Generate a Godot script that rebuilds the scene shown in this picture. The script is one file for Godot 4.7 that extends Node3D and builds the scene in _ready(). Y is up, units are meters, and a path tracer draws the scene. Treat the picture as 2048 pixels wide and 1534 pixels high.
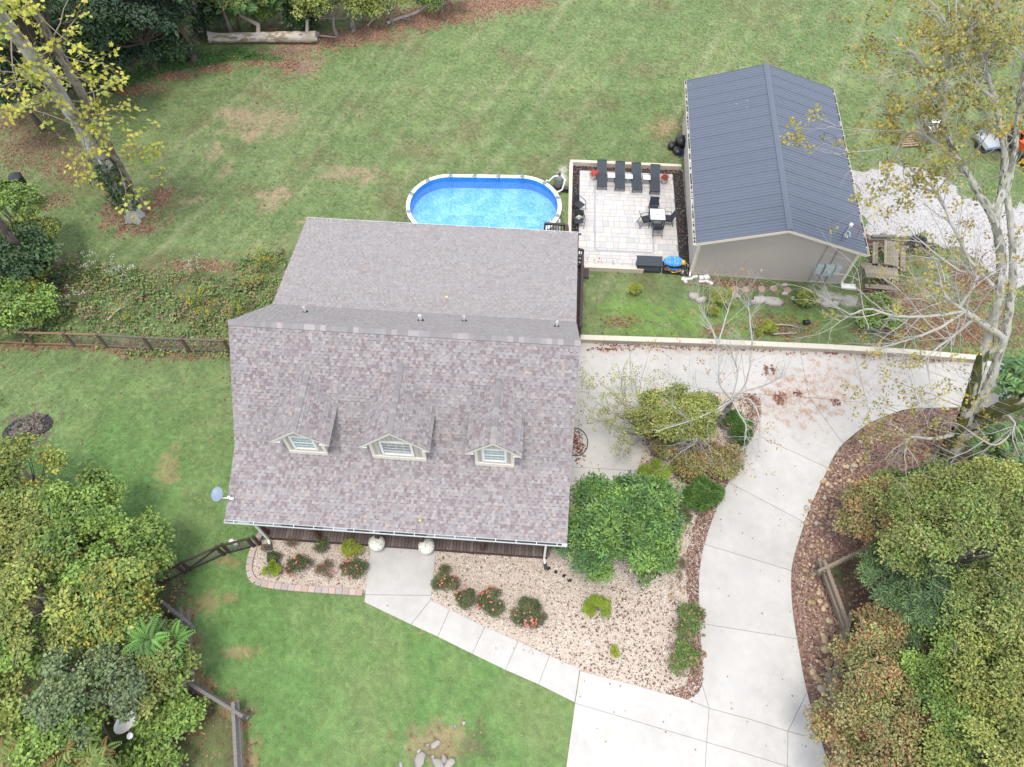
extends Node3D
# An aerial view of a shingled house, its drive, lawns, pool, patio and metal-roofed shed.

var rng := RandomNumberGenerator.new()
var used := {}
var M := {}          # materials
var S := {}          # plant kinds: mesh, palette, sizes
var noise := FastNoiseLite.new()
var fine := FastNoiseLite.new()

class MB:
	var v := PackedVector3Array()
	var n := PackedVector3Array()
	var c := PackedColorArray()
	var uv := PackedVector2Array()
	var jag := 1.0      # how broken the stones are
	func tri(a: Vector3, b: Vector3, d: Vector3, nr: Vector3, col: Color) -> void:
		if (d - a).cross(b - a).dot(nr) < 0.0:
			var t := b
			b = d
			d = t
		v.append(a); v.append(b); v.append(d)
		n.append(nr); n.append(nr); n.append(nr)
		c.append(col); c.append(col); c.append(col)
	func quad(a: Vector3, b: Vector3, d: Vector3, e: Vector3, col: Color, out := Vector3.ZERO) -> void:
		var nr := (d - a).cross(b - a)
		if nr.length_squared() < 1e-14:
			nr = (e - a).cross(d - a)
		nr = nr.normalized()
		if out != Vector3.ZERO and nr.dot(out) < 0.0:
			nr = -nr
		tri(a, b, d, nr, col)
		tri(a, d, e, nr, col)
	func box(o: Vector3, x: Vector3, y: Vector3, z: Vector3, col: Color, bottom := true) -> void:   # half axes
		var k := [o - x - y - z, o + x - y - z, o + x + y - z, o - x + y - z, o - x - y + z, o + x - y + z, o + x + y + z, o - x + y + z]
		quad(k[3], k[2], k[6], k[7], col, y)
		if bottom:
			quad(k[0], k[1], k[5], k[4], col, -y)
		quad(k[4], k[5], k[6], k[7], col, z)
		quad(k[0], k[1], k[2], k[3], col, -z)
		quad(k[1], k[5], k[6], k[2], col, x)
		quad(k[0], k[4], k[7], k[3], col, -x)
	func bx(o: Vector3, s: Vector3, col := Color.WHITE, turn := 0.0) -> void:     # centre, full size, turned about y
		var b := Basis(Vector3.UP, turn)
		box(o, b.x * s.x / 2, b.y * s.y / 2, b.z * s.z / 2, col)
	func bar(a: Vector3, b: Vector3, w: float, h: float, col := Color.WHITE) -> void:   # a straight timber
		var d := b - a
		var y := d.normalized()
		var x := y.cross(Vector3.UP)
		x = Vector3.RIGHT if x.length() < 0.02 else x.normalized()
		var z := x.cross(y)
		box((a + b) / 2, x * w / 2, d / 2, z * h / 2, col)
	func tube(p: Array, r: Array, sides: int, col: Color, col2 := Color(0, 0, 0, 0), cap := true) -> void:
		var rings := []
		var side := Vector3.ZERO
		for i in p.size():
			var t: Vector3 = (p[mini(i + 1, p.size() - 1)] - p[maxi(i - 1, 0)])
			t = t.normalized() if t.length() > 1e-6 else Vector3.UP
			if side == Vector3.ZERO:
				side = t.cross(Vector3(0.31, 0.2, 0.93)).normalized()
			side = (side - t * side.dot(t)).normalized()
			var w := t.cross(side)
			var ring := []
			for k in sides:
				var a := TAU * k / sides
				ring.append([p[i] + (side * cos(a) + w * sin(a)) * r[i], side * cos(a) + w * sin(a)])
			rings.append(ring)
		for i in p.size() - 1:
			var ca := col if col2.a == 0.0 else col.lerp(col2, float(i) / (p.size() - 1))
			for k in sides:
				var l := (k + 1) % sides
				sm(rings[i][k], rings[i][l], rings[i + 1][l], ca)
				sm(rings[i][k], rings[i + 1][l], rings[i + 1][k], ca)
		if cap:
			for e in [0, p.size() - 1]:
				var nr: Vector3 = (p[e] - p[1 if e == 0 else e - 1]).normalized()
				for k in range(1, sides - 1):
					tri(rings[e][0][0], rings[e][k][0], rings[e][k + 1][0], nr, col)
	func sm(a: Array, b: Array, d: Array, col: Color) -> void:      # smooth triangle of [point, normal]
		var m: Vector3 = a[1] + b[1] + d[1]
		if (d[0] - a[0]).cross(b[0] - a[0]).dot(m) < 0.0:
			var t := b
			b = d
			d = t
		for q in [a, b, d]:
			v.append(q[0]); n.append(q[1]); c.append(col)
	func lathe(o: Vector3, prof: Array, sides: int, col: Color, sq := Vector2.ONE) -> void:    # prof: [radius, height]
		for i in prof.size() - 1:
			var a: Vector2 = prof[i]
			var b: Vector2 = prof[i + 1]
			var sl := Vector2(b.y - a.y, a.x - b.x).normalized()
			for k in sides:
				var t0 := TAU * k / sides
				var t1 := TAU * (k + 1) / sides
				var f := func(q: Vector2, t: float) -> Array:
					return [o + Vector3(cos(t) * q.x * sq.x, q.y, sin(t) * q.x * sq.y), Vector3(cos(t) * sl.x, sl.y, sin(t) * sl.x).normalized()]
				if a.x > 0.0005:
					sm(f.call(a, t0), f.call(a, t1), f.call(b, t1), col)
				if b.x > 0.0005:
					sm(f.call(a, t0), f.call(b, t1), f.call(b, t0), col)
	func poly(p: PackedVector2Array, y: float, col: Color, drop := 0.0, uvs := Vector2.ZERO) -> void:   # a flat sheet, with a skirt when drop > 0
		var ix := Geometry2D.triangulate_polygon(p)
		for i in range(0, ix.size(), 3):
			tri(Vector3(p[ix[i]].x, y, p[ix[i]].y), Vector3(p[ix[i + 1]].x, y, p[ix[i + 1]].y), Vector3(p[ix[i + 2]].x, y, p[ix[i + 2]].y), Vector3.UP, col)
		if drop > 0.0:
			var s := -1.0 if Geometry2D.is_polygon_clockwise(p) else 1.0
			for i in p.size():
				var a := p[i]
				var b := p[(i + 1) % p.size()]
				var e := (b - a).normalized()
				quad(Vector3(a.x, y, a.y), Vector3(b.x, y, b.y), Vector3(b.x, y - drop, b.y), Vector3(a.x, y - drop, a.y), col, Vector3(e.y, 0, -e.x) * s)
		if uvs != Vector2.ZERO:
			uv.resize(v.size())
			for i in v.size():
				uv[i] = Vector2(v[i].x, v[i].z)
	func rock(o: Vector3, r: Vector3, turn: float, g: RandomNumberGenerator, col: Color) -> void:   # a lumpy stone
		var b := Basis(Vector3.UP, turn)
		var rings := []
		var rough := jag
		for i in 5:
			var a := PI * i / 4.0
			var ring := []
			for k in 7:
				var t := TAU * k / 7.0
				var d := Vector3(sin(a) * cos(t), cos(a), sin(a) * sin(t))
				ring.append([o + b * (d * r * (1.0 + g.randf_range(-0.18, 0.12) * rough if i > 0 and i < 4 else 0.95)), (b * (d / r)).normalized()])
			rings.append(ring)
		for i in 4:
			for k in 7:
				var l := (k + 1) % 7
				if i > 0:
					sm(rings[i][k], rings[i][l], rings[i + 1][l], col)
				if i < 3:
					sm(rings[i][k], rings[i + 1][l], rings[i + 1][k], col)
	func mesh(mat: Material = null) -> ArrayMesh:
		var a := []
		a.resize(Mesh.ARRAY_MAX)
		a[Mesh.ARRAY_VERTEX] = v
		a[Mesh.ARRAY_NORMAL] = n
		a[Mesh.ARRAY_COLOR] = c
		if uv.size() == v.size():
			a[Mesh.ARRAY_TEX_UV] = uv
		var m := ArrayMesh.new()
		m.add_surface_from_arrays(Mesh.PRIMITIVE_TRIANGLES, a)
		if mat:
			m.surface_set_material(0, mat)
		return m

func numbered(called: String) -> String:
	if not used.has(called):
		used[called] = 0
		return called
	used[called] += 1
	return "%s_%03d" % [called, used[called]]

func put(called: String, mb: MB, mat: Material, parent: Node = self) -> MeshInstance3D:
	return inst(called, mb.mesh(mat), parent)

func inst(called: String, mesh: Mesh, parent: Node = self) -> MeshInstance3D:
	var o := MeshInstance3D.new()
	o.mesh = mesh
	o.name = numbered(called) if parent == self else called
	parent.add_child(o, true)
	if parent != self and o.name != called:
		o.name = unique_in(parent, called, o)
	return o

func unique_in(parent: Node, called: String, me: Node) -> String:
	var key := str(parent.get_instance_id()) + called
	used[key] = used.get(key, 0) + 1
	return "%s_%03d" % [called, used[key]]

func thing(called: String, label: String, category: String, at := Vector3.ZERO, turn := 0.0, group := "") -> Node3D:
	var o := Node3D.new()
	o.name = numbered(called)
	add_child(o, true)
	o.position = at
	o.rotation.y = turn
	return tag(o, label, category, group)

func node(called: String, parent: Node, at := Vector3.ZERO, turn := 0.0) -> Node3D:
	var o := Node3D.new()
	o.name = called
	parent.add_child(o, true)
	if o.name != called:
		o.name = unique_in(parent, called, o)
	o.position = at
	o.rotation.y = turn
	return o

func tag(o: Node, label: String, category: String, group := "") -> Node:
	o.set_meta("label", label)
	o.set_meta("category", category)
	if group:
		o.set_meta("group", group)
	return o

func dup(root: Node3D, at: Vector3, turn: float, label: String) -> Node3D:
	var r: Node3D = root.duplicate()
	r.name = numbered(root.name.rstrip("0123456789").trim_suffix("_"))
	add_child(r, true)
	r.position = at
	r.rotation.y = turn
	r.set_meta("label", label)
	return r

func kind(o: Node, k: String, label := "") -> Node:
	o.set_meta("kind", k)
	if label:
		o.set_meta("label", label)
	return o

func mm(called: String, mesh: Mesh, xf: Array, cols: PackedColorArray, parent: Node = self) -> MultiMeshInstance3D:
	var m := MultiMesh.new()
	m.transform_format = MultiMesh.TRANSFORM_3D
	m.use_colors = true
	m.mesh = mesh
	m.instance_count = xf.size()
	for i in xf.size():
		m.set_instance_transform(i, xf[i])
		m.set_instance_color(i, cols[i])
	var o := MultiMeshInstance3D.new()
	o.multimesh = m
	o.name = numbered(called) if parent == self else called
	parent.add_child(o, true)
	o.set_meta("kind", "stuff")
	return o

func R(a: float, b: float) -> float:
	return rng.randf_range(a, b)

func rdir() -> Vector3:
	var y := R(-1, 1)
	var a := R(0, TAU)
	var s := sqrt(1 - y * y)
	return Vector3(cos(a) * s, y, sin(a) * s)

func facing(nr: Vector3, spin: float, sc: float) -> Basis:    # a basis whose y is nr
	var x := nr.cross(Vector3(0.3, 0.1, 0.95)).normalized()
	var z := x.cross(nr)
	return Basis(x * cos(spin) + z * sin(spin), nr, z * cos(spin) - x * sin(spin)).scaled_local(Vector3(sc, sc, sc))

func shade(c: Color, a := 0.85, b := 1.15) -> Color:
	var k := R(a, b)
	return Color(c.r * k, c.g * k, c.b * k)

func pick(a: Array):
	return a[rng.randi() % a.size()]

func mat(col: Color, rough := 0.8, metal := 0.0) -> StandardMaterial3D:      # col is a linear base colour
	var m := StandardMaterial3D.new()
	m.albedo_color = col.linear_to_srgb()
	m.roughness = rough
	m.metallic = metal
	return m

func vmat(rough := 0.85, metal := 0.0) -> StandardMaterial3D:               # base colour from the vertices
	var m := StandardMaterial3D.new()
	m.vertex_color_use_as_albedo = true
	m.roughness = rough
	m.metallic = metal
	return m

# ---------------------------------------------------------------- foliage

func leaf(mb: MB, o: Vector3, d: Vector3, up: Vector3, l: float, w: float, fold := 0.25) -> void:
	var s := d.cross(up).normalized()
	var u := s.cross(d).normalized()
	var mid := o + d * l * 0.5
	var a := mid + s * w / 2 + u * w * fold
	var b := mid - s * w / 2 + u * w * fold
	var t := o + d * l - u * l * 0.12
	var n1 := (u - s * fold * 2).normalized()
	var n2 := (u + s * fold * 2).normalized()
	mb.tri(o, a, t, n1, Color.WHITE)
	mb.tri(o, b, t, n2, Color.WHITE)

func lobed(mb: MB, o: Vector3, d: Vector3, up: Vector3, l: float) -> void:       # a five-lobed leaf
	var s := d.cross(up).normalized()
	var u := s.cross(d).normalized()
	var pts := []
	for q in [[0.0, 0.0], [0.42, 0.1], [0.28, 0.3], [0.62, 0.55], [0.3, 0.6], [0.0, 1.05], [-0.3, 0.6], [-0.62, 0.55], [-0.28, 0.3], [-0.42, 0.1]]:
		pts.append(o + s * q[0] * l + d * q[1] * l + u * (absf(q[0]) * 0.25 - q[1] * 0.1) * l)
	var c := o + d * l * 0.4
	for i in pts.size():
		mb.tri(c, pts[i], pts[(i + 1) % pts.size()], u, Color.WHITE)

func sprig(n: int, spread: float, l: float, w: float, seed_: int, rise := 0.4) -> ArrayMesh:
	var g := RandomNumberGenerator.new()
	g.seed = seed_
	var mb := MB.new()
	for i in n:
		var a := g.randf() * TAU
		var rr := spread * sqrt(g.randf())
		var o := Vector3(cos(a) * rr, g.randf_range(-0.3, 0.3) * spread, sin(a) * rr)
		var b := a + g.randf_range(-1.0, 1.0)
		var d := Vector3(cos(b), g.randf_range(-rise, rise), sin(b)).normalized()
		leaf(mb, o, d, (Vector3.UP + Vector3(g.randf_range(-0.5, 0.5), 0, g.randf_range(-0.5, 0.5))).normalized(), l * g.randf_range(0.75, 1.2), w * g.randf_range(0.75, 1.2))
	return mb.mesh(M.leaf)

func frond(pairs: int, l: float, ll: float) -> ArrayMesh:       # a feathery compound leaf
	var mb := MB.new()
	for i in pairs:
		var t := float(i + 1) / pairs
		var o := Vector3(0, 0.35 * l * sin(t * 2.4), t * l)
		for s in [-1, 1]:
			leaf(mb, o, Vector3(s, -0.15, 0.55).normalized(), Vector3.UP, ll * (1.15 - 0.8 * t * t), ll * 0.3)
	return mb.mesh(M.leaf)

func needles(n: int, l: float, seed_: int) -> ArrayMesh:        # a flat evergreen spray
	var g := RandomNumberGenerator.new()
	g.seed = seed_
	var mb := MB.new()
	for i in n:
		var a := g.randf() * TAU
		var o := Vector3(g.randf_range(-1, 1), g.randf_range(-0.4, 0.4), g.randf_range(-1, 1)) * l * 0.6
		leaf(mb, o, Vector3(cos(a), g.randf_range(0.1, 1.0), sin(a)).normalized(), Vector3.UP, l * g.randf_range(0.5, 1.0), l * 0.16)
	return mb.mesh(M.leaf)

func lumps(R_: Vector3, k: int, sub: float, c := Vector3.ZERO) -> Array:      # a crown's lobes, each made of small leafy pads: [centre, radii, tone]
	var out := []
	for i in k:
		var d := rdir()
		d.y = absf(d.y) * 0.95 - 0.18
		var big := sub * R(0.6, 1.1)
		var m := (R_ - Vector3.ONE * big * 0.75).max(R_ * 0.25)
		var lc: Vector3 = c + d * m * R(0.7, 1.06)
		var tone := R(0.76, 1.2)
		for j in 7:
			var e := (rdir() + Vector3.UP * 0.5 + d * 0.5).normalized()
			var q := big * R(0.28, 0.58)
			out.append([lc + e * big * R(0.45, 0.95), Vector3(q * R(0.8, 1.25), q * R(0.35, 0.6), q * R(0.8, 1.25)), tone * R(0.88, 1.12)])
	return out

func crown(parent: Node, blobs: Array, sp: Dictionary, count: int, fill := 0.5, called := "crown") -> void:
	var tot := 0.0
	for b in blobs:
		tot += b[1].x * b[1].x
	var xf := []
	var cols := PackedColorArray()
	for b in blobs:
		var tone: float = b[2] if b.size() > 2 else R(0.75, 1.22)
		var hue: Color = pick(sp.pal)
		for i in maxi(1, roundi(count * b[1].x * b[1].x / tot)):
			var d := rdir()
			if d.y < -0.2 and rng.randf() < 0.75:
				d.y = -d.y
			var out := fill + (1.05 - fill) * sqrt(rng.randf())
			if rng.randf() < 0.12:
				out = R(1.05, 1.6)
			var p: Vector3 = b[0] + d * b[1] * out
			var nr := (d * 0.65 + Vector3.UP * 0.55 + rdir() * 0.45).normalized()
			xf.append(Transform3D(facing(nr, R(0, TAU), R(sp.s[0], sp.s[1])), p))
			var c: Color = hue.lerp(pick(sp.pal), R(0.3, 1.0))
			cols.append(shade(c, 0.8 * tone, 1.18 * tone))
	mm(called, sp.mesh, xf, cols, parent)

func tree(called: String, label: String, cat: String, group: String, top: Vector3, rad: Vector3, kind_: String, count: int, k := 12, sub := 0.0) -> Node3D:
	var base := Vector3(top.x, 0, top.z)
	var t := thing(called, label, cat, base, 0, group)
	var c := Vector3(0, top.y, 0)
	var bl := lumps(rad, k, sub if sub > 0 else rad.x * 0.42, c)
	var tr := clampf(top.y * 0.025 + rad.x * 0.02, 0.02, 0.3)
	var mb := MB.new()
	var fork := c * 0.55
	mb.tube([Vector3(0, -0.1, 0), Vector3(R(-0.1, 0.1), fork.y * 0.5, R(-0.1, 0.1)), fork, c + Vector3(0, rad.y * 0.5, 0)], [tr * 1.5, tr, tr * 0.8, tr * 0.25], 7, S[kind_].bark)
	put("trunk", mb, M.bark, t)
	mb = MB.new()
	for w in range(0, bl.size(), 4):
		var b: Array = bl[w]
		var m: Vector3 = fork.lerp(b[0], 0.5) + Vector3(0, -0.1 * rad.y, 0)
		mb.tube([fork, m, b[0]], [tr * 0.4, tr * 0.22, tr * 0.06], 5, S[kind_].bark, Color(0, 0, 0, 0), false)
	for i in int(4 + rad.x * 5):       # bare twigs standing out of the crown
		var b: Array = pick(bl)
		var d := rdir()
		d.y = absf(d.y) * 0.7
		var q: Vector3 = b[0] + d * b[1] * 0.6
		mb.tube([q, q + d * rad.x * R(0.15, 0.3) + rdir() * 0.06, q + d * rad.x * R(0.3, 0.5) + rdir() * 0.12], [0.014, 0.01, 0.004], 3, Color(0.34, 0.31, 0.27), Color(0, 0, 0, 0), false)
	kind(put("limbs", mb, M.bark, t), "stuff")
	crown(t, bl, S[kind_], count)
	return t

func grow(mb: MB, p: Vector3, d: Vector3, l: float, r: float, depth: int, tips: Array, col: Color, spread := 0.75, up := 0.15) -> void:
	var pts := [p]
	var rr := [r]
	var q := p
	var n := 4 if depth > 1 else 3
	for i in n:
		d = (d + rdir() * 0.22 + Vector3.UP * up * 0.3).normalized()
		q += d * l / n
		pts.append(q)
		rr.append(r * (1.0 - 0.55 * (i + 1.0) / n))
	mb.tube(pts, rr, 6 if r > 0.06 else 4 if r > 0.02 else 3, shade(col, 0.85, 1.15), Color(0, 0, 0, 0), false)
	if depth <= 0:
		tips.append([q, d])
		tips.append([pts[1], d])
		return
	for i in 2 + rng.randi() % 3:
		var at: Vector3 = pts[1 + rng.randi() % n]
		if i == 0:
			at = q
		var nd := (d + rdir() * spread).normalized()
		grow(mb, at, nd, l * R(0.5, 0.8), r * R(0.38, 0.52), depth - 1, tips, col, spread, up)

# ---------------------------------------------------------------- ground grid
const GX0 := -46.0
const GZ0 := -64.0
const GS := 0.16
const GW := 576
const GH := 432
var gcol := PackedColorArray()     # base colour of the ground
var gden := PackedFloat32Array()   # how much grass grows
var glit := PackedFloat32Array()   # how many fallen leaves lie
var greg := PackedByteArray()      # 0 open ground, 1 covered

func cell(x: float, z: float) -> int:
	var i := clampi(int((x - GX0) / GS), 0, GW - 1)
	var j := clampi(int((z - GZ0) / GS), 0, GH - 1)
	return j * GW + i

func each_in(x: float, z: float, rx: float, rz: float, f: Callable) -> void:     # soft ragged patch: f(cell, amount)
	for j in range(maxi(0, int((z - rz * 1.5 - GZ0) / GS)), mini(GH, int((z + rz * 1.5 - GZ0) / GS) + 1)):
		for i in range(maxi(0, int((x - rx * 1.5 - GX0) / GS)), mini(GW, int((x + rx * 1.5 - GX0) / GS) + 1)):
			var px := GX0 + i * GS
			var pz := GZ0 + j * GS
			var e := Vector2((px - x) / rx, (pz - z) / rz).length() + fine.get_noise_2d(px * 60, pz * 60) * 0.7 + fine.get_noise_2d(px * 240, pz * 240) * 0.5
			var k := clampf((1.0 - e) * 2.2, 0, 1)
			if k > 0:
				f.call(j * GW + i, k)

func patch(x: float, z: float, rx: float, rz: float, col: Color, amount: float, grass := 0.0, litter := 0.0) -> void:
	each_in(x, z, rx, rz, func(c: int, k: float) -> void:
		gcol[c] = gcol[c].lerp(col, k * amount)
		gden[c] = lerpf(gden[c], grass, k * amount)
		glit[c] = maxf(glit[c], litter * k))

func over(p: PackedVector2Array, f: Callable) -> void:          # every cell inside a polygon
	var lo := p[0]
	var hi := p[0]
	for q in p:
		lo = lo.min(q)
		hi = hi.max(q)
	for j in range(maxi(0, int((lo.y - GZ0) / GS)), mini(GH, int((hi.y - GZ0) / GS) + 2)):
		for i in range(maxi(0, int((lo.x - GX0) / GS)), mini(GW, int((hi.x - GX0) / GS) + 2)):
			var q := Vector2(GX0 + (i + 0.5) * GS, GZ0 + (j + 0.5) * GS)
			if Geometry2D.is_point_in_polygon(q + Vector2(fine.get_noise_2d(q.x * 50, q.y * 50), fine.get_noise_2d(q.y * 50, q.x * 50)) * 0.0, p):
				f.call(j * GW + i)

func scatter(p: PackedVector2Array, per_m2: float, f: Callable) -> void:       # random points inside a polygon
	var ix := Geometry2D.triangulate_polygon(p)
	for i in range(0, ix.size(), 3):
		var a := p[ix[i]]
		var b := p[ix[i + 1]]
		var c := p[ix[i + 2]]
		var area := absf((b - a).cross(c - a)) / 2
		var n := area * per_m2
		for k in int(n) + (1 if rng.randf() < n - int(n) else 0):
			var s := sqrt(rng.randf())
			var t := rng.randf()
			f.call(a * (1 - s) + b * s * (1 - t) + c * s * t)

func strip(path: PackedVector2Array, w: float) -> Array:
	return Geometry2D.offset_polyline(path, w / 2, Geometry2D.JOIN_ROUND, Geometry2D.END_BUTT)

func slabs(called: String, outline: PackedVector2Array, joints: Array, top: float, material: Material, parent: Node) -> void:
	var pieces := [outline]
	for j in joints:
		for st in strip(j, 0.018):
			var nxt := []
			for p in pieces:
				for q in Geometry2D.clip_polygons(p, st):
					nxt.append(q)
			pieces = nxt
	for p in pieces:
		var mb := MB.new()
		mb.poly(p, top, Color.WHITE * R(0.95, 1.02), top + 0.05, Vector2.ONE)
		for i in mb.uv.size():
			mb.uv[i] = (mb.uv[i] - Vector2(-6, -26)) / Vector2(36, 27)
		put(called, mb, material, parent)

func smooth(p: PackedVector2Array, times := 2) -> PackedVector2Array:        # rounds an open line
	for k in times:
		var o := PackedVector2Array([p[0]])
		for i in p.size() - 1:
			o.append(p[i].lerp(p[i + 1], 0.25))
			o.append(p[i].lerp(p[i + 1], 0.75))
		o.append(p[p.size() - 1])
		p = o
	return p

func flat(x: float, z: float) -> float:      # distance-free noise shorthand
	return noise.get_noise_2d(x, z)

func _ready() -> void:
	var cam := Camera3D.new()
	cam.name = "camera"
	cam.position = Vector3(0, 32, 0)
	cam.rotation_degrees = Vector3(-59.33, 0, 0)
	cam.fov = 55.6
	cam.far = 1500
	add_child(cam)
	cam.make_current()
	var we := WorldEnvironment.new()
	we.name = "overcast_sky"
	var e := Environment.new()
	e.background_mode = Environment.BG_SKY
	e.tonemap_mode = Environment.TONE_MAPPER_LINEAR
	e.tonemap_exposure = 1.8
	e.sdfgi_enabled = true
	e.ssao_enabled = true
	e.ssil_enabled = true
	var sk := ProceduralSkyMaterial.new()
	sk.sky_top_color = Color(0.93, 0.95, 0.99)
	sk.sky_horizon_color = Color(0.88, 0.9, 0.93)
	sk.sky_curve = 0.2
	sk.ground_bottom_color = Color(0.3, 0.32, 0.26)
	sk.ground_horizon_color = Color(0.55, 0.58, 0.55)
	sk.sun_angle_max = 1.0
	e.sky = Sky.new()
	e.sky.sky_material = sk
	we.environment = e
	add_child(we)
	var sun := DirectionalLight3D.new()
	sun.name = "hazy_sun"
	sun.light_energy = 0.45
	sun.light_color = Color(1, 0.97, 0.92)
	sun.light_angular_distance = 16
	sun.rotation_degrees = Vector3(-77, -20, 0)
	sun.shadow_enabled = true
	add_child(sun)

	rng.seed = 20240917
	noise.seed = 7
	noise.frequency = 0.06
	noise.fractal_octaves = 4
	fine.seed = 11
	fine.frequency = 0.02
	fine.fractal_octaves = 3
	make_materials()
	make_kinds()
	build_ground()
	build_paving()
	build_beds()
	build_house()
	build_deck()
	build_shed()
	build_pool()
	build_patio()
	build_fences()
	build_trees()
	build_shrubs()
	build_weeds()
	build_small_things()
	build_scatter()

func make_materials() -> void:
	M.leaf = vmat(0.55)
	M.leaf.backlight = Color(0.3, 0.34, 0.12)
	M.leaf.cull_mode = BaseMaterial3D.CULL_DISABLED
	M.vc = vmat(0.85)
	M.vcs = vmat(0.45)
	M.bark = vmat(0.95)
	M.shingle = vmat(0.9)
	M.white = mat(Color(0.78, 0.78, 0.76), 0.5)
	M.cream = mat(Color(0.68, 0.62, 0.52), 0.6)
	M.black = mat(Color(0.015, 0.016, 0.02), 0.4)
	M.dark_sling = mat(Color(0.028, 0.035, 0.05), 0.75)
	M.brown = mat(Color(0.055, 0.035, 0.03), 0.8)
	M.metal = mat(Color(0.4, 0.43, 0.46), 0.4, 0.6)
	M.grey_box = mat(Color(0.46, 0.52, 0.54), 0.5)
	M.glass = mat(Color(0.12, 0.3, 0.32), 0.06)
	M.roof_metal = mat(Color(0.097, 0.116, 0.162), 0.45, 0.0)
	M.panel = M.roof_metal
	M.panel.vertex_color_use_as_albedo = true
	# wood grain, shared by weathered timbers
	var nz := FastNoiseLite.new()
	nz.seed = 3
	nz.frequency = 0.03
	var nt := NoiseTexture2D.new()
	nt.width = 256
	nt.height = 256
	nt.seamless = true
	nt.noise = nz
	var gr := Gradient.new()
	gr.colors = PackedColorArray([Color(0.62, 0.62, 0.62), Color(1, 1, 1)])
	nt.color_ramp = gr
	M.wood = vmat(0.9)
	M.wood.albedo_texture = nt
	M.wood.uv1_triplanar = true
	M.wood.uv1_scale = Vector3(2.3, 2.3, 2.3)

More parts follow.
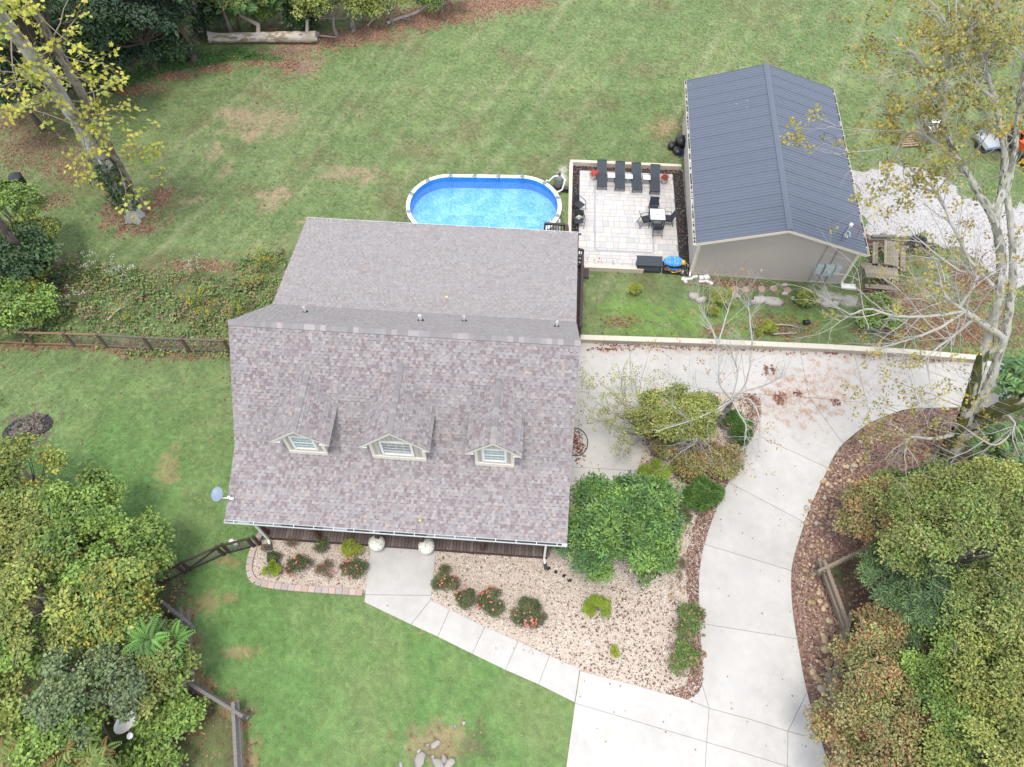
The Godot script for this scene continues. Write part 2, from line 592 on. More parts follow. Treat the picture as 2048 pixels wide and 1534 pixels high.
func make_kinds() -> void:
	var birch := Color(0.42, 0.41, 0.37)
	var dark := Color(0.1, 0.08, 0.065)
	var grey := Color(0.24, 0.22, 0.2)
	S.glossy = {"mesh": sprig(14, 0.18, 0.18, 0.085, 1, 1.0), "pal": [Color(0.099, 0.203, 0.059), Color(0.140, 0.270, 0.065), Color(0.077, 0.162, 0.065), Color(0.198, 0.324, 0.071)], "s": [0.75, 1.2], "bark": grey}
	S.forest = {"mesh": sprig(12, 0.34, 0.2, 0.12, 2, 0.7), "pal": [Color(0.054, 0.102, 0.040), Color(0.072, 0.131, 0.040), Color(0.041, 0.090, 0.046)], "s": [0.8, 1.4], "bark": dark}
	S.deep = {"mesh": S.forest.mesh, "pal": [Color(0.033, 0.066, 0.039), Color(0.044, 0.088, 0.046), Color(0.055, 0.105, 0.050)], "s": [0.8, 1.4], "bark": dark}
	S.mid = {"mesh": sprig(11, 0.24, 0.17, 0.115, 3, 0.7), "pal": [Color(0.182, 0.280, 0.053), Color(0.237, 0.336, 0.070), Color(0.140, 0.237, 0.059)], "s": [0.7, 1.2], "bark": grey}
	S.greygreen = {"mesh": S.mid.mesh, "pal": [Color(0.15, 0.21, 0.1), Color(0.2, 0.26, 0.13), Color(0.11, 0.17, 0.075), Color(0.17, 0.22, 0.08)], "s": [0.6, 1.1], "bark": grey}
	S.lime = {"mesh": S.mid.mesh, "pal": [Color(0.2, 0.27, 0.06), Color(0.25, 0.29, 0.08), Color(0.16, 0.24, 0.06), Color(0.28, 0.28, 0.09), Color(0.13, 0.2, 0.06)], "s": [0.7, 1.15], "bark": grey}
	S.olive = {"mesh": S.mid.mesh, "pal": [Color(0.264, 0.312, 0.072), Color(0.228, 0.288, 0.066), Color(0.336, 0.348, 0.088), Color(0.180, 0.240, 0.061)], "s": [0.7, 1.15], "bark": grey}
	S.yellowed = {"mesh": S.mid.mesh, "pal": [Color(0.206, 0.281, 0.065), Color(0.248, 0.304, 0.069), Color(0.155, 0.237, 0.059), Color(0.186, 0.259, 0.069), Color(0.413, 0.360, 0.059)], "s": [0.7, 1.15], "bark": grey}
	S.rust = {"mesh": S.mid.mesh, "pal": [Color(0.275, 0.275, 0.100), Color(0.225, 0.250, 0.088), Color(0.338, 0.250, 0.125), Color(0.300, 0.288, 0.106), Color(0.425, 0.188, 0.100), Color(0.250, 0.275, 0.100)], "s": [0.6, 1.05], "bark": grey}
	S.blue = {"mesh": needles(26, 0.26, 5), "pal": [Color(0.156, 0.250, 0.105), Color(0.204, 0.312, 0.126), Color(0.120, 0.200, 0.089)], "s": [0.8, 1.3], "bark": dark}
	S.yew = {"mesh": needles(24, 0.21, 6), "pal": [Color(0.096, 0.192, 0.040), Color(0.128, 0.240, 0.048), Color(0.072, 0.152, 0.040)], "s": [0.8, 1.2], "bark": grey}
	S.rose = {"mesh": sprig(14, 0.13, 0.06, 0.04, 8, 0.6), "pal": [Color(0.063, 0.116, 0.047), Color(0.095, 0.158, 0.053), Color(0.179, 0.126, 0.063)], "s": [0.7, 1.1], "bark": grey}
	S.chartreuse = {"mesh": sprig(14, 0.11, 0.05, 0.032, 9, 0.7), "pal": [Color(0.225, 0.315, 0.022), Color(0.165, 0.270, 0.022), Color(0.285, 0.345, 0.038)], "s": [0.7, 1.1], "bark": grey}
	S.golden = {"mesh": sprig(12, 0.12, 0.07, 0.028, 10, 0.7), "pal": [Color(0.375, 0.390, 0.060), Color(0.285, 0.330, 0.045), Color(0.225, 0.300, 0.038)], "s": [0.7, 1.1], "bark": grey}
	S.twiggy = {"mesh": sprig(9, 0.13, 0.05, 0.025, 12, 0.8), "pal": [Color(0.180, 0.117, 0.072), Color(0.126, 0.108, 0.054), Color(0.225, 0.144, 0.090)], "s": [0.6, 1.0], "bark": grey}
	S.hydrangea = {"mesh": sprig(10, 0.14, 0.1, 0.06, 13, 0.5), "pal": [Color(0.119, 0.204, 0.051), Color(0.170, 0.238, 0.060), Color(0.102, 0.153, 0.051)], "s": [0.7, 1.1], "bark": grey}
	S.sumac = {"mesh": frond(13, 0.95, 0.24), "pal": [Color(0.090, 0.216, 0.036), Color(0.117, 0.270, 0.045), Color(0.081, 0.171, 0.041)], "s": [0.7, 1.1], "bark": grey}
	S.sumac_red = {"mesh": frond(11, 0.75, 0.2), "pal": [Color(0.15, 0.23, 0.05), Color(0.2, 0.26, 0.06), Color(0.13, 0.21, 0.05), Color(0.2, 0.24, 0.06), Color(0.24, 0.15, 0.05)], "s": [0.6, 1.0], "bark": grey}
	S.fern = {"mesh": frond(11, 0.6, 0.2), "pal": [Color(0.123, 0.246, 0.079), Color(0.185, 0.308, 0.092), Color(0.092, 0.200, 0.079)], "s": [0.7, 1.2], "bark": dark}
	var airy := sprig(13, 0.26, 0.11, 0.072, 15, 0.8)
	for q in ["lime", "olive", "rust", "mid"]:
		S["airy_" + q] = {"mesh": airy, "pal": S[q].pal, "s": [0.75, 1.3], "bark": grey}
	S.airy_olive.pal = S.olive.pal + [Color(0.34, 0.34, 0.1), Color(0.3, 0.33, 0.09)]
	var mb := MB.new()
	var g := RandomNumberGenerator.new()
	g.seed = 4
	for i in 5:
		var a := g.randf() * TAU
		var d := Vector3(cos(a), g.randf_range(-0.4, 0.4), sin(a)).normalized()
		lobed(mb, Vector3(g.randf_range(-1, 1), g.randf_range(-0.5, 0.5), g.randf_range(-1, 1)) * 0.22, d, (Vector3.UP + Vector3(g.randf_range(-0.6, 0.6), 0, g.randf_range(-0.6, 0.6))).normalized(), g.randf_range(0.17, 0.26))
	S.sycamore = {"mesh": mb.mesh(M.leaf), "pal": [Color(0.428, 0.428, 0.052), Color(0.347, 0.378, 0.052), Color(0.510, 0.449, 0.061), Color(0.245, 0.317, 0.052)], "s": [0.75, 1.15], "bark": birch}
	mb = MB.new()
	for i in 6:
		var a := g.randf() * TAU
		lobed(mb, Vector3(g.randf_range(-1, 1), g.randf_range(-0.5, 0.5), g.randf_range(-1, 1)) * 0.2, Vector3(cos(a), g.randf_range(-0.5, 0.4), sin(a)).normalized(), (Vector3.UP + Vector3(g.randf_range(-0.7, 0.7), 0, g.randf_range(-0.7, 0.7))).normalized(), g.randf_range(0.08, 0.125))
	S.maple = {"mesh": mb.mesh(M.leaf), "pal": [Color(0.288, 0.264, 0.048), Color(0.224, 0.232, 0.048), Color(0.360, 0.296, 0.056), Color(0.240, 0.200, 0.048)], "s": [0.75, 1.2], "bark": birch}

# ---------------------------------------------------------------- ground

func build_ground() -> void:
	gcol.resize(GW * GH)
	gden.resize(GW * GH)
	glit.resize(GW * GH)
	greg.resize(GW * GH)
	var lush := Color(0.142, 0.262, 0.08)
	var pale := Color(0.235, 0.29, 0.125)
	var back := Color(0.165, 0.236, 0.09)
	var tan_ := Color(0.33, 0.245, 0.165)
	var litter := Color(0.25, 0.15, 0.105)
	var soil := Color(0.12, 0.09, 0.07)
	for j in GH:
		for i in GW:
			var x := GX0 + i * GS
			var z := GZ0 + j * GS
			var c := j * GW + i
			var a := flat(x * 2.2, z * 2.2)
			var b := flat(x * 9.0 + 90, z * 9.0)
			var far_ := smoothstep(-14.0, -22.0, z)
			var col := lush.lerp(back, far_)
			col = col.lerp(pale, clampf(0.22 + a * 0.7 + b * 0.3, 0, 0.85))
			if z < -24.0:       # mown stripes in the back lawn run away and bend to the right
				var u := x * 0.89 + z * (0.45 + 0.12 * smoothstep(-4.0, -20.0, x))
				var track := clampf(0.35 + 1.5 * flat(u * 7.0 + 700, z * 0.35), 0, 1)       # some passes show, others do not
				var s := sin(u * 4.4 + a * 1.6) * 0.5 + 0.5
				col = col.lerp(Color(0.3, 0.33, 0.18), 0.75 * s * s * track * clampf(0.75 + a * 0.8 + b * 0.4, 0, 1))
				col = col.lerp(Color(0.12, 0.19, 0.065), 0.4 * (1 - s) * track)
				col = col.lerp(Color(0.2, 0.14, 0.08), clampf(-flat(x * 3 + 40, z * 3) * 0.9 - 0.12, 0, 0.4))
			var sp := rng.randf_range(0.84, 1.14)
			gcol[c] = Color(col.r * sp * rng.randf_range(0.95, 1.05), col.g * sp, col.b * sp)
			gden[c] = 1.0
			glit[c] = 0.002 + 0.012 * far_ + 0.02 * clampf(flat(x + 300, z), 0, 1) * far_
	# bare and worn patches
	for p in [[-16.41, -38.93, 2.93, 1.83], [-18.18, -39.66, 1.48, 0.69], [-16.85, -37.41, 0.83, 0.75], [-14.55, -31.81, 0.90, 1.40], [-10.31, -34.13, 1.85, 0.95], [-8.90, -33.91, 0.86, 0.86], [-14.05, -32.43, 1.21, 0.67], [-18.82, -36.12, 0.57, 1.00], [-11.92, -30.19, 0.89, 0.47], [-19.21, -31.81, 0.78, 0.41], [-17.77, -34.35, 0.62, 0.78]]:
		patch(p[0], p[1], p[2], p[3], tan_, 0.62, 0.35)
	for p in [[-16.52, -14.43, 0.62, 1.20], [-12.78, -9.76, 0.67, 0.34], [-11.64, -5.96, 0.92, 0.32], [-13.13, -8.04, 0.61, 0.52], [-12.39, -8.14, 0.39, 0.30], [-10.78, -2.55, 0.20, 1.25], [-12.24, -2.91, 0.32, 0.72], [9.91, -38.45, 1.30, 0.95]]:
		patch(p[0], p[1], p[2], p[3], Color(0.36, 0.25, 0.14), 0.6, 0.5)
	patch(-14.96, -46.66, 2.47, 1.70, Color(0.3, 0.2, 0.14), 0.85, 0.05, 0.3)
	patch(-14.30, -44.56, 1.38, 1.41, Color(0.26, 0.18, 0.13), 0.85, 0.05, 0.2)
	patch(-14.82, -44.56, 0.62, 0.76, Color(0.16, 0.13, 0.11), 0.8, 0.0, 0.1)
	patch(-16.25, -45.93, 1.75, 1.12, soil, 0.6, 0.0, 0.4)
	# leaf litter along the wood's edge and under the trees
	for p in [[-25.71, -42.02, 2.02, 0.72], [-23.37, -43.48, 2.05, 0.64], [-20.47, -44.34, 2.07, 0.59], [-17.80, -44.83, 1.04, 0.65], [-12.93, -47.34, 2.13, 1.03], [-10.19, -48.39, 2.51, 1.17], [-7.04, -49.57, 2.90, 1.32], [-3.46, -51.15, 3.32, 1.48], [-0.15, -52.02, 3.34, 1.00], [-22.24, -30.19, 1.77, 1.35], [-23.65, -30.99, 0.89, 1.61], [-21.22, -32.01, 0.78, 1.24], [-15.68, -44.56, 1.38, 0.87]]:
		patch(p[0], p[1], p[2], p[3], litter, 0.8, 0.08, 0.95)
	for p in [[-11.56, -47.80, 3.92, 1.04], [-5.99, -50.17, 4.38, 1.45], [-1.63, -51.52, 4.07, 1.24]]:
		patch(p[0], p[1], p[2], p[3], Color(0.28, 0.17, 0.12), 0.85, 0.1, 0.9)
	for p in [[-30.60, -36.58, 3.49, 2.75], [-27.50, -34.78, 2.18, 1.76], [-32.21, -39.41, 2.62, 1.95], [-27.78, -31.81, 1.50, 0.82]]:
		patch(p[0], p[1], p[2], p[3], litter, 0.5, 0.4, 0.5)
	for p in [[23.25, -22.63, 4.56, 1.71], [21.02, -24.30, 1.92, 1.71], [25.86, -25.70, 1.68, 1.42], [21.31, -28.64, 1.74, 0.76], [14.39, -22.63, 2.15, 0.85], [10.88, -22.47, 1.07, 0.46], [5.82, -22.96, 1.08, 0.53], [17.28, -26.05, 1.68, 0.43], [12.42, -25.49, 2.23, 0.35]]:
		patch(p[0], p[1], p[2], p[3], Color(0.21, 0.115, 0.08), 0.85, 0.15, 0.95)
	for p in [[6.42, -23.63, 1.90, 1.21], [10.18, -23.29, 2.71, 1.00], [15.53, -22.96, 1.89, 0.79], [7.38, -22.30, 2.41, 0.39], [12.73, -22.30, 2.14, 0.33]]:
		patch(p[0], p[1], p[2], p[3], Color(0.2, 0.36, 0.07), 0.6, 1.0, 0.06)
	for p in [[17.11, -24.65, 0.88, 0.62], [18.55, -24.30, 0.82, 0.55], [20.47, -24.30, 0.82, 0.34], [21.54, -33.06, 1.10, 0.85], [6.74, -35.00, 0.94, 0.27], [3.12, -34.13, 0.31, 0.87]]:
		patch(p[0], p[1], p[2], p[3], Color(0.5, 0.48, 0.46), 0.8, 0.1, 0.05)
	patch(-19.11, -21.34, 7.92, 0.44, litter, 0.6, 0.3, 0.8)
	patch(-17.66, -20.77, 3.14, 0.37, litter, 0.6, 0.3, 0.8)
	patch(-24.39, -21.34, 3.17, 0.32, litter, 0.6, 0.3, 0.6)
	for p in [[-20.13, -25.35, 7.23, 1.41], [-24.64, -24.65, 3.31, 1.73], [-16.97, -23.63, 3.26, 1.35]]:
		patch(p[0], p[1], p[2], p[3], Color(0.1, 0.13, 0.05), 0.6, 0.7, 0.3)
	patch(-17.66, -26.78, 2.55, 0.66, litter, 0.7, 0.3, 0.8)
	patch(-2.85, -2.55, 1.78, 0.89, Color(0.3, 0.22, 0.13), 0.75, 0.35, 0.1)
	patch(-1.46, -2.38, 0.79, 0.89, Color(0.09, 0.12, 0.05), 0.6, 0.8)
	patch(-23.92, -16.45, 1.53, 1.16, Color(0.1, 0.075, 0.06), 0.9, 0.0, 0.15)
	patch(-23.84, -16.59, 1.14, 0.83, Color(0.17, 0.15, 0.135), 0.8, 0.0, 0.05)
	patch(-14.70, -8.25, 0.57, 1.30, soil, 0.7, 0.1, 0.3)
	var path := [[Vector3(-14.14, 0, -7.50), Vector3(-13.74, 0, -6.16), Vector3(-13.36, 0, -4.78), Vector3(-12.75, 0, -4.30), Vector3(-11.79, 0, -3.65), Vector3(-11.04, 0, -3.28), Vector3(-10.71, 0, -2.20), Vector3(-10.56, 0, -1.61)]]
	for i in path[0].size():
		patch(path[0][i].x + 0.2, path[0][i].z, 0.45, 0.75, Color(0.3, 0.19, 0.11), 0.8, 0.1, 0.4)
	# wooded ground
	for w in [[PackedVector2Array([Vector2(-43.97, -48.50), Vector2(-33.96, -40.65), Vector2(-30.06, -40.90), Vector2(-27.21, -41.41), Vector2(-26.73, -44.56), Vector2(-24.37, -46.21), Vector2(-22.04, -46.77), Vector2(-19.79, -47.92), Vector2(-13.79, -48.50), Vector2(-9.71, -50.91), Vector2(-4.64, -52.78), Vector2(-0.93, -56.06), Vector2(-51.07, -56.06)])], [PackedVector2Array([Vector2(-36.11, -30.19), Vector2(-28.31, -29.80), Vector2(-26.51, -27.88), Vector2(-25.25, -25.70), Vector2(-26.45, -24.30), Vector2(-27.85, -23.63), Vector2(-33.01, -22.96)])], [PackedVector2Array([Vector2(-30.90, -15.23), Vector2(-24.84, -15.23), Vector2(-22.38, -13.66), Vector2(-19.40, -12.40), Vector2(-18.23, -10.73), Vector2(-15.57, -10.03), Vector2(-14.75, -8.47), Vector2(-14.46, -6.77), Vector2(-13.42, -4.59), Vector2(-11.08, -3.09), Vector2(-10.26, 0.16), Vector2(-24.03, 0.16)])], [PackedVector2Array([Vector2(16.72, -12.65), Vector2(19.65, -13.91), Vector2(22.59, -17.15), Vector2(25.83, -17.15), Vector2(32.19, -18.01), Vector2(24.06, 0.16), Vector2(12.37, 0.16), Vector2(13.95, -1.61), Vector2(13.65, -3.65), Vector2(13.99, -5.96), Vector2(16.18, -10.49)])]]:
		over(w[0], func(c: int) -> void:
			var x := GX0 + (c % GW) * GS
			var z := GZ0 + (c / GW) * GS
			var k := fine.get_noise_2d(x * 20, z * 20)
			gcol[c] = soil.lerp(Color(0.11, 0.16, 0.055), clampf(0.65 + k, 0, 1)).lerp(litter * 0.7, clampf(0.05 - k, 0, 0.4))
			gden[c] = 0.6
			glit[c] = 0.16)
	# ground covers
	over(PackedVector2Array([Vector2(-27.05, -41.41), Vector2(-26.44, -43.48), Vector2(-23.89, -45.65), Vector2(-19.10, -46.21), Vector2(-16.11, -45.10), Vector2(-18.89, -45.10), Vector2(-23.77, -43.75), Vector2(-26.62, -41.66)]), func(c: int) -> void:
		gcol[c] = Color(0.07, 0.15, 0.04)
		gden[c] = 1.0
		glit[c] = 0.12)
	patch(-12.05, -2.47, 1.09, 1.34, Color(0.17, 0.2, 0.075), 0.75, 1.0, 0.12)
	patch(15.73, -9.58, 1.11, 1.35, litter, 0.9, 0.1, 0.7)
	patch(14.71, -8.58, 1.10, 1.64, Color(0.13, 0.095, 0.075), 0.95, 0.15, 0.7)
	# things that cover the grass
	for w in [driveway(), walk(), PackedVector2Array([Vector2(-11.79, -10.84), Vector2(-11.89, -9.58), Vector2(-11.53, -8.80), Vector2(-11.04, -8.51), Vector2(-6.30, -8.25), Vector2(-6.55, -10.73), Vector2(-8.80, -11.43)]), PackedVector2Array([Vector2(-3.42, -10.73), Vector2(-3.52, -8.01), Vector2(2.86, -5.19), Vector2(7.13, -4.02), Vector2(7.91, -4.51), Vector2(8.23, -8.47), Vector2(9.08, -11.43), Vector2(10.45, -13.91), Vector2(12.14, -16.59), Vector2(12.56, -18.01), Vector2(7.02, -18.59), Vector2(5.56, -12.65), Vector2(2.71, -12.65), Vector2(2.17, -10.49)]), mulch(), lot(),
			PackedVector2Array([Vector2(3.62, -34.96), Vector2(10.87, -34.35), Vector2(10.28, -26.13), Vector2(2.70, -26.23)]), PackedVector2Array([Vector2(11.02, -34.35), Vector2(11.96, -42.95), Vector2(21.60, -42.02), Vector2(20.26, -27.88), Vector2(18.33, -25.49), Vector2(10.06, -26.20)]), house_plan()]:
		over(w, func(c: int) -> void:
			greg[c] = 1
			gden[c] = 0.0
			glit[c] = 0.0)
	# the sheet itself: fine under the view, coarse out to the horizon
	var mb := MB.new()
	var vs := PackedVector3Array()
	var ns := PackedVector3Array()
	var ix := PackedInt32Array()
	for j in GH:
		for i in GW:
			var x := GX0 + i * GS
			var z := GZ0 + j * GS
			vs.append(Vector3(x, -0.03 + 0.025 * fine.get_noise_2d(x * 30, z * 30), z))
			ns.append(Vector3.UP)
	for j in GH - 1:
		for i in GW - 1:
			var a := j * GW + i
			ix.append_array(PackedInt32Array([a, a + 1, a + GW + 1, a, a + GW + 1, a + GW]))
	var arr := []
	arr.resize(Mesh.ARRAY_MAX)
	arr[Mesh.ARRAY_VERTEX] = vs
	arr[Mesh.ARRAY_NORMAL] = ns
	arr[Mesh.ARRAY_COLOR] = gcol
	arr[Mesh.ARRAY_INDEX] = ix
	var m := ArrayMesh.new()
	m.add_surface_from_arrays(Mesh.PRIMITIVE_TRIANGLES, arr)
	m.surface_set_material(0, M.vc)
	var x1 := GX0 + (GW - 1) * GS
	var z1 := GZ0 + (GH - 1) * GS
	for q in [[-900.0, -900.0, 900.0, GZ0], [-900.0, z1, 900.0, 900.0], [-900.0, GZ0, GX0, z1], [x1, GZ0, 900.0, z1]]:
		mb.quad(Vector3(q[0], -0.06, q[1]), Vector3(q[2], -0.06, q[1]), Vector3(q[2], -0.06, q[3]), Vector3(q[0], -0.06, q[3]), Color(0.12, 0.18, 0.07), Vector3.UP)
	var st := SurfaceTool.new()
	st.append_from(m, 0, Transform3D())
	st.append_from(mb.mesh(), 0, Transform3D())
	var all := st.commit()
	all.surface_set_material(0, M.vc)
	kind(inst("ground", all), "structure", "grassy ground with worn patches around the house")

func driveway() -> PackedVector2Array:
	var a := PackedVector2Array([Vector2(1.81, 0.16), Vector2(2.12, -1.61), Vector2(2.56, -3.89), Vector2(2.82, -5.13), Vector2(7.13, -4.02)])
	a.append_array(smooth(PackedVector2Array([Vector2(7.13, -4.02), Vector2(7.59, -4.25), Vector2(7.85, -4.66), Vector2(7.92, -5.36), Vector2(8.04, -7.40), Vector2(8.25, -9.13), Vector2(8.58, -10.26), Vector2(9.08, -11.43), Vector2(9.71, -12.65), Vector2(10.45, -13.91), Vector2(11.30, -15.23), Vector2(12.02, -16.31), Vector2(12.49, -17.29), Vector2(12.46, -18.01), Vector2(11.95, -18.39)])))
	a.append_array(PackedVector2Array([Vector2(9.04, -18.45), Vector2(7.52, -18.01), Vector2(6.83, -16.59), Vector2(6.32, -15.09), Vector2(5.77, -13.45), Vector2(5.56, -12.65), Vector2(2.71, -12.65), Vector2(3.07, -21.53), Vector2(3.55, -21.53), Vector2(24.16, -20.46), Vector2(28.48, -19.49), Vector2(27.66, -17.38), Vector2(24.23, -17.58), Vector2(21.61, -17.55)]))
	a.append_array(smooth(PackedVector2Array([Vector2(21.61, -17.55), Vector2(19.85, -17.52), Vector2(18.99, -17.24), Vector2(17.66, -16.70), Vector2(16.47, -15.85), Vector2(15.67, -15.15), Vector2(14.72, -13.66), Vector2(13.78, -12.23), Vector2(12.80, -10.33), Vector2(12.45, -9.58), Vector2(12.26, -8.82), Vector2(12.08, -7.59), Vector2(12.04, -6.30), Vector2(12.01, -4.51), Vector2(12.14, -3.17), Vector2(12.35, -1.61), Vector2(12.56, 0.16)])))
	return a

func walk() -> PackedVector2Array:
	return PackedVector2Array([Vector2(-6.36, -10.63), Vector2(-3.41, -10.47), Vector2(-3.52, -8.01), Vector2(-2.69, -7.61), Vector2(-1.15, -6.90), Vector2(0.25, -6.30), Vector2(1.57, -5.72), Vector2(2.80, -5.19), Vector2(2.54, -3.93), Vector2(1.09, -4.61), Vector2(-0.27, -5.17), Vector2(-1.66, -5.80), Vector2(-3.14, -6.49), Vector2(-4.32, -7.00), Vector2(-6.39, -7.93)])

func mulch() -> PackedVector2Array:
	var a := smooth(PackedVector2Array([Vector2(21.59, -17.49), Vector2(19.83, -17.46), Vector2(18.98, -17.18), Vector2(17.65, -16.65), Vector2(16.46, -15.79), Vector2(15.66, -15.09), Vector2(14.71, -13.61), Vector2(13.77, -12.18), Vector2(12.79, -10.28), Vector2(12.44, -9.53), Vector2(12.28, -8.82), Vector2(12.10, -7.59), Vector2(12.06, -6.30), Vector2(12.03, -4.51), Vector2(12.16, -3.17), Vector2(12.37, -1.61), Vector2(12.58, 0.16)]))
	a.append_array(PackedVector2Array([Vector2(14.63, 0.16), Vector2(14.05, -1.61), Vector2(13.75, -3.65), Vector2(13.85, -5.36), Vector2(14.38, -7.19), Vector2(14.19, -9.69), Vector2(15.17, -10.03), Vector2(16.32, -10.61), Vector2(16.74, -12.90), Vector2(19.74, -14.23), Vector2(22.91, -17.01), Vector2(22.71, -17.55)]))
	return a

func lot() -> PackedVector2Array:
	return PackedVector2Array([Vector2(21.06, -34.13), Vector2(23.85, -34.87), Vector2(26.40, -34.00), Vector2(27.35, -32.14), Vector2(29.18, -31.32), Vector2(33.02, -31.19), Vector2(30.89, -25.70), Vector2(27.91, -25.17), Vector2(27.02, -26.23), Vector2(25.94, -27.70), Vector2(23.47, -29.10), Vector2(20.77, -28.79)])

func ragged(p: PackedVector2Array, step := 0.4, amp := 0.55) -> PackedVector2Array:      # an outline with a broken edge
	var o := PackedVector2Array()
	for i in p.size():
		var a := p[i]
		var b := p[(i + 1) % p.size()]
		var n := maxi(1, int(a.distance_to(b) / step))
		var e := (b - a).normalized().orthogonal()
		for k in n:
			var q := a.lerp(b, float(k) / n)
			o.append(q + e * (fine.get_noise_2d(q.x * 60, q.y * 60) * amp * 1.6 + R(-0.3, 0.3) * amp * 0.5))
	return o

func house_plan() -> PackedVector2Array:
	return PackedVector2Array([Vector2(-11.2, -10.7), Vector2(1.9, -9.8), Vector2(3.1, -27.5), Vector2(-10.0, -27.0)])

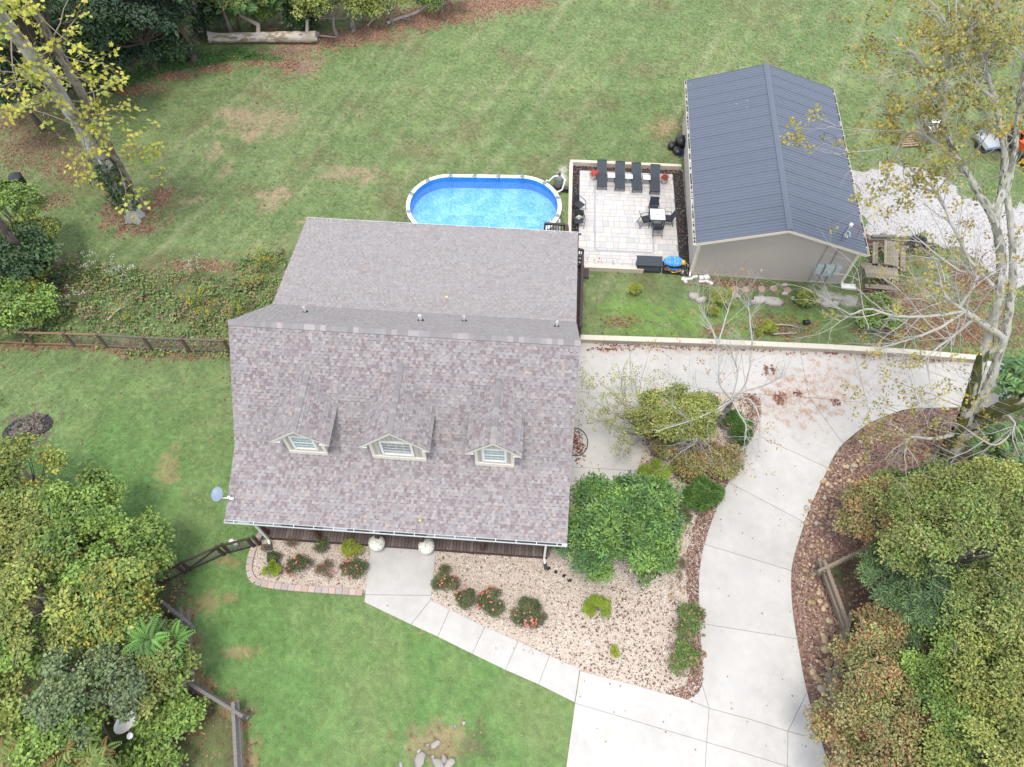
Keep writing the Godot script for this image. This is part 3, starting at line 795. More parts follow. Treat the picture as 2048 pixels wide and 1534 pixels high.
func build_paving() -> void:
	# concrete: pale, faintly blotched, with rust-brown stains where leaves lay
	var w := 864
	var h := 648
	var data := PackedByteArray()
	data.resize(w * h * 3)
	var stains := [[14.28, -18.01, 2.02, 1.74, 0.85], [16.24, -18.89, 2.04, 1.48, 0.65], [13.02, -18.01, 1.01, 0.87, 0.35], [12.51, -21.03, 7.89, 0.28, 0.3], [20.27, -20.56, 4.18, 0.43, 0.5], [8.05, -21.09, 4.74, 0.31, 0.35], [11.77, -16.59, 0.59, 1.11, 0.4], [10.12, -9.35, 1.33, 0.36, -0.22], [10.14, -12.40, 1.40, 0.54, 0.08], [9.64, -19.19, 2.82, 1.20, -0.12], [17.85, -19.19, 2.31, 1.20, 0.16]]
	for p in [Vector3(10.09, 0, -9.13), Vector3(10.87, 0, -11.20), Vector3(12.23, 0, -13.66), Vector3(13.94, 0, -16.31), Vector3(15.54, 0, -18.01), Vector3(17.85, 0, -19.19), Vector3(9.41, 0, -7.61), Vector3(8.95, 0, -5.96), Vector3(9.12, 0, -4.40)]:       # where tyres turn, and where water stands
		stains.append([p.x + R(-0.3, 0.3), p.z, R(0.3, 0.6), R(0.8, 1.6), -R(0.25, 0.42)])
	for i in 90:
		var p := Vector2(R(-2, 17), R(-24, -2))
		stains.append([p.x, p.y, R(0.08, 0.4), R(0.1, 0.5), R(0.1, 0.3) * (1 if rng.randf() < 0.5 else -1)])
	var fl := FastNoiseLite.new()
	fl.seed = 21
	fl.frequency = 0.35
	fl.fractal_octaves = 4
	for j in h:
		for i in w:
			var x := -6.0 + 36.0 * i / w
			var z := -26.0 + 27.0 * j / h
			var a := fl.get_noise_2d(x, z)
			var b := fl.get_noise_2d(x * 5 + 50, z * 5)
			var d := fl.get_noise_2d(x * 30, z * 14)
			var col := Color(0.485, 0.47, 0.456) * (1.0 + 0.1 * a + 0.08 * b + 0.05 * d)
			for s in stains:
				if absf(x - s[0]) < s[2] * 1.4 and absf(z - s[1]) < s[3] * 1.4:
					var k := clampf(1.25 - Vector2((x - s[0]) / s[2], (z - s[1]) / s[3]).length() + b * 0.9, 0, 1) * clampf(0.5 + d * 1.2 + b, 0, 1)
					col = col.lerp(Color(0.36, 0.22, 0.15) if s[4] > 0 else Color(0.4, 0.4, 0.41), k * absf(s[4]))
			var q := col.linear_to_srgb()
			var o := (j * w + i) * 3
			data[o] = int(clampf(q.r, 0, 1) * 255)
			data[o + 1] = int(clampf(q.g, 0, 1) * 255)
			data[o + 2] = int(clampf(q.b, 0, 1) * 255)
	M.concrete = mat(Color.WHITE, 0.85)
	M.concrete.vertex_color_use_as_albedo = true
	M.concrete.albedo_texture = ImageTexture.create_from_image(Image.create_from_data(w, h, false, Image.FORMAT_RGB8, data))
	var base := MB.new()
	base.poly(driveway(), 0.004, Color(0.4, 0.38, 0.36))
	var root := Node3D.new()
	root.name = "driveway"
	add_child(root)
	kind(root, "structure", "pale concrete drive curving round the gravel bed")
	put("joint_bed", base, M.vc, root)
	slabs("slab", driveway(), [PackedVector2Array([Vector2(1.55, -4.15), Vector2(2.56, -3.89), Vector2(7.69, -2.47), Vector2(9.34, -2.02), Vector2(12.66, -1.08)]), PackedVector2Array([Vector2(7.04, -4.06), Vector2(7.23, -4.00), Vector2(7.96, -3.70), Vector2(9.55, -3.30), Vector2(10.98, -2.86), Vector2(12.30, -2.52)]), PackedVector2Array([Vector2(7.80, -4.59), Vector2(7.96, -3.70), Vector2(7.69, -2.47), Vector2(7.42, -1.16)]), PackedVector2Array([Vector2(10.98, -2.86), Vector2(12.00, -4.25)]), PackedVector2Array([Vector2(10.98, -2.86), Vector2(10.48, -0.49)]), PackedVector2Array([Vector2(7.94, -7.06), Vector2(8.15, -7.02), Vector2(11.98, -6.41), Vector2(12.18, -6.36)]), PackedVector2Array([Vector2(8.46, -10.56), Vector2(8.66, -10.52), Vector2(12.38, -9.31), Vector2(12.54, -9.24)]), PackedVector2Array([Vector2(10.09, -13.58), Vector2(10.31, -13.48), Vector2(13.37, -11.58), Vector2(13.66, -11.41)]), PackedVector2Array([Vector2(11.82, -16.12), Vector2(12.04, -15.98), Vector2(14.96, -14.33), Vector2(15.19, -14.17)]), PackedVector2Array([Vector2(2.95, -18.48), Vector2(4.97, -18.36), Vector2(7.75, -18.30)]), PackedVector2Array([Vector2(11.82, -18.39), Vector2(12.27, -18.33), Vector2(15.01, -18.13), Vector2(17.84, -17.81), Vector2(20.46, -17.55), Vector2(20.63, -17.29)]), PackedVector2Array([Vector2(15.17, -21.98), Vector2(15.13, -21.47), Vector2(15.01, -18.13), Vector2(16.03, -15.74), Vector2(16.22, -15.50)]), PackedVector2Array([Vector2(17.92, -21.34), Vector2(17.92, -21.21), Vector2(17.84, -17.81), Vector2(17.71, -16.59)]), PackedVector2Array([Vector2(12.09, -21.98), Vector2(12.04, -21.34), Vector2(11.86, -18.30)]), PackedVector2Array([Vector2(6.20, -21.98), Vector2(6.20, -21.56), Vector2(6.10, -18.86), Vector2(6.11, -18.36)]), PackedVector2Array([Vector2(2.54, -14.33), Vector2(3.02, -14.30), Vector2(5.99, -14.10), Vector2(6.34, -14.04)]), PackedVector2Array([Vector2(20.40, -21.03), Vector2(20.40, -20.65), Vector2(20.42, -17.44)])], 0.05, M.concrete, root)
	root = Node3D.new()
	root.name = "front_walk"
	add_child(root)
	kind(root, "structure", "straight concrete walk from the drive to the front porch")
	base = MB.new()
	base.poly(walk(), 0.006, Color(0.3, 0.28, 0.26))
	put("joint_bed", base, M.vc, root)
	slabs("slab", walk(), [PackedVector2Array([Vector2(-6.52, -8.26), Vector2(-6.35, -8.25), Vector2(-3.55, -8.22), Vector2(-3.14, -8.21)]), PackedVector2Array([Vector2(-3.55, -8.14), Vector2(-3.54, -8.01), Vector2(-4.32, -6.98), Vector2(-4.39, -6.86)]), PackedVector2Array([Vector2(-2.62, -7.78), Vector2(-2.69, -7.61), Vector2(-3.14, -6.49), Vector2(-3.19, -6.32)]), PackedVector2Array([Vector2(-1.09, -7.04), Vector2(-1.15, -6.90), Vector2(-1.66, -5.80), Vector2(-1.71, -5.66)]), PackedVector2Array([Vector2(0.32, -6.45), Vector2(0.25, -6.30), Vector2(-0.27, -5.17), Vector2(-0.33, -5.03)]), PackedVector2Array([Vector2(1.64, -5.86), Vector2(1.57, -5.72), Vector2(1.09, -4.61), Vector2(1.02, -4.45)])], 0.06, M.concrete, root)
	# pale gravel parking area
	var mb := MB.new()
	mb.poly(ragged(lot()), 0.004, Color(0.41, 0.4, 0.405))
	kind(put("gravel_lot", mb, M.vc), "structure", "pale gravel lot beside the metal-roofed shed")

func build_beds() -> void:
	var left := PackedVector2Array([Vector2(-11.61, -10.73), Vector2(-11.68, -9.62), Vector2(-11.58, -9.17), Vector2(-11.32, -8.86), Vector2(-10.99, -8.73), Vector2(-9.29, -8.56), Vector2(-6.36, -8.34), Vector2(-6.37, -10.73)])
	var right := PackedVector2Array([Vector2(-3.41, -10.54), Vector2(-3.52, -7.99), Vector2(-1.15, -6.88), Vector2(1.57, -5.70), Vector2(2.82, -5.15), Vector2(7.15, -4.00), Vector2(7.61, -4.25), Vector2(7.87, -4.66), Vector2(7.94, -5.36), Vector2(8.07, -7.40), Vector2(8.27, -9.13), Vector2(8.60, -10.26), Vector2(9.10, -11.43), Vector2(9.74, -12.65), Vector2(10.47, -13.91), Vector2(11.33, -15.23), Vector2(12.05, -16.31), Vector2(12.51, -17.29), Vector2(12.49, -18.04), Vector2(11.98, -18.45), Vector2(9.04, -18.50), Vector2(7.47, -18.07), Vector2(6.78, -16.59), Vector2(6.27, -15.09), Vector2(5.70, -13.45), Vector2(5.46, -12.60), Vector2(2.47, -12.60), Vector2(2.05, -10.26)])
	var mb := MB.new()
	mb.poly(left, 0.012, Color(0.5, 0.42, 0.36))
	mb.poly(right, 0.012, Color(0.5, 0.42, 0.36))
	kind(put("gravel_bed", mb, M.vc), "structure", "pink and white pebble beds along the front porch")
	mb = MB.new()
	var edge := PackedVector2Array([Vector2(11.97, -18.39), Vector2(12.49, -18.01), Vector2(12.49, -17.29), Vector2(12.05, -16.31), Vector2(11.30, -15.23), Vector2(10.45, -13.91), Vector2(9.71, -12.65), Vector2(9.08, -11.43), Vector2(8.58, -10.26), Vector2(8.25, -9.13), Vector2(8.04, -7.40), Vector2(7.92, -5.36), Vector2(7.85, -4.66), Vector2(7.59, -4.25), Vector2(7.15, -4.02)])
	var inner := PackedVector2Array([Vector2(11.76, -18.01), Vector2(11.86, -17.58), Vector2(11.53, -16.59), Vector2(11.00, -15.77), Vector2(10.32, -14.83), Vector2(9.49, -13.53), Vector2(8.81, -12.36), Vector2(8.25, -11.20), Vector2(7.81, -10.03), Vector2(7.67, -8.91), Vector2(7.59, -7.19), Vector2(7.55, -5.56), Vector2(7.14, -4.55), Vector2(6.25, -4.30)])
	inner.reverse()
	var mp := edge.duplicate()
	mp.append_array(inner)
	mb.poly(mp, 0.018, Color(0.17, 0.085, 0.065))
	mb.poly(mulch(), 0.012, Color(0.26, 0.17, 0.14))
	var bed := put("mulch_bed", mb, M.vc)
	kind(bed, "structure", "reddish mulch strips on both sides of the curving drive")
	# pebbles
	var peb := MB.new()
	peb.rock(Vector3.ZERO, Vector3(0.5, 0.28, 0.4), 0, rng, Color.WHITE)
	var lite := MB.new()
	for q in [[Vector3(1, 0, 0), Vector3(0, 0, 1)], [Vector3(0, 0, 1), Vector3(-1, 0, 0)], [Vector3(-1, 0, 0), Vector3(0, 0, -1)], [Vector3(0, 0, -1), Vector3(1, 0, 0)]]:
		lite.tri(q[0] * 0.5, q[1] * 0.4, Vector3(0.1, 0.35, 0.05), (q[0] + q[1] + Vector3.UP).normalized(), Color.WHITE)
	var xf := []
	var cols := PackedColorArray()
	var gpal := [Color(0.74, 0.68, 0.6), Color(0.78, 0.74, 0.69), Color(0.62, 0.49, 0.41), Color(0.77, 0.71, 0.64), Color(0.5, 0.43, 0.39), Color(0.7, 0.6, 0.52), Color(0.3, 0.24, 0.2)]
	var chip := func(p: Vector2) -> void:
		xf.append(Transform3D(facing((Vector3.UP + rdir() * 0.35).normalized(), R(0, TAU), R(0.05, 0.1)), Vector3(p.x, 0.012 + R(0, 0.015), p.y)))
		cols.append(shade(pick(gpal), 0.8, 1.1))
	scatter(left, 330, chip)
	scatter(right, 300, chip)
	mm("gravel_pebbles", lite.mesh(M.vc), xf, cols)
	xf = []
	cols = PackedColorArray()
	var wide := ragged(Geometry2D.offset_polygon(lot(), 0.9)[0])
	scatter(wide, 22, func(p: Vector2) -> void:
		xf.append(Transform3D(facing((Vector3.UP + rdir() * 0.35).normalized(), R(0, TAU), R(0.06, 0.12)), Vector3(p.x, 0.004, p.y)))
		cols.append(shade(Color(0.45, 0.43, 0.435), 0.8, 1.12)))
	scatter(lot(), 60, func(p: Vector2) -> void:
		xf.append(Transform3D(facing((Vector3.UP + rdir() * 0.35).normalized(), R(0, TAU), R(0.06, 0.12)), Vector3(p.x, 0.004, p.y)))
		cols.append(shade(pick([Color(0.45, 0.425, 0.435), Color(0.54, 0.51, 0.52), Color(0.34, 0.315, 0.31)]), 0.85, 1.12)))
	mm("lot_gravel", lite.mesh(M.vc), xf, cols)
	# mulch chips and dead leaves
	xf = []
	cols = PackedColorArray()
	var mchip := MB.new()
	mchip.quad(Vector3(-0.5, 0, -0.15), Vector3(0.5, 0.12, -0.2), Vector3(0.45, 0, 0.2), Vector3(-0.5, 0.15, 0.12), Color.WHITE, Vector3.UP)
	var mpal := [Color(0.25, 0.145, 0.115), Color(0.19, 0.11, 0.09), Color(0.32, 0.21, 0.165), Color(0.42, 0.31, 0.24), Color(0.1, 0.065, 0.058)]
	var mchips := func(p: Vector2) -> void:
		xf.append(Transform3D(facing((Vector3.UP + rdir() * 0.5).normalized(), R(0, TAU), R(0.08, 0.17)), Vector3(p.x, R(0.02, 0.05), p.y)))
		cols.append(shade(pick(mpal), 0.8, 1.25))
	scatter(mp, 260, mchips)
	scatter(mulch(), 170, mchips)
	mm("mulch_chips", mchip.mesh(M.vc), xf, cols)
	# river stones: the larger ones one by one, the small ones as a mass
	var shapes := []
	for i in 6:
		var q := MB.new()
		q.rock(Vector3.ZERO, Vector3(0.5, 0.26, R(0.32, 0.46)), 0, rng, [Color(0.38, 0.27, 0.16), Color(0.44, 0.33, 0.2), Color(0.33, 0.25, 0.18), Color(0.38, 0.33, 0.27), Color(0.46, 0.36, 0.23), Color(0.3, 0.21, 0.12)][i])
		shapes.append(q.mesh(M.vcs))
	var stone := func(p: Vector2, s: float) -> void:
		var o := inst("river_stone", pick(shapes), bed)
		o.transform = Transform3D(Basis(Vector3.UP, R(0, TAU)).scaled_local(Vector3(s, s * R(0.8, 1.2), s)), Vector3(p.x, 0.03 + s * 0.1, p.y))
	var rim := PackedVector2Array([Vector2(13.25, -11.67), Vector2(14.11, -13.03), Vector2(15.25, -14.43), Vector2(16.43, -15.36), Vector2(18.12, -16.26), Vector2(19.19, -16.59), Vector2(19.30, -16.09), Vector2(17.33, -15.09), Vector2(16.44, -13.91), Vector2(15.55, -12.65), Vector2(14.42, -10.73), Vector2(13.94, -9.58), Vector2(13.93, -8.04), Vector2(13.40, -6.16), Vector2(13.30, -4.59), Vector2(12.84, -3.65), Vector2(12.46, -4.11), Vector2(12.35, -5.36), Vector2(12.43, -7.19), Vector2(12.65, -8.91)])
	scatter(rim, 4.2, func(p: Vector2) -> void: stone.call(p, R(0.16, 0.34)))
	for q in [Vector3(12.54, 0, -4.86), Vector3(12.68, 0, -4.74), Vector3(12.84, 0, -4.55), Vector3(12.65, 0, -4.44), Vector3(12.44, 0, -5.07), Vector3(13.09, 0, -4.93), Vector3(16.34, 0, -14.38), Vector3(13.14, 0, -5.46), Vector3(13.15, 0, -5.96), Vector3(13.20, 0, -6.36)]:
		stone.call(Vector2(q.x, q.z), R(0.34, 0.48))
	scatter(PackedVector2Array([Vector2(8.25, -11.20), Vector2(7.81, -10.03), Vector2(7.64, -8.69), Vector2(7.61, -7.40), Vector2(6.65, -8.04), Vector2(7.18, -9.80), Vector2(7.70, -11.43)]), 5.0, func(p: Vector2) -> void: stone.call(p, R(0.14, 0.24)))
	scatter(PackedVector2Array([Vector2(11.30, -18.30), Vector2(12.03, -18.15), Vector2(11.99, -17.15), Vector2(10.90, -15.77), Vector2(10.62, -16.31)]), 5.0, func(p: Vector2) -> void: stone.call(p, R(0.14, 0.26)))
	xf = []
	cols = PackedColorArray()
	var small := func(p: Vector2) -> void:
		xf.append(Transform3D(Basis(Vector3.UP, R(0, TAU)).scaled_local(Vector3.ONE * R(0.09, 0.17)), Vector3(p.x, 0.035, p.y)))
		cols.append(shade(pick([Color(0.42, 0.31, 0.2), Color(0.48, 0.38, 0.27), Color(0.36, 0.28, 0.21), Color(0.3, 0.19, 0.13)]), 0.8, 1.15))
	scatter(rim, 24, small)
	scatter(PackedVector2Array([Vector2(8.25, -11.20), Vector2(7.70, -11.43), Vector2(6.65, -8.04), Vector2(7.61, -7.40), Vector2(7.64, -8.69)]), 16, small)
	scatter(PackedVector2Array([Vector2(9.36, -15.23), Vector2(11.25, -18.01), Vector2(12.03, -18.15), Vector2(11.99, -17.15), Vector2(8.75, -12.40)]), 9, small)
	mm("river_pebbles", peb.mesh(M.vcs), xf, cols)
	# brick edging round the left bed
	var path := smooth(PackedVector2Array([Vector2(-11.46, -10.91), Vector2(-11.61, -10.45), Vector2(-11.70, -9.62), Vector2(-11.59, -9.13), Vector2(-11.26, -8.78), Vector2(-10.62, -8.64), Vector2(-9.29, -8.51), Vector2(-6.40, -8.32)]), 2)
	var eb := thing("brick_edging", "low curb of pale pinkish edging bricks round the left pebble bed", "edging", Vector3.ZERO)
	var acc := 0.0
	for i in path.size() - 1:
		var a := path[i]
		var b := path[i + 1]
		var len_ := a.distance_to(b)
		while acc < len_:
			var p := a.lerp(b, acc / len_)
			var q := MB.new()
			var dir := (b - a).angle()
			q.bx(Vector3.ZERO, Vector3(0.285, 0.13, 0.26), shade(pick([Color(0.44, 0.34, 0.3), Color(0.4, 0.34, 0.33), Color(0.47, 0.36, 0.31)]), 0.9, 1.1))
			var o := put("brick", q, M.vc, eb)
			o.position = Vector3(p.x, 0.06, p.y)
			o.rotation = Vector3(R(-0.03, 0.03), -dir, R(-0.03, 0.03))
			acc += 0.3
		acc -= len_

# ---------------------------------------------------------------- house
const HW := 7.12
const ROOF := [[7.31, 3.1], [4.44, 4.13], [0.66, 7.97], [-2.75, 4.57], [-9.1, 3.55]]     # [z, height] from the front eave over the ridge to the back eave

func roof_y(z: float) -> float:
	for i in ROOF.size() - 1:
		if z <= ROOF[i][0] and z >= ROOF[i + 1][0]:
			return lerpf(ROOF[i][1], ROOF[i + 1][1], (ROOF[i][0] - z) / (ROOF[i][0] - ROOF[i + 1][0]))
	return 3.1

func shingles(mb: MB, o: Vector3, u: Vector3, v: Vector3, width: float, length: float) -> void:   # courses of laminated tabs; o is the lower left corner, v runs up the slope
	var nr := u.cross(v).normalized()
	if nr.y < 0:
		nr = -nr
	var pal := [Color(0.3, 0.275, 0.3), Color(0.335, 0.315, 0.34), Color(0.275, 0.245, 0.27), Color(0.225, 0.18, 0.2), Color(0.37, 0.355, 0.38), Color(0.4, 0.335, 0.33), Color(0.25, 0.205, 0.225), Color(0.315, 0.29, 0.315)]
	for i in pal.size():
		pal[i] = pal[i].lerp(Color(0.295, 0.268, 0.275), 0.2) * Color(0.9, 0.9, 0.87)
	if v.z > 0:       # the back slopes have weathered greyer
		for i in pal.size():
			pal[i] = pal[i].lerp(Color(0.275, 0.26, 0.262), 0.6)
	var ex := 0.143
	var rows := int(length / ex)
	ex = length / rows
	for r in rows:
		var x := -R(0, 0.15)
		var tooth := rng.randf() < 0.5
		while x < width:
			var w := R(0.09, 0.16) if tooth else R(0.08, 0.17)
			var a := maxf(x, 0)
			var b := minf(x + w, width)
			x += w
			if b - a < 0.01:
				continue
			var th := 0.017 if tooth else 0.006
			var k := rng.randf()
			var ci := 0 if k < 0.26 else 1 if k < 0.44 else 2 if k < 0.6 else 3 if k < 0.72 else 4 if k < 0.8 else 5 if k < 0.86 else 6 if k < 0.92 else 7
			var col := shade(pal[ci], 0.94, 1.06)
			var p0 := o + u * a + v * (r * ex) + nr * th
			var p1 := o + u * b + v * (r * ex) + nr * th
			var p2 := o + u * b + v * ((r + 1) * ex) + nr * (th * 0.6)
			var p3 := o + u * a + v * ((r + 1) * ex) + nr * (th * 0.6)
			mb.quad(p0, p1, p2, p3, col, nr)
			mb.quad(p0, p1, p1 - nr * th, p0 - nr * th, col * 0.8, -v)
			if tooth:
				mb.quad(p0, p3, p3 - nr * th, p0 - nr * th, col, -u)
				mb.quad(p1, p2, p2 - nr * th, p1 - nr * th, col, u)
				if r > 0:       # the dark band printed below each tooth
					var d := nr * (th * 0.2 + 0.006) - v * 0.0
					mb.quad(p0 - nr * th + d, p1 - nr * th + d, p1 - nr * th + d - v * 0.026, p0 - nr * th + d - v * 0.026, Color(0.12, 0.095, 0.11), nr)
			tooth = not tooth

func cap_piece(mb: MB, c: Vector3, along: Vector3, side: Vector3, drop1: float, drop2: float, w: float, l: float, lift: float, col: Color) -> void:   # one folded ridge shingle
	var a := c - along * l / 2 + Vector3.UP * (lift + 0.012)
	var b := c + along * l / 2 + Vector3.UP * lift
	for s in [-1.0, 1.0]:
		var dn: Vector3 = side * s * w - Vector3.UP * w * (drop1 if s < 0 else drop2)
		mb.quad(a, b, b + dn, a + dn, col, Vector3.UP + side * s * 0.5)
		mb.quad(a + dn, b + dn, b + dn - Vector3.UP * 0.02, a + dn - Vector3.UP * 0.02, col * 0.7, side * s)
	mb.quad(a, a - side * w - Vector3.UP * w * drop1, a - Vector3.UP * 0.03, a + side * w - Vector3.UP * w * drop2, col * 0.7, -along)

func build_house() -> void:
	var h := thing("shingled_house", "large house with a mauve-brown shingle roof and three gabled dormers", "house", Vector3(-4.33, 0, -17.35), -deg_to_rad(4.1))
	# walls
	var mb := MB.new()
	var wall := Color(0.5, 0.46, 0.4)
	for s in [-1.0, 1.0]:
		var pts := []
		for z in [4.6, 4.44, 2.5, 0.66, -1.2, -2.75, -5.0, -8.5]:
			pts.append(Vector3(6.75 * s, roof_y(z) - 0.2, z))
		for i in pts.size() - 1:
			var a: Vector3 = pts[i]
			var b: Vector3 = pts[i + 1]
			mb.quad(a, b, Vector3(b.x, -0.2, b.z), Vector3(a.x, -0.2, a.z), wall, Vector3(s, 0, 0))
	mb.quad(Vector3(-6.75, -0.2, 4.6), Vector3(6.75, -0.2, 4.6), Vector3(6.75, 3.85, 4.6), Vector3(-6.75, 3.85, 4.6), wall, Vector3(0, 0, 1))
	mb.quad(Vector3(-6.75, -0.2, -8.5), Vector3(6.75, -0.2, -8.5), Vector3(6.75, 3.45, -8.5), Vector3(-6.75, 3.45, -8.5), wall, Vector3(0, 0, -1))
	put("wall", mb, M.vc, h)
	# roof deck and shingles
	mb = MB.new()
	for i in 4:
		var a := Vector3(0, ROOF[i][1], ROOF[i][0])
		var b := Vector3(0, ROOF[i + 1][1], ROOF[i + 1][0])
		var X := Vector3(HW, 0, 0)
		var D := Vector3(0, -0.16, 0)
		var T := Vector3(0, -0.012, 0)
		mb.quad(a - X + T, a + X + T, b + X + T, b - X + T, Color(0.2, 0.17, 0.17), Vector3.UP)
		mb.quad(a - X + D, a + X + D, b + X + D, b - X + D, Color(0.55, 0.52, 0.47), Vector3.DOWN)
		for s in [-1.0, 1.0]:
			mb.quad(a + X * s + T, b + X * s + T, b + X * s + D, a + X * s + D, Color(0.62, 0.58, 0.52), Vector3(s, 0, 0))
	for e in [0, 4]:
		var a := Vector3(0, ROOF[e][1], ROOF[e][0])
		mb.quad(a - Vector3(HW, 0.012, 0), a + Vector3(HW, -0.012, 0), a + Vector3(HW, -0.16, 0), a - Vector3(HW, 0.16, 0), Color(0.62, 0.58, 0.52), Vector3(0, 0, 1 if e == 0 else -1))
	put("roof_deck", mb, M.vc, h)
	for i in 4:
		mb = MB.new()
		var lo: Array = ROOF[i] if i < 2 else ROOF[i + 1]
		var hi: Array = ROOF[i + 1] if i < 2 else ROOF[i]
		var v := Vector3(0, hi[1] - lo[1], hi[0] - lo[0])
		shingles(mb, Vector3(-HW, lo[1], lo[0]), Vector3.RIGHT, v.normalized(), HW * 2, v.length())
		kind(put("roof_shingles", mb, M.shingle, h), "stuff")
	for i in 64:
		mb = MB.new()
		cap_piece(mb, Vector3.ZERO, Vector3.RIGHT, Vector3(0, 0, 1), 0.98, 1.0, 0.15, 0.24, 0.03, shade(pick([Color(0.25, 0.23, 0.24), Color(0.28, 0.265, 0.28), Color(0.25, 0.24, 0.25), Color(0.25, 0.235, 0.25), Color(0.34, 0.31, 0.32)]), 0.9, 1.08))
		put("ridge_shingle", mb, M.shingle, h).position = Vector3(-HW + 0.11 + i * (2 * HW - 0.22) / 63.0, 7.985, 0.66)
	# gutters, each a trough with straps
	for g in [[7.37, 3.02, 1.0], [-9.16, 3.47, -1.0]]:
		var gt := node("gutter", h)
		mb = MB.new()
		var z: float = g[0]
		var y: float = g[1]
		for q in [[0.0, -0.055, 0.13, 0.012], [0.062, 0.0, 0.012, 0.12], [-0.05, 0.0, 0.012, 0.1]]:
			mb.bx(Vector3(0, y + q[1], z + q[0] * g[2]), Vector3(HW * 2 + 0.02, q[3], q[2]), Color(0.72, 0.74, 0.76))
		for s in [-1.0, 1.0]:
			mb.bx(Vector3(s * (HW + 0.005), y, z), Vector3(0.012, 0.12, 0.13), Color(0.72, 0.74, 0.76))
		put("trough", mb, M.vcs, gt)
		mb = MB.new()
		var x := -HW + 0.02
		while x < HW - 0.3:
			var w := R(0.3, 1.1)
			mb.bx(Vector3(x + w / 2, y - 0.035, z), Vector3(minf(w, HW - x - 0.02), R(0.02, 0.03), 0.1), pick([Color(0.035, 0.04, 0.055), Color(0.3, 0.33, 0.36), Color(0.05, 0.055, 0.07), Color(0.16, 0.18, 0.2)]))
			x += w
		kind(put("gutter_silt", mb, M.vc, gt), "stuff")
		for i in 17:
			mb = MB.new()
			mb.bx(Vector3(-HW + 0.4 + i * 0.84, y + 0.058, z), Vector3(0.025, 0.008, 0.13), Color(0.75, 0.75, 0.75))
			put("strap", mb, M.vcs, gt)
	# downspouts
	for d in [[-6.35, 0.25], [6.28, 0.0]]:
		var ds := node("downspout", h)
		mb = MB.new()
		var x: float = d[0]
		mb.bar(Vector3(x, 2.97, 7.36), Vector3(x + d[1], 2.6, 7.2), 0.09, 0.07)
		mb.bar(Vector3(x + d[1], 2.62, 7.2), Vector3(x + d[1], 0.35, 7.18), 0.09, 0.07)
		mb.bar(Vector3(x + d[1], 0.4, 7.18), Vector3(x + d[1] + 0.05, 0.16, 7.36), 0.09, 0.07)
		put("pipe", mb, M.white, ds)
		mb = MB.new()
		mb.bar(Vector3(x + d[1] + 0.04, 0.2, 7.3), Vector3(x + d[1] + 0.12, 0.06, 7.56), 0.15, 0.1)
		put("drain_boot", mb, M.black, ds)
	# front porch: boards, posts, joist
	var pr := node("front_porch", h)
	for i in 83:
		mb = MB.new()
		mb.bx(Vector3(-6.28 + 0.077 + i * 0.154, 0.385, 5.84), Vector3(0.138, 0.03, 2.48), shade(pick([Color(0.23, 0.175, 0.16), Color(0.27, 0.21, 0.19), Color(0.2, 0.15, 0.14), Color(0.3, 0.235, 0.2)]), 0.85, 1.15))
		put("deck_board", mb, M.wood, pr)
	mb = MB.new()
	mb.bx(Vector3(0.07, 0.18, 7.05), Vector3(12.72, 0.36, 0.04), Color(0.12, 0.08, 0.07))
	put("fascia_board", mb, M.wood, pr)
	for x in [-6.2, -3.85, -1.12, 0.86, 3.55, 6.3]:
		mb = MB.new()
		mb.bx(Vector3(x, 1.7, 6.9), Vector3(0.15, 2.6, 0.15), Color(0.13, 0.07, 0.05))
		mb.bx(Vector3(x, 0.48, 6.9), Vector3(0.2, 0.16, 0.2), Color(0.13, 0.07, 0.05))
		put("porch_post", mb, M.wood, pr)
	mb = MB.new()
	mb.bx(Vector3(0, 2.86, 6.9), Vector3(12.8, 0.2, 0.16), Color(0.3, 0.25, 0.2))
	put("porch_beam", mb, M.wood, pr)
	mb = MB.new()
	mb.bx(Vector3(-0.1, 1.35, 4.63), Vector3(1.0, 2.05, 0.06), Color(0.2, 0.09, 0.06))
	put("front_door", mb, M.vcs, h)
	for x in [-4.4, -2.4, 2.4, 4.6]:
		mb = MB.new()
		mb.bx(Vector3(x, 1.75, 4.63), Vector3(1.1, 1.5, 0.05), Color(0.75, 0.74, 0.7))
		var w := put("window", mb, M.vcs, h)
		mb = MB.new()
		mb.bx(Vector3(x, 1.75, 4.66), Vector3(0.92, 1.32, 0.03), Color(0.1, 0.16, 0.18))
		put("pane", mb, M.glass, w)
	dormer(h, -3.9, 6.71, 1.19, 5.68, 0.8, 0, "left dormer with a teal-blinded window", 4.5)
	dormer(h, -0.05, 7.06, 1.42, 5.67, 1.12, 1, "middle dormer, widest, with a dark sixteen-pane window", 4.48)
	dormer(h, 3.95, 6.82, 1.12, 5.76, 0.8, 2, "right dormer with a teal-blinded window", 4.5)
	# plumbing vents on the back slope
	for q in [[-4.97, -1.52, 0.05], [0.26, -1.21, 0.07], [2.11, -1.59, 0.05], [6.2, -1.57, 0.05]]:
		var vent := node("roof_vent", h, Vector3(q[0], roof_y(q[1]) + 0.02, q[1]))
		mb = MB.new()
		mb.lathe(Vector3(0, -0.1, 0), [Vector2(q[2], 0), Vector2(q[2], 0.48), Vector2(q[2] * 0.75, 0.48), Vector2(q[2] * 0.75, 0.3), Vector2(0.0, 0.3)], 10, Color.WHITE)
		put("pipe", mb, M.white, vent)
		mb = MB.new()
		mb.lathe(Vector3(0, -0.12, 0), [Vector2(q[2] + 0.1, 0), Vector2(q[2] + 0.07, 0.12), Vector2(q[2] + 0.005, 0.2)], 10, Color.WHITE)
		put("flashing", mb, M.black, vent)
	# satellite dish clamped to the left rake
	var sd := thing("satellite_dish", "grey-blue oval satellite dish on a white arm at the roof's left edge", "satellite dish", Vector3(-11.2, 3.0, -10.2))
	sd.position = h.transform * Vector3(-7.24, 3.62, 6.58)
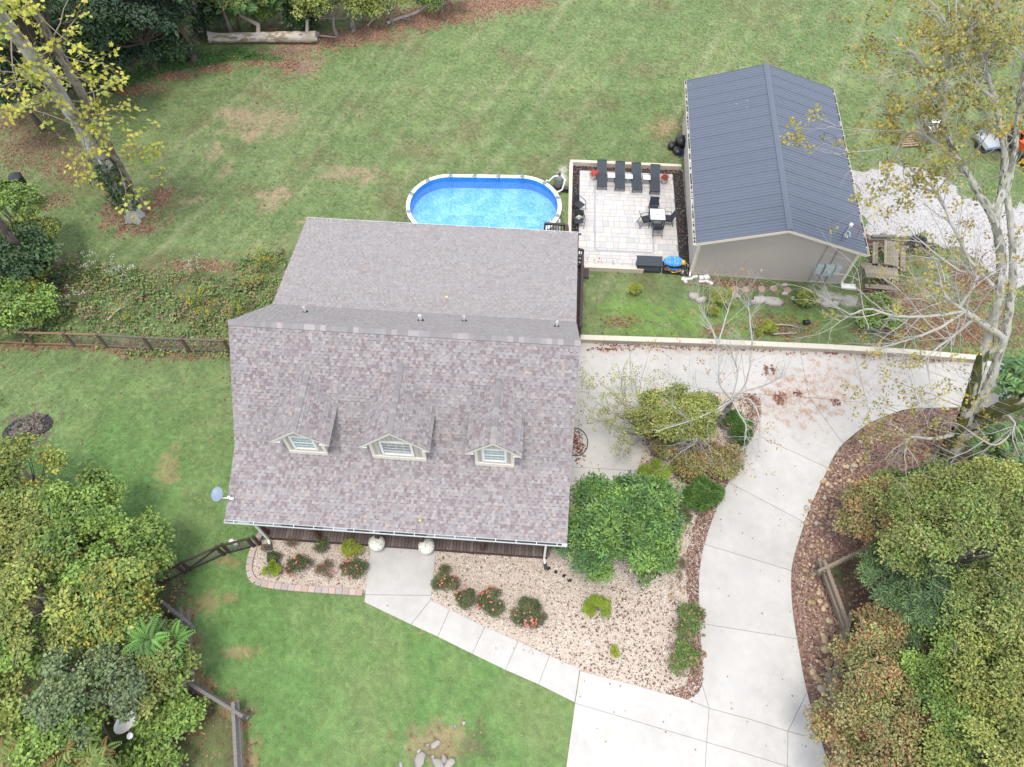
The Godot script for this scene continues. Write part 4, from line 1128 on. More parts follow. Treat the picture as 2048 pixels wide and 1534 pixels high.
	sd.rotation.y = -deg_to_rad(4.1)
	mb = MB.new()
	mb.lathe(Vector3.ZERO, [Vector2(0, 0), Vector2(0.12, 0.012), Vector2(0.24, 0.045), Vector2(0.3, 0.075), Vector2(0.305, 0.068), Vector2(0.24, 0.03), Vector2(0.0, -0.02)], 28, Color(0.2, 0.25, 0.34), Vector2(0.82, 1.05))
	var dish := put("reflector", mb, M.vcs, sd)
	dish.position = Vector3(-0.08, 0.32, -0.02)
	dish.rotation = Vector3(0.1, 0.25, 0.12)
	mb = MB.new()
	mb.tube([Vector3(0.42, 0.0, 0.0), Vector3(0.25, 0.12, 0.02), Vector3(0.1, 0.16, 0.06), Vector3(0.0, 0.28, 0.03)], [0.03, 0.03, 0.028, 0.03], 7, Color.WHITE)
	mb.bx(Vector3(0.4, 0.01, 0), Vector3(0.16, 0.03, 0.1))
	mb.bx(Vector3(0.3, 0.1, -0.04), Vector3(0.1, 0.06, 0.06))
	put("arm", mb, M.white, sd)

func dormer(h: Node3D, cx: float, apex: float, half: float, tip: float, wallx: float, which: int, label: String, zf: float) -> void:
	var d := node("dormer", h)
	d.set_meta("label", label)
	var cream := Color(0.72, 0.68, 0.6)
	var back := 0.66 + 7.97 - apex - 0.25
	var front := zf + 0.3
	var sl := (apex - tip) / half
	var mb := MB.new()
	# two roof slopes, shingled
	for s in [-1.0, 1.0]:
		var lo := Vector3(cx + half * s, tip, front)
		var v := Vector3(-half * s, apex - tip, 0)
		mb.quad(lo - Vector3(0, 0.02, 0), Vector3(cx, apex - 0.02, front), Vector3(cx, apex - 0.02, back), Vector3(lo.x, lo.y - 0.02, back), Color(0.2, 0.17, 0.17), Vector3.UP)
		mb.quad(lo - Vector3(0, 0.14, 0), Vector3(cx, apex - 0.14, front), Vector3(cx, apex - 0.14, back), Vector3(lo.x, lo.y - 0.14, back), cream, Vector3.DOWN)
		mb.quad(lo - Vector3(0, 0.02, 0), lo - Vector3(0, 0.14, 0), Vector3(lo.x, lo.y - 0.14, back), Vector3(lo.x, lo.y - 0.02, back), cream, Vector3(s, 0, 0))
	put("roof_deck", mb, M.vc, d)
	for s in [-1.0, 1.0]:
		mb = MB.new()
		var v := Vector3(-half * s, apex - tip, 0)
		shingles(mb, Vector3(cx + half * s, tip, front if s > 0 else back), Vector3(0, 0, -1 if s > 0 else 1), v.normalized(), front - back, v.length())
		kind(put("roof_shingles", mb, M.shingle, d), "stuff")
	mb = MB.new()
	var n := int((front - back) / 0.17)
	for i in n:
		cap_piece(mb, Vector3(cx, apex + 0.015, front - 0.09 - i * 0.17), Vector3(0, 0, 1), Vector3.RIGHT, sl, sl, 0.125, 0.22, 0.02 + 0.006 * (i % 2), shade(pick([Color(0.24, 0.225, 0.235), Color(0.27, 0.255, 0.265), Color(0.25, 0.235, 0.245), Color(0.32, 0.3, 0.3)]), 0.9, 1.06))
	kind(put("ridge_shingles", mb, M.shingle, d), "stuff")
	# face of grey boards between cream trim
	var bot := 4.0
	var eave := apex - sl * wallx - 0.12
	mb = MB.new()
	var x := -wallx
	while x < wallx - 0.01:
		var w := minf(0.2, wallx - x)
		var t0 := apex - 0.12 - sl * absf(x)
		var t1 := apex - 0.12 - sl * absf(x + w)
		var g := Color(0.5, 0.47, 0.43)
		mb.quad(Vector3(cx + x + 0.008, bot, zf), Vector3(cx + x + w - 0.008, bot, zf), Vector3(cx + x + w - 0.008, t1, zf), Vector3(cx + x + 0.008, t0, zf), g, Vector3(0, 0, 1))
		mb.quad(Vector3(cx + x - 0.008, bot, zf - 0.012), Vector3(cx + x + 0.008, bot, zf - 0.012), Vector3(cx + x + 0.008, t0, zf - 0.012), Vector3(cx + x - 0.008, t0, zf - 0.012), g * 0.6, Vector3(0, 0, 1))
		x += w
	for s in [-1.0, 1.0]:
		mb.quad(Vector3(cx + wallx * s, bot - 0.3, zf), Vector3(cx + wallx * s, eave, zf), Vector3(cx + wallx * s, eave, back), Vector3(cx + wallx * s, bot - 0.3, back), Color(0.5, 0.47, 0.43), Vector3(s, 0, 0))
	put("wall", mb, M.vc, d)
	for s in [-1.0, 1.0]:
		mb = MB.new()
		mb.bx(Vector3(cx + s * (wallx - 0.05), (bot + eave) / 2, zf + 0.012), Vector3(0.13, eave - bot, 0.05), cream)
		put("corner_board", mb, M.vcs, d)
		mb = MB.new()        # barge board
		var a := Vector3(cx + s * half, tip - 0.03, front)
		var b := Vector3(cx, apex - 0.03, front)
		var dn := Vector3(0, -0.15, 0)
		mb.quad(a, b, b + dn, a + dn, cream, Vector3(0, 0, 1))
		mb.quad(a + dn, b + dn, b + dn - Vector3(0, 0, 0.28), a + dn - Vector3(0, 0, 0.28), cream, Vector3(0, -1, 0))
		mb.quad(a + Vector3(0, 0.025, 0.012), b + Vector3(0, 0.025, 0.012), b + Vector3(0, -0.02, 0.012), a + Vector3(0, -0.02, 0.012), Color(0.78, 0.76, 0.72), Vector3(0, 0, 1))
		put("barge_board", mb, M.vcs, d)
		mb = MB.new()        # boxed eave return
		var wr := half - wallx
		mb.bx(Vector3(cx + s * (wallx + wr / 2), tip - 0.13, front - 0.14), Vector3(wr, 0.07, 0.26), Color(0.78, 0.76, 0.72))
		put("eave_return", mb, M.vcs, d)
	mb = MB.new()
	mb.bx(Vector3(cx, 4.2, zf + 0.02), Vector3(wallx * 2 + 0.02, 0.24, 0.08), cream)
	put("sill_board", mb, M.vcs, d)
	# window
	var wx := 0.41 if which != 1 else 0.58
	var wy0 := 4.63 if which != 1 else 4.6
	var wy1 := minf(5.62 if which != 1 else 5.64, apex - sl * wx - 0.1)
	mb = MB.new()
	var fr := 0.09
	for q in [[0.0, wy0 - fr / 2, wx * 2 + fr * 2, fr], [0.0, wy1 + fr / 2, wx * 2 + fr * 2, fr], [-wx - fr / 2, (wy0 + wy1) / 2, fr, wy1 - wy0], [wx + fr / 2, (wy0 + wy1) / 2, fr, wy1 - wy0]]:
		mb.bx(Vector3(cx + q[0], q[1], zf + 0.035), Vector3(q[2], q[3], 0.06), Color(0.8, 0.8, 0.78))
	put("window_frame", mb, M.vcs, d)
	mb = MB.new()
	if which == 1:
		mb.bx(Vector3(cx, (wy0 + wy1) / 2 + 0.15, zf + 0.008), Vector3(wx * 2, wy1 - wy0 - 0.3, 0.01), Color(0.06, 0.065, 0.085))
		mb.bx(Vector3(cx, wy0 + 0.15, zf + 0.008), Vector3(wx * 2, 0.3, 0.01), Color(0.36, 0.4, 0.44))
	else:
		for i in 8:
			mb.bx(Vector3(cx, wy0 + (i + 0.5) * (wy1 - wy0) / 8, zf + 0.008 + 0.003 * (i % 2)), Vector3(wx * 2, (wy1 - wy0) / 8, 0.01), Color(0.17, 0.4, 0.42) if i % 2 else Color(0.13, 0.33, 0.35))
	put("blind", mb, M.vcs, d)
	mb = MB.new()
	mb.bx(Vector3(cx, (wy0 + wy1) / 2, zf + 0.022), Vector3(wx * 2, wy1 - wy0, 0.004))
	var pane := mat(Color(0.9, 0.95, 0.95), 0.03)
	pane.transparency = BaseMaterial3D.TRANSPARENCY_ALPHA
	pane.albedo_color.a = 0.12
	put("pane", mb, pane, d)
	mb = MB.new()
	var cols := 4 if which == 1 else 3
	for i in range(1, cols):
		mb.bx(Vector3(cx - wx + i * wx * 2 / cols, (wy0 + wy1) / 2, zf + 0.032), Vector3(0.012, wy1 - wy0, 0.01), Color(0.8, 0.8, 0.8))
	for i in range(1, 4):
		if which == 1 or i != 2:
			mb.bx(Vector3(cx, wy0 + i * (wy1 - wy0) / 4, zf + 0.034), Vector3(wx * 2, 0.012, 0.01), Color(0.8, 0.8, 0.8))
		else:
			mb.bx(Vector3(cx, wy0 + i * (wy1 - wy0) / 4, zf + 0.034), Vector3(wx * 2, 0.05, 0.02), Color(0.8, 0.8, 0.8))
	put("muntins", mb, M.vcs, d)

func build_deck() -> void:
	var k := thing("wooden_deck", "narrow dark brown wooden deck with railings along the house's right side", "deck", Vector3(-4.33, 0, -17.35), -deg_to_rad(4.1))
	var mb := MB.new()
	for i in 34:
		mb = MB.new()
		mb.bx(Vector3(7.12, 0.98, -4.4 - i * 0.145), Vector3(0.8, 0.03, 0.138), shade(Color(0.1, 0.085, 0.09), 0.85, 1.15))
		put("deck_board", mb, M.wood, k)
	for i in 14:
		mb = MB.new()
		mb.bx(Vector3(6.0, 0.98, -9.25 - i * 0.145), Vector3(1.5, 0.03, 0.138), shade(Color(0.1, 0.085, 0.09), 0.85, 1.15))
		put("deck_board", mb, M.wood, k)
	var run := func(a: Vector3, b: Vector3) -> void:
		var m := MB.new()
		var up := Vector3(0, 1.0, 0)
		m.bar(a + up, b + up, 0.14, 0.04, Color(0.105, 0.075, 0.075))
		put("hand_rail", m, M.wood, k)
		m = MB.new()
		m.bar(a + up * 0.92, b + up * 0.92, 0.04, 0.09, Color(0.085, 0.06, 0.06))
		m.bar(a + up * 0.1, b + up * 0.1, 0.04, 0.09, Color(0.085, 0.06, 0.06))
		put("rail_bar", m, M.wood, k)
		var n := int(a.distance_to(b) / 0.14)
		for i in n + 1:
			m = MB.new()
			var p := a.lerp(b, float(i) / n)
			m.bx(p + up * 0.5, Vector3(0.035, 0.9, 0.035), Color(0.085, 0.06, 0.06))
			put("baluster", m, M.wood, k)
		for p in [a, b]:
			m = MB.new()
			m.bx(Vector3(p.x, (p.y + 1.0) / 2, p.z), Vector3(0.1, p.y + 1.0, 0.1), Color(0.1, 0.07, 0.06))
			put("post", m, M.wood, k)
	run.call(Vector3(7.5, 0.98, -4.35), Vector3(7.5, 0.98, -8.95))
	run.call(Vector3(7.0, 0.98, -8.98), Vector3(7.46, 0.98, -8.98))
	run.call(Vector3(5.37, 0.98, -11.15), Vector3(6.45, 0.98, -11.15))
	run.call(Vector3(6.6, 0.98, -11.1), Vector3(6.75, 0.98, -9.6))
	run.call(Vector3(6.75, 0.98, -9.55), Vector3(7.55, 0.55, -9.75))
	for i in 4:
		mb = MB.new()
		mb.bx(Vector3(7.0 + i * 0.28, 0.8 - i * 0.2, -9.3), Vector3(0.28, 0.04, 0.7), Color(0.1, 0.08, 0.08))
		put("step", mb, M.wood, k)
	# a second rail shows at the house's left
	var k2 := thing("stair_rail", "short dark brown wooden stair rail at the back left of the house", "railing", Vector3(-4.33, 0, -17.35), -deg_to_rad(4.1))
	mb = MB.new()
	mb.bar(Vector3(-7.3, 1.9, -3.2), Vector3(-7.35, 1.95, -5.4), 0.12, 0.05, Color(0.09, 0.06, 0.055))
	put("hand_rail", mb, M.wood, k2)
	for z in [-3.2, -4.3, -5.4]:
		mb = MB.new()
		mb.bx(Vector3(-7.32, 0.95, z), Vector3(0.1, 1.9, 0.1), Color(0.09, 0.06, 0.055))
		put("post", mb, M.wood, k2)

# ---------------------------------------------------------------- shed

func build_shed() -> void:
	var s := thing("metal_roofed_shed", "beige sided shed with a blue-grey ribbed metal roof", "shed", Vector3(14.61, 0, -31.97), -deg_to_rad(4.9))
	var ey := 2.96
	var ry := 4.39
	var half := 4.42
	var zf := 6.62
	var wl := -4.08
	var wr := 4.2
	var wz := 6.2
	var slope := (ry - ey) / half
	var side := Color(0.42, 0.385, 0.35)
	var mb := MB.new()
	# lap siding on the gable and long walls
	for e in [1.0, -1.0]:
		var y := 0.12
		while y < ry - 0.2:
			var t := y + 0.13
			var hx := func(yy: float) -> float: return 99.0 if yy < 2.75 else (ry - 0.12 - yy) / slope
			var x0 := maxf(wl, -hx.call(t))
			var x1 := minf(wr, hx.call(t))
			if x1 - x0 > 0.1:
				mb.quad(Vector3(x0, y, wz * e + 0.026 * e), Vector3(x1, y, wz * e + 0.026 * e), Vector3(x1, t, wz * e), Vector3(x0, t, wz * e), side, Vector3(0, 0, e))
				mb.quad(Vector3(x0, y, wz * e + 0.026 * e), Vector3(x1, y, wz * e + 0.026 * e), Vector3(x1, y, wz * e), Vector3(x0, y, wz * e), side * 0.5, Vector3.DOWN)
			y = t
	for e in [wl, wr]:
		var sg := -1.0 if e < 0 else 1.0
		var y := 0.12
		while y < 2.9:
			var o := Vector3(e + 0.014 * sg, y, -wz)
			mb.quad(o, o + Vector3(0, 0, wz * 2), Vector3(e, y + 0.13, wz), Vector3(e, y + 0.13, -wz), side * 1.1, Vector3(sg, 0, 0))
			y += 0.13
	kind(put("siding", mb, M.vc, s), "stuff")
	mb = MB.new()
	mb.bx(Vector3((wl + wr) / 2, 0.02, 0), Vector3(wr - wl + 0.06, 0.24, wz * 2 + 0.06), Color(0.5, 0.47, 0.43))
	put("footing", mb, M.vc, s)
	mb = MB.new()
	mb.bx(Vector3((wl + wr) / 2, 1.5, 0), Vector3(wr - wl - 0.1, 2.6, wz * 2 - 0.1), Color(0.2, 0.18, 0.16))
	put("core_wall", mb, M.vc, s)
	for c in [[wl, wz], [wr, wz], [wl, -wz], [wr, -wz]]:
		mb = MB.new()
		for q in [[Vector3(-0.055, 0, 0.0), Vector3(0.1, 2.75, 0.07)], [Vector3(0, 0, -0.055), Vector3(0.07, 2.75, 0.1)]]:
			mb.bx(Vector3(c[0] + q[0].x * signf(c[0]), 1.48, c[1] + q[0].z * signf(c[1])) + Vector3(0.02 * signf(c[0]), 0, 0.02 * signf(c[1])), q[1], Color(0.66, 0.6, 0.47))
		put("corner_trim", mb, M.vc, s)
	# ribbed roof panels, one mesh each
	for sg in [-1.0, 1.0]:
		var u := Vector3(half * sg, ey - ry, 0)
		var l := u.length()
		u = u.normalized()
		var nr := Vector3(u.y * -sg, absf(u.x), 0).normalized()
		nr = Vector3(slope * sg, 1, 0).normalized()
		var pw := 2 * zf / 15
		for i in 15:
			mb = MB.new()
			var z0 := -zf + i * pw
			var o := Vector3(0, ry, z0)
			var col := Color.WHITE * R(0.96, 1.04)
			mb.quad(o, o + u * l, o + u * l + Vector3(0, 0, pw - 0.004), o + Vector3(0, 0, pw - 0.004), col, nr)
			mb.quad(o - nr * 0.03, o + u * l - nr * 0.03, o + u * l + Vector3(0, 0, pw) - nr * 0.03, o + Vector3(0, 0, pw) - nr * 0.03, Color(0.6, 0.6, 0.6), -nr)
			for k in 4:
				var z := 0.02 + k * pw / 4
				var hh := 0.034 if k == 0 else 0.02
				var w0 := 0.03 if k == 0 else 0.022
				var a := o + Vector3(0, 0, z)
				var pa := a + nr * hh + Vector3(0, 0, w0 * 0.35)
				var pb := a + nr * hh + Vector3(0, 0, w0 * 0.65 + 0.012)
				var pc := a + Vector3(0, 0, w0 + 0.02)
				a.z -= 0.008
				mb.quad(a + nr * 0.001, a + u * l + nr * 0.001, pa + u * l, pa, col, nr + Vector3(0, 0, -1.5))
				mb.quad(pa, pa + u * l, pb + u * l, pb, col, nr)
				mb.quad(pb, pb + u * l, pc + u * l + nr * 0.001, pc + nr * 0.001, col, nr + Vector3(0, 0, 1.5))
				var g := a - Vector3(0, 0, 0.012)
				mb.quad(g + nr * 0.0015, g + u * l + nr * 0.0015, a + u * l + nr * 0.0016, a + nr * 0.0016, Color(0.5, 0.5, 0.55), nr)
			mb.quad(o, o + u * l, o + u * l - nr * 0.03, o - nr * 0.03, col, Vector3(0, 0, -1))
			put("roof_panel", mb, M.panel, s)
	mb = MB.new()
	for sg in [-1.0, 1.0]:
		var u := Vector3(half * sg, ey - ry, 0).normalized()
		var nr := Vector3(slope * sg, 1, 0).normalized()
		var a := Vector3(0, ry + 0.055, -zf - 0.01)
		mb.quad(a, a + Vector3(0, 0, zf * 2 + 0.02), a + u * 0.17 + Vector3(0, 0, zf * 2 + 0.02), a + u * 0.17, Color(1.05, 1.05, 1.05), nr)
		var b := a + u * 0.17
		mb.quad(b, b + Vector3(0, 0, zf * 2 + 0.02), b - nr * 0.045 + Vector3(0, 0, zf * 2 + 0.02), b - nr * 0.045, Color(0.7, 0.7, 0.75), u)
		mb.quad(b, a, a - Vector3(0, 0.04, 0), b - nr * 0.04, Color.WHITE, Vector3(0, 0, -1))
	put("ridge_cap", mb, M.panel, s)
	mb = MB.new()        # specks left by birds and seeds
	for i in 12:
		var sg: float = pick([-1.0, 1.0])
		var t := R(0.4, 4.2)
		var nr := Vector3(slope * sg, 1, 0).normalized()
		var u := Vector3(half * sg, ey - ry, 0).normalized()
		var o := Vector3(t * sg, ry - slope * t, R(-6.4, 6.4)) + nr * 0.012
		var w := R(0.015, 0.03)
		mb.quad(o - u * w, o + Vector3(0, 0, w), o + u * w * 1.5, o - Vector3(0, 0, w), Color(0.6, 0.6, 0.58) if rng.randf() < 0.7 else Color(0.3, 0.2, 0.12), nr)
	kind(put("specks", mb, M.vc, s), "stuff")
	# fascia and rake boards
	for e in [1.0, -1.0]:
		for sg in [-1.0, 1.0]:
			mb = MB.new()
			var a := Vector3(half * sg * 1.005, ey - 0.03, (zf + 0.015) * e)
			var b := Vector3(0, ry - 0.03, (zf + 0.015) * e)
			var dn := Vector3(0, -0.17, 0)
			mb.quad(a, b, b + dn, a + dn, Color(0.7, 0.65, 0.55), Vector3(0, 0, e))
			mb.quad(a + dn, b + dn, b + dn - Vector3(0, 0, 0.4 * e), a + dn - Vector3(0, 0, 0.4 * e), Color(0.7, 0.65, 0.55), Vector3.DOWN)
			mb.quad(a, b, b - Vector3(0, 0, 0.03 * e), a - Vector3(0, 0, 0.03 * e), Color(0.7, 0.65, 0.55), Vector3.UP)
			put("rake_board", mb, M.vcs, s)
	for sg in [-1.0, 1.0]:
		var g := node("gutter", s)
		mb = MB.new()
		var x: float = (half + 0.06) * sg
		for q in [[0.0, -0.05, 0.12, 0.012], [0.058, 0.0, 0.012, 0.11], [-0.05, 0.0, 0.012, 0.1]]:
			mb.bx(Vector3(x + q[0] * sg, ey - 0.08 + q[1], 0), Vector3(q[2], q[3], zf * 2), Color(0.7, 0.67, 0.6))
		put("trough", mb, M.vcs, g)
		mb = MB.new()
		var z := -zf
		while z < zf - 0.1:
			var w := R(0.06, 0.5)
			mb.bx(Vector3(x + R(-0.01, 0.01), ey - 0.105, z + w / 2), Vector3(0.1, R(0.02, 0.05), w * R(0.6, 1.0)), pick([Color(0.03, 0.03, 0.03), Color(0.07, 0.06, 0.05), Color(0.03, 0.035, 0.04), Color(0.4, 0.38, 0.34)]))
			z += w
		kind(put("gutter_debris", mb, M.vc, g), "stuff")
		for i in 14:
			mb = MB.new()
			mb.bx(Vector3(x, ey - 0.024, -zf + 0.4 + i * 0.95), Vector3(0.12, 0.008, 0.025), Color(0.8, 0.8, 0.78))
			put("strap", mb, M.vcs, g)
	# downspouts at the front corners
	for q in [[wl - 0.05, -half - 0.02], [wr + 0.05, half + 0.02]]:
		mb = MB.new()
		mb.bar(Vector3(q[1], ey - 0.14, 6.4), Vector3(q[0], ey - 0.5, wz - 0.02), 0.08, 0.06)
		mb.bar(Vector3(q[0], ey - 0.5, wz), Vector3(q[0], 0.15, wz), 0.08, 0.06)
		mb.bar(Vector3(q[0], 0.2, wz), Vector3(q[0], 0.07, wz + 0.25), 0.08, 0.06)
		put("downspout", mb, M.white, s)
	# three electrical boxes and their conduits
	for q in [[2.58, 0.88, 0.36, 0.68, 0.16], [3.07, 0.84, 0.48, 0.78, 0.22], [3.55, 0.88, 0.32, 0.68, 0.17]]:
		mb = MB.new()
		mb.bx(Vector3(q[0], q[1] + q[3] / 2, wz + 0.02 + q[4] / 2), Vector3(q[2], q[3], q[4]), Color.WHITE)
		mb.bx(Vector3(q[0], q[1] + q[3] / 2, wz + 0.025 + q[4]), Vector3(q[2] - 0.06, q[3] - 0.08, 0.02), Color.WHITE)
		if q[0] > 3.0 and q[0] < 3.2:
			mb.lathe(Vector3(q[0], q[1] + 0.38, wz + 0.3), [Vector2(0.0, 0.09), Vector2(0.06, 0.08), Vector2(0.075, 0.0), Vector2(0.07, -0.06), Vector2(0, -0.07)], 12, Color(0.8, 0.85, 0.9))
		put("electrical_box", mb, M.grey_box, s)
	mb = MB.new()
	for q in [[2.42, 0.0, 3.45, 0.018], [3.06, 1.6, 3.2, 0.035], [3.3, 0.0, 0.9, 0.035], [2.9, 0.0, 0.9, 0.016]]:
		mb.tube([Vector3(q[0], q[1], wz + 0.05), Vector3(q[0], q[2], wz + 0.05)], [q[3], q[3]], 8, Color(0.3, 0.28, 0.28))
	put("conduit", mb, M.vc, s)
	mb = MB.new()
	mb.lathe(Vector3(-0.35, 0.72, wz + 0.06), [Vector2(0, 0.06), Vector2(0.06, 0.05), Vector2(0.06, -0.05), Vector2(0, -0.06)], 10, Color(0.6, 0.58, 0.55))
	put("hose_tap", mb, M.vc, s)
	# service mast with its weatherhead and wires, on the roof corner
	var m := node("service_mast", s, Vector3(3.25, ry - slope * 3.25, 5.75))
	mb = MB.new()
	mb.tube([Vector3(0, -0.1, 0), Vector3(0, 0.75, 0)], [0.035, 0.035], 9, Color.WHITE)
	mb.lathe(Vector3(0, 0.7, 0), [Vector2(0.05, 0), Vector2(0.1, 0.05), Vector2(0.09, 0.16), Vector2(0.0, 0.2)], 10, Color.WHITE)
	mb.tube([Vector3(0, 0.35, 0), Vector3(0.12, 0.3, 0.06), Vector3(0.2, 0.05, 0.14)], [0.025, 0.025, 0.02], 6, Color.WHITE)
	put("mast", mb, M.white, m)
	mb = MB.new()
	mb.lathe(Vector3(0, -0.08, 0), [Vector2(0.2, 0), Vector2(0.16, 0.06), Vector2(0.04, 0.12)], 10, Color(0.5, 0.5, 0.5))
	put("flashing", mb, M.vc, m)
	mb = MB.new()
	mb.tube([Vector3(0, 0.75, 0), Vector3(-0.15, 0.7, 0.1), Vector3(-0.35, 0.45, 0.35), Vector3(-0.3, 0.12, 0.5)], [0.014, 0.014, 0.014, 0.014], 5, Color(0.03, 0.03, 0.035))
	mb.tube([Vector3(0, 0.6, 0), Vector3(-0.1, 0.4, 0.25), Vector3(-0.08, 0.1, 0.4)], [0.014, 0.014, 0.014], 5, Color(0.03, 0.03, 0.035))
	mb.tube([Vector3(0.05, 0.7, 0.02), Vector3(0.3, 0.75, -0.05), Vector3(0.5, 0.6, 0.05), Vector3(0.45, 0.2, 0.3)], [0.016, 0.016, 0.016, 0.016], 5, Color(0.4, 0.03, 0.07))
	put("wires", mb, M.vc, m)
	# wall footing splash block by the right downspout
	var sp := thing("splash_block", "long white splash block under the shed's right corner downspout", "splash block", s.transform * Vector3(4.45, 0, 6.42), -deg_to_rad(4.9))
	mb = MB.new()
	mb.bx(Vector3(0.15, 0.03, 0), Vector3(0.8, 0.05, 0.3), Color.WHITE)
	mb.bx(Vector3(0.15, 0.08, 0.14), Vector3(0.8, 0.08, 0.04), Color.WHITE)
	mb.bx(Vector3(0.15, 0.08, -0.14), Vector3(0.8, 0.08, 0.04), Color.WHITE)
	mb.bx(Vector3(-0.24, 0.08, 0), Vector3(0.04, 0.08, 0.3), Color.WHITE)
	put("tray", mb, M.white, sp)

# ---------------------------------------------------------------- pool

func oval(hl: float, r: float, n: int) -> Array:        # points round a stadium, counted evenly
	var out := []
	var per := 4 * hl + TAU * r
	for i in n:
		var d := per * i / n
		var p := Vector2.ZERO
		if d < 2 * hl:
			p = Vector2(-hl + d, -r)
		elif d < 2 * hl + PI * r:
			var a := -PI / 2 + (d - 2 * hl) / r
			p = Vector2(hl + cos(a) * r, sin(a) * r)
		elif d < 4 * hl + PI * r:
			p = Vector2(hl - (d - 2 * hl - PI * r), r)
		else:
			var a := PI / 2 + (d - 4 * hl - PI * r) / r
			p = Vector2(-hl + cos(a) * r, sin(a) * r)
		out.append(p)
	return out

func build_pool() -> void:
	var k := thing("oval_pool", "oval above-ground pool with a white rail and blue mosaic liner", "pool", Vector3(-1.62, 0, -30.15), -deg_to_rad(1.2))
	var hl := 2.05
	var r := 2.3
	var n := 112
	var p := oval(hl, r, n)
	var q := oval(hl, r - 0.1, n)
	var o := oval(hl, r + 0.12, n)
	var mb := MB.new()
	var inn := MB.new()
	for i in n:
		var j := (i + 1) % n
		mb.quad(Vector3(p[i].x, 1.26, p[i].y), Vector3(p[j].x, 1.26, p[j].y), Vector3(p[j].x, -0.1, p[j].y), Vector3(p[i].x, -0.1, p[i].y), Color(0.5, 0.52, 0.54), Vector3(p[i].x, 0, p[i].y))
		inn.quad(Vector3(q[i].x, 1.26, q[i].y), Vector3(q[j].x, 1.26, q[j].y), Vector3(q[j].x, 0.3, q[j].y), Vector3(q[i].x, 0.3, q[i].y), Color(0.1, 0.5, 0.85), -Vector3(q[i].x, 0, q[i].y))
	put("wall", mb, M.vc, k)
	# liner: a white and blue mosaic print with cloudy drifts
	var img := Image.create(200, 112, false, Image.FORMAT_RGB8)
	var fl := FastNoiseLite.new()
	fl.seed = 9
	fl.frequency = 0.012
	fl.fractal_octaves = 3
	for y in 112:
		for x in 200:
			var a := fl.get_noise_2d(x * 3, y * 3) * 0.8
			var c := Color(0.3, 0.63, 0.85).lerp(Color(0.54, 0.79, 0.93), clampf(0.5 + a * 0.9, 0, 1))
			var t := rng.randf()
			if t < 0.2:
				c = c.lerp(Color(0.85, 0.95, 1.0), 0.4)
			elif t > 0.84:
				c = c.lerp(Color(0.08, 0.45, 0.75), 0.4)
			img.set_pixel(x, y, c)
	var lm := mat(Color.WHITE, 0.6)
	lm.albedo_texture = ImageTexture.create_from_image(img)
	lm.vertex_color_use_as_albedo = true
	lm.uv1_triplanar = true
	lm.uv1_scale = Vector3(0.1, 0.1, 0.1)
	lm.uv1_scale = Vector3(0.1, 0.178, 0.178)
	put("liner_wall", inn, lm, k)
	mb = MB.new()
	for i in n:
		var j := (i + 1) % n
		mb.tri(Vector3(0, 0.42, 0), Vector3(q[i].x, 0.42, q[i].y), Vector3(q[j].x, 0.42, q[j].y), Vector3.UP, Color.WHITE)
	put("liner_floor", mb, lm, k)
	mb = MB.new()
	for i in n:
		var j := (i + 1) % n
		mb.tri(Vector3(0, 1.1, 0), Vector3(q[i].x, 1.1, q[i].y), Vector3(q[j].x, 1.1, q[j].y), Vector3.UP, Color.WHITE)
	var wm := mat(Color(0.1, 0.4, 0.75), 0.04)
	wm.transparency = BaseMaterial3D.TRANSPARENCY_ALPHA
	wm.albedo_color.a = 0.1
	put("water", mb, wm, k)
	for s in 16:
		mb = MB.new()
		for t in 7:
			var i := s * 7 + t
			var j := (i + 1) % n
			var a := Vector3(q[i].x, 1.3, q[i].y)
			var b := Vector3(q[j].x, 1.3, q[j].y)
			var c := Vector3(o[j].x, 1.3, o[j].y)
			var d := Vector3(o[i].x, 1.3, o[i].y)
			mb.quad(a, b, c, d, Color.WHITE, Vector3.UP)
			var dn := Vector3(0, -0.06, 0)
			mb.quad(a, b, b + dn, a + dn, Color.WHITE, -a)
			mb.quad(d, c, c + dn, d + dn, Color.WHITE, a)
		put("top_rail", mb, M.white, k)
		var e := s * 7
		var mid := Vector3((q[e].x + o[e].x) / 2, 1.315, (q[e].y + o[e].y) / 2)
		var out := Vector3(o[e].x - q[e].x, 0, o[e].y - q[e].y)
		var ang := atan2(out.x, out.z)
		var cap := node("rail_cap", k, mid, ang)
		mb = MB.new()
		for w in [-1.0, 0.0, 1.0]:
			mb.box(Vector3(w * 0.075, 0, -0.02), Basis(Vector3.UP, -w * 0.35).x * 0.03, Vector3(0, 0.018, 0), Basis(Vector3.UP, -w * 0.35).z * 0.12, Color(0.2, 0.22, 0.26))
		mb.bx(Vector3(0, 0.002, 0.02), Vector3(0.26, 0.02, 0.16), Color(0.42, 0.44, 0.47))
		put("cap_plate", mb, M.vcs, cap)
		mb = MB.new()
		mb.bx(Vector3(p[e].x, 0.6, p[e].y) + out.normalized() * 0.05, Vector3(0.16, 1.3, 0.08), Color(0.6, 0.6, 0.6), ang)
		put("upright", mb, M.vcs, k)
	# sand filter and pump
	var f := thing("pool_filter", "grey pool sand filter tank with white hoses beside the pool", "pool filter", Vector3(2.83, 0, -32.97))
	mb = MB.new()
	mb.lathe(Vector3.ZERO, [Vector2(0.22, 0.05), Vector2(0.27, 0.12), Vector2(0.27, 0.42), Vector2(0.25, 0.44), Vector2(0.27, 0.46), Vector2(0.26, 0.72), Vector2(0.18, 0.86), Vector2(0, 0.9)], 18, Color(0.2, 0.22, 0.23))
	put("tank", mb, M.vcs, f)
	mb = MB.new()
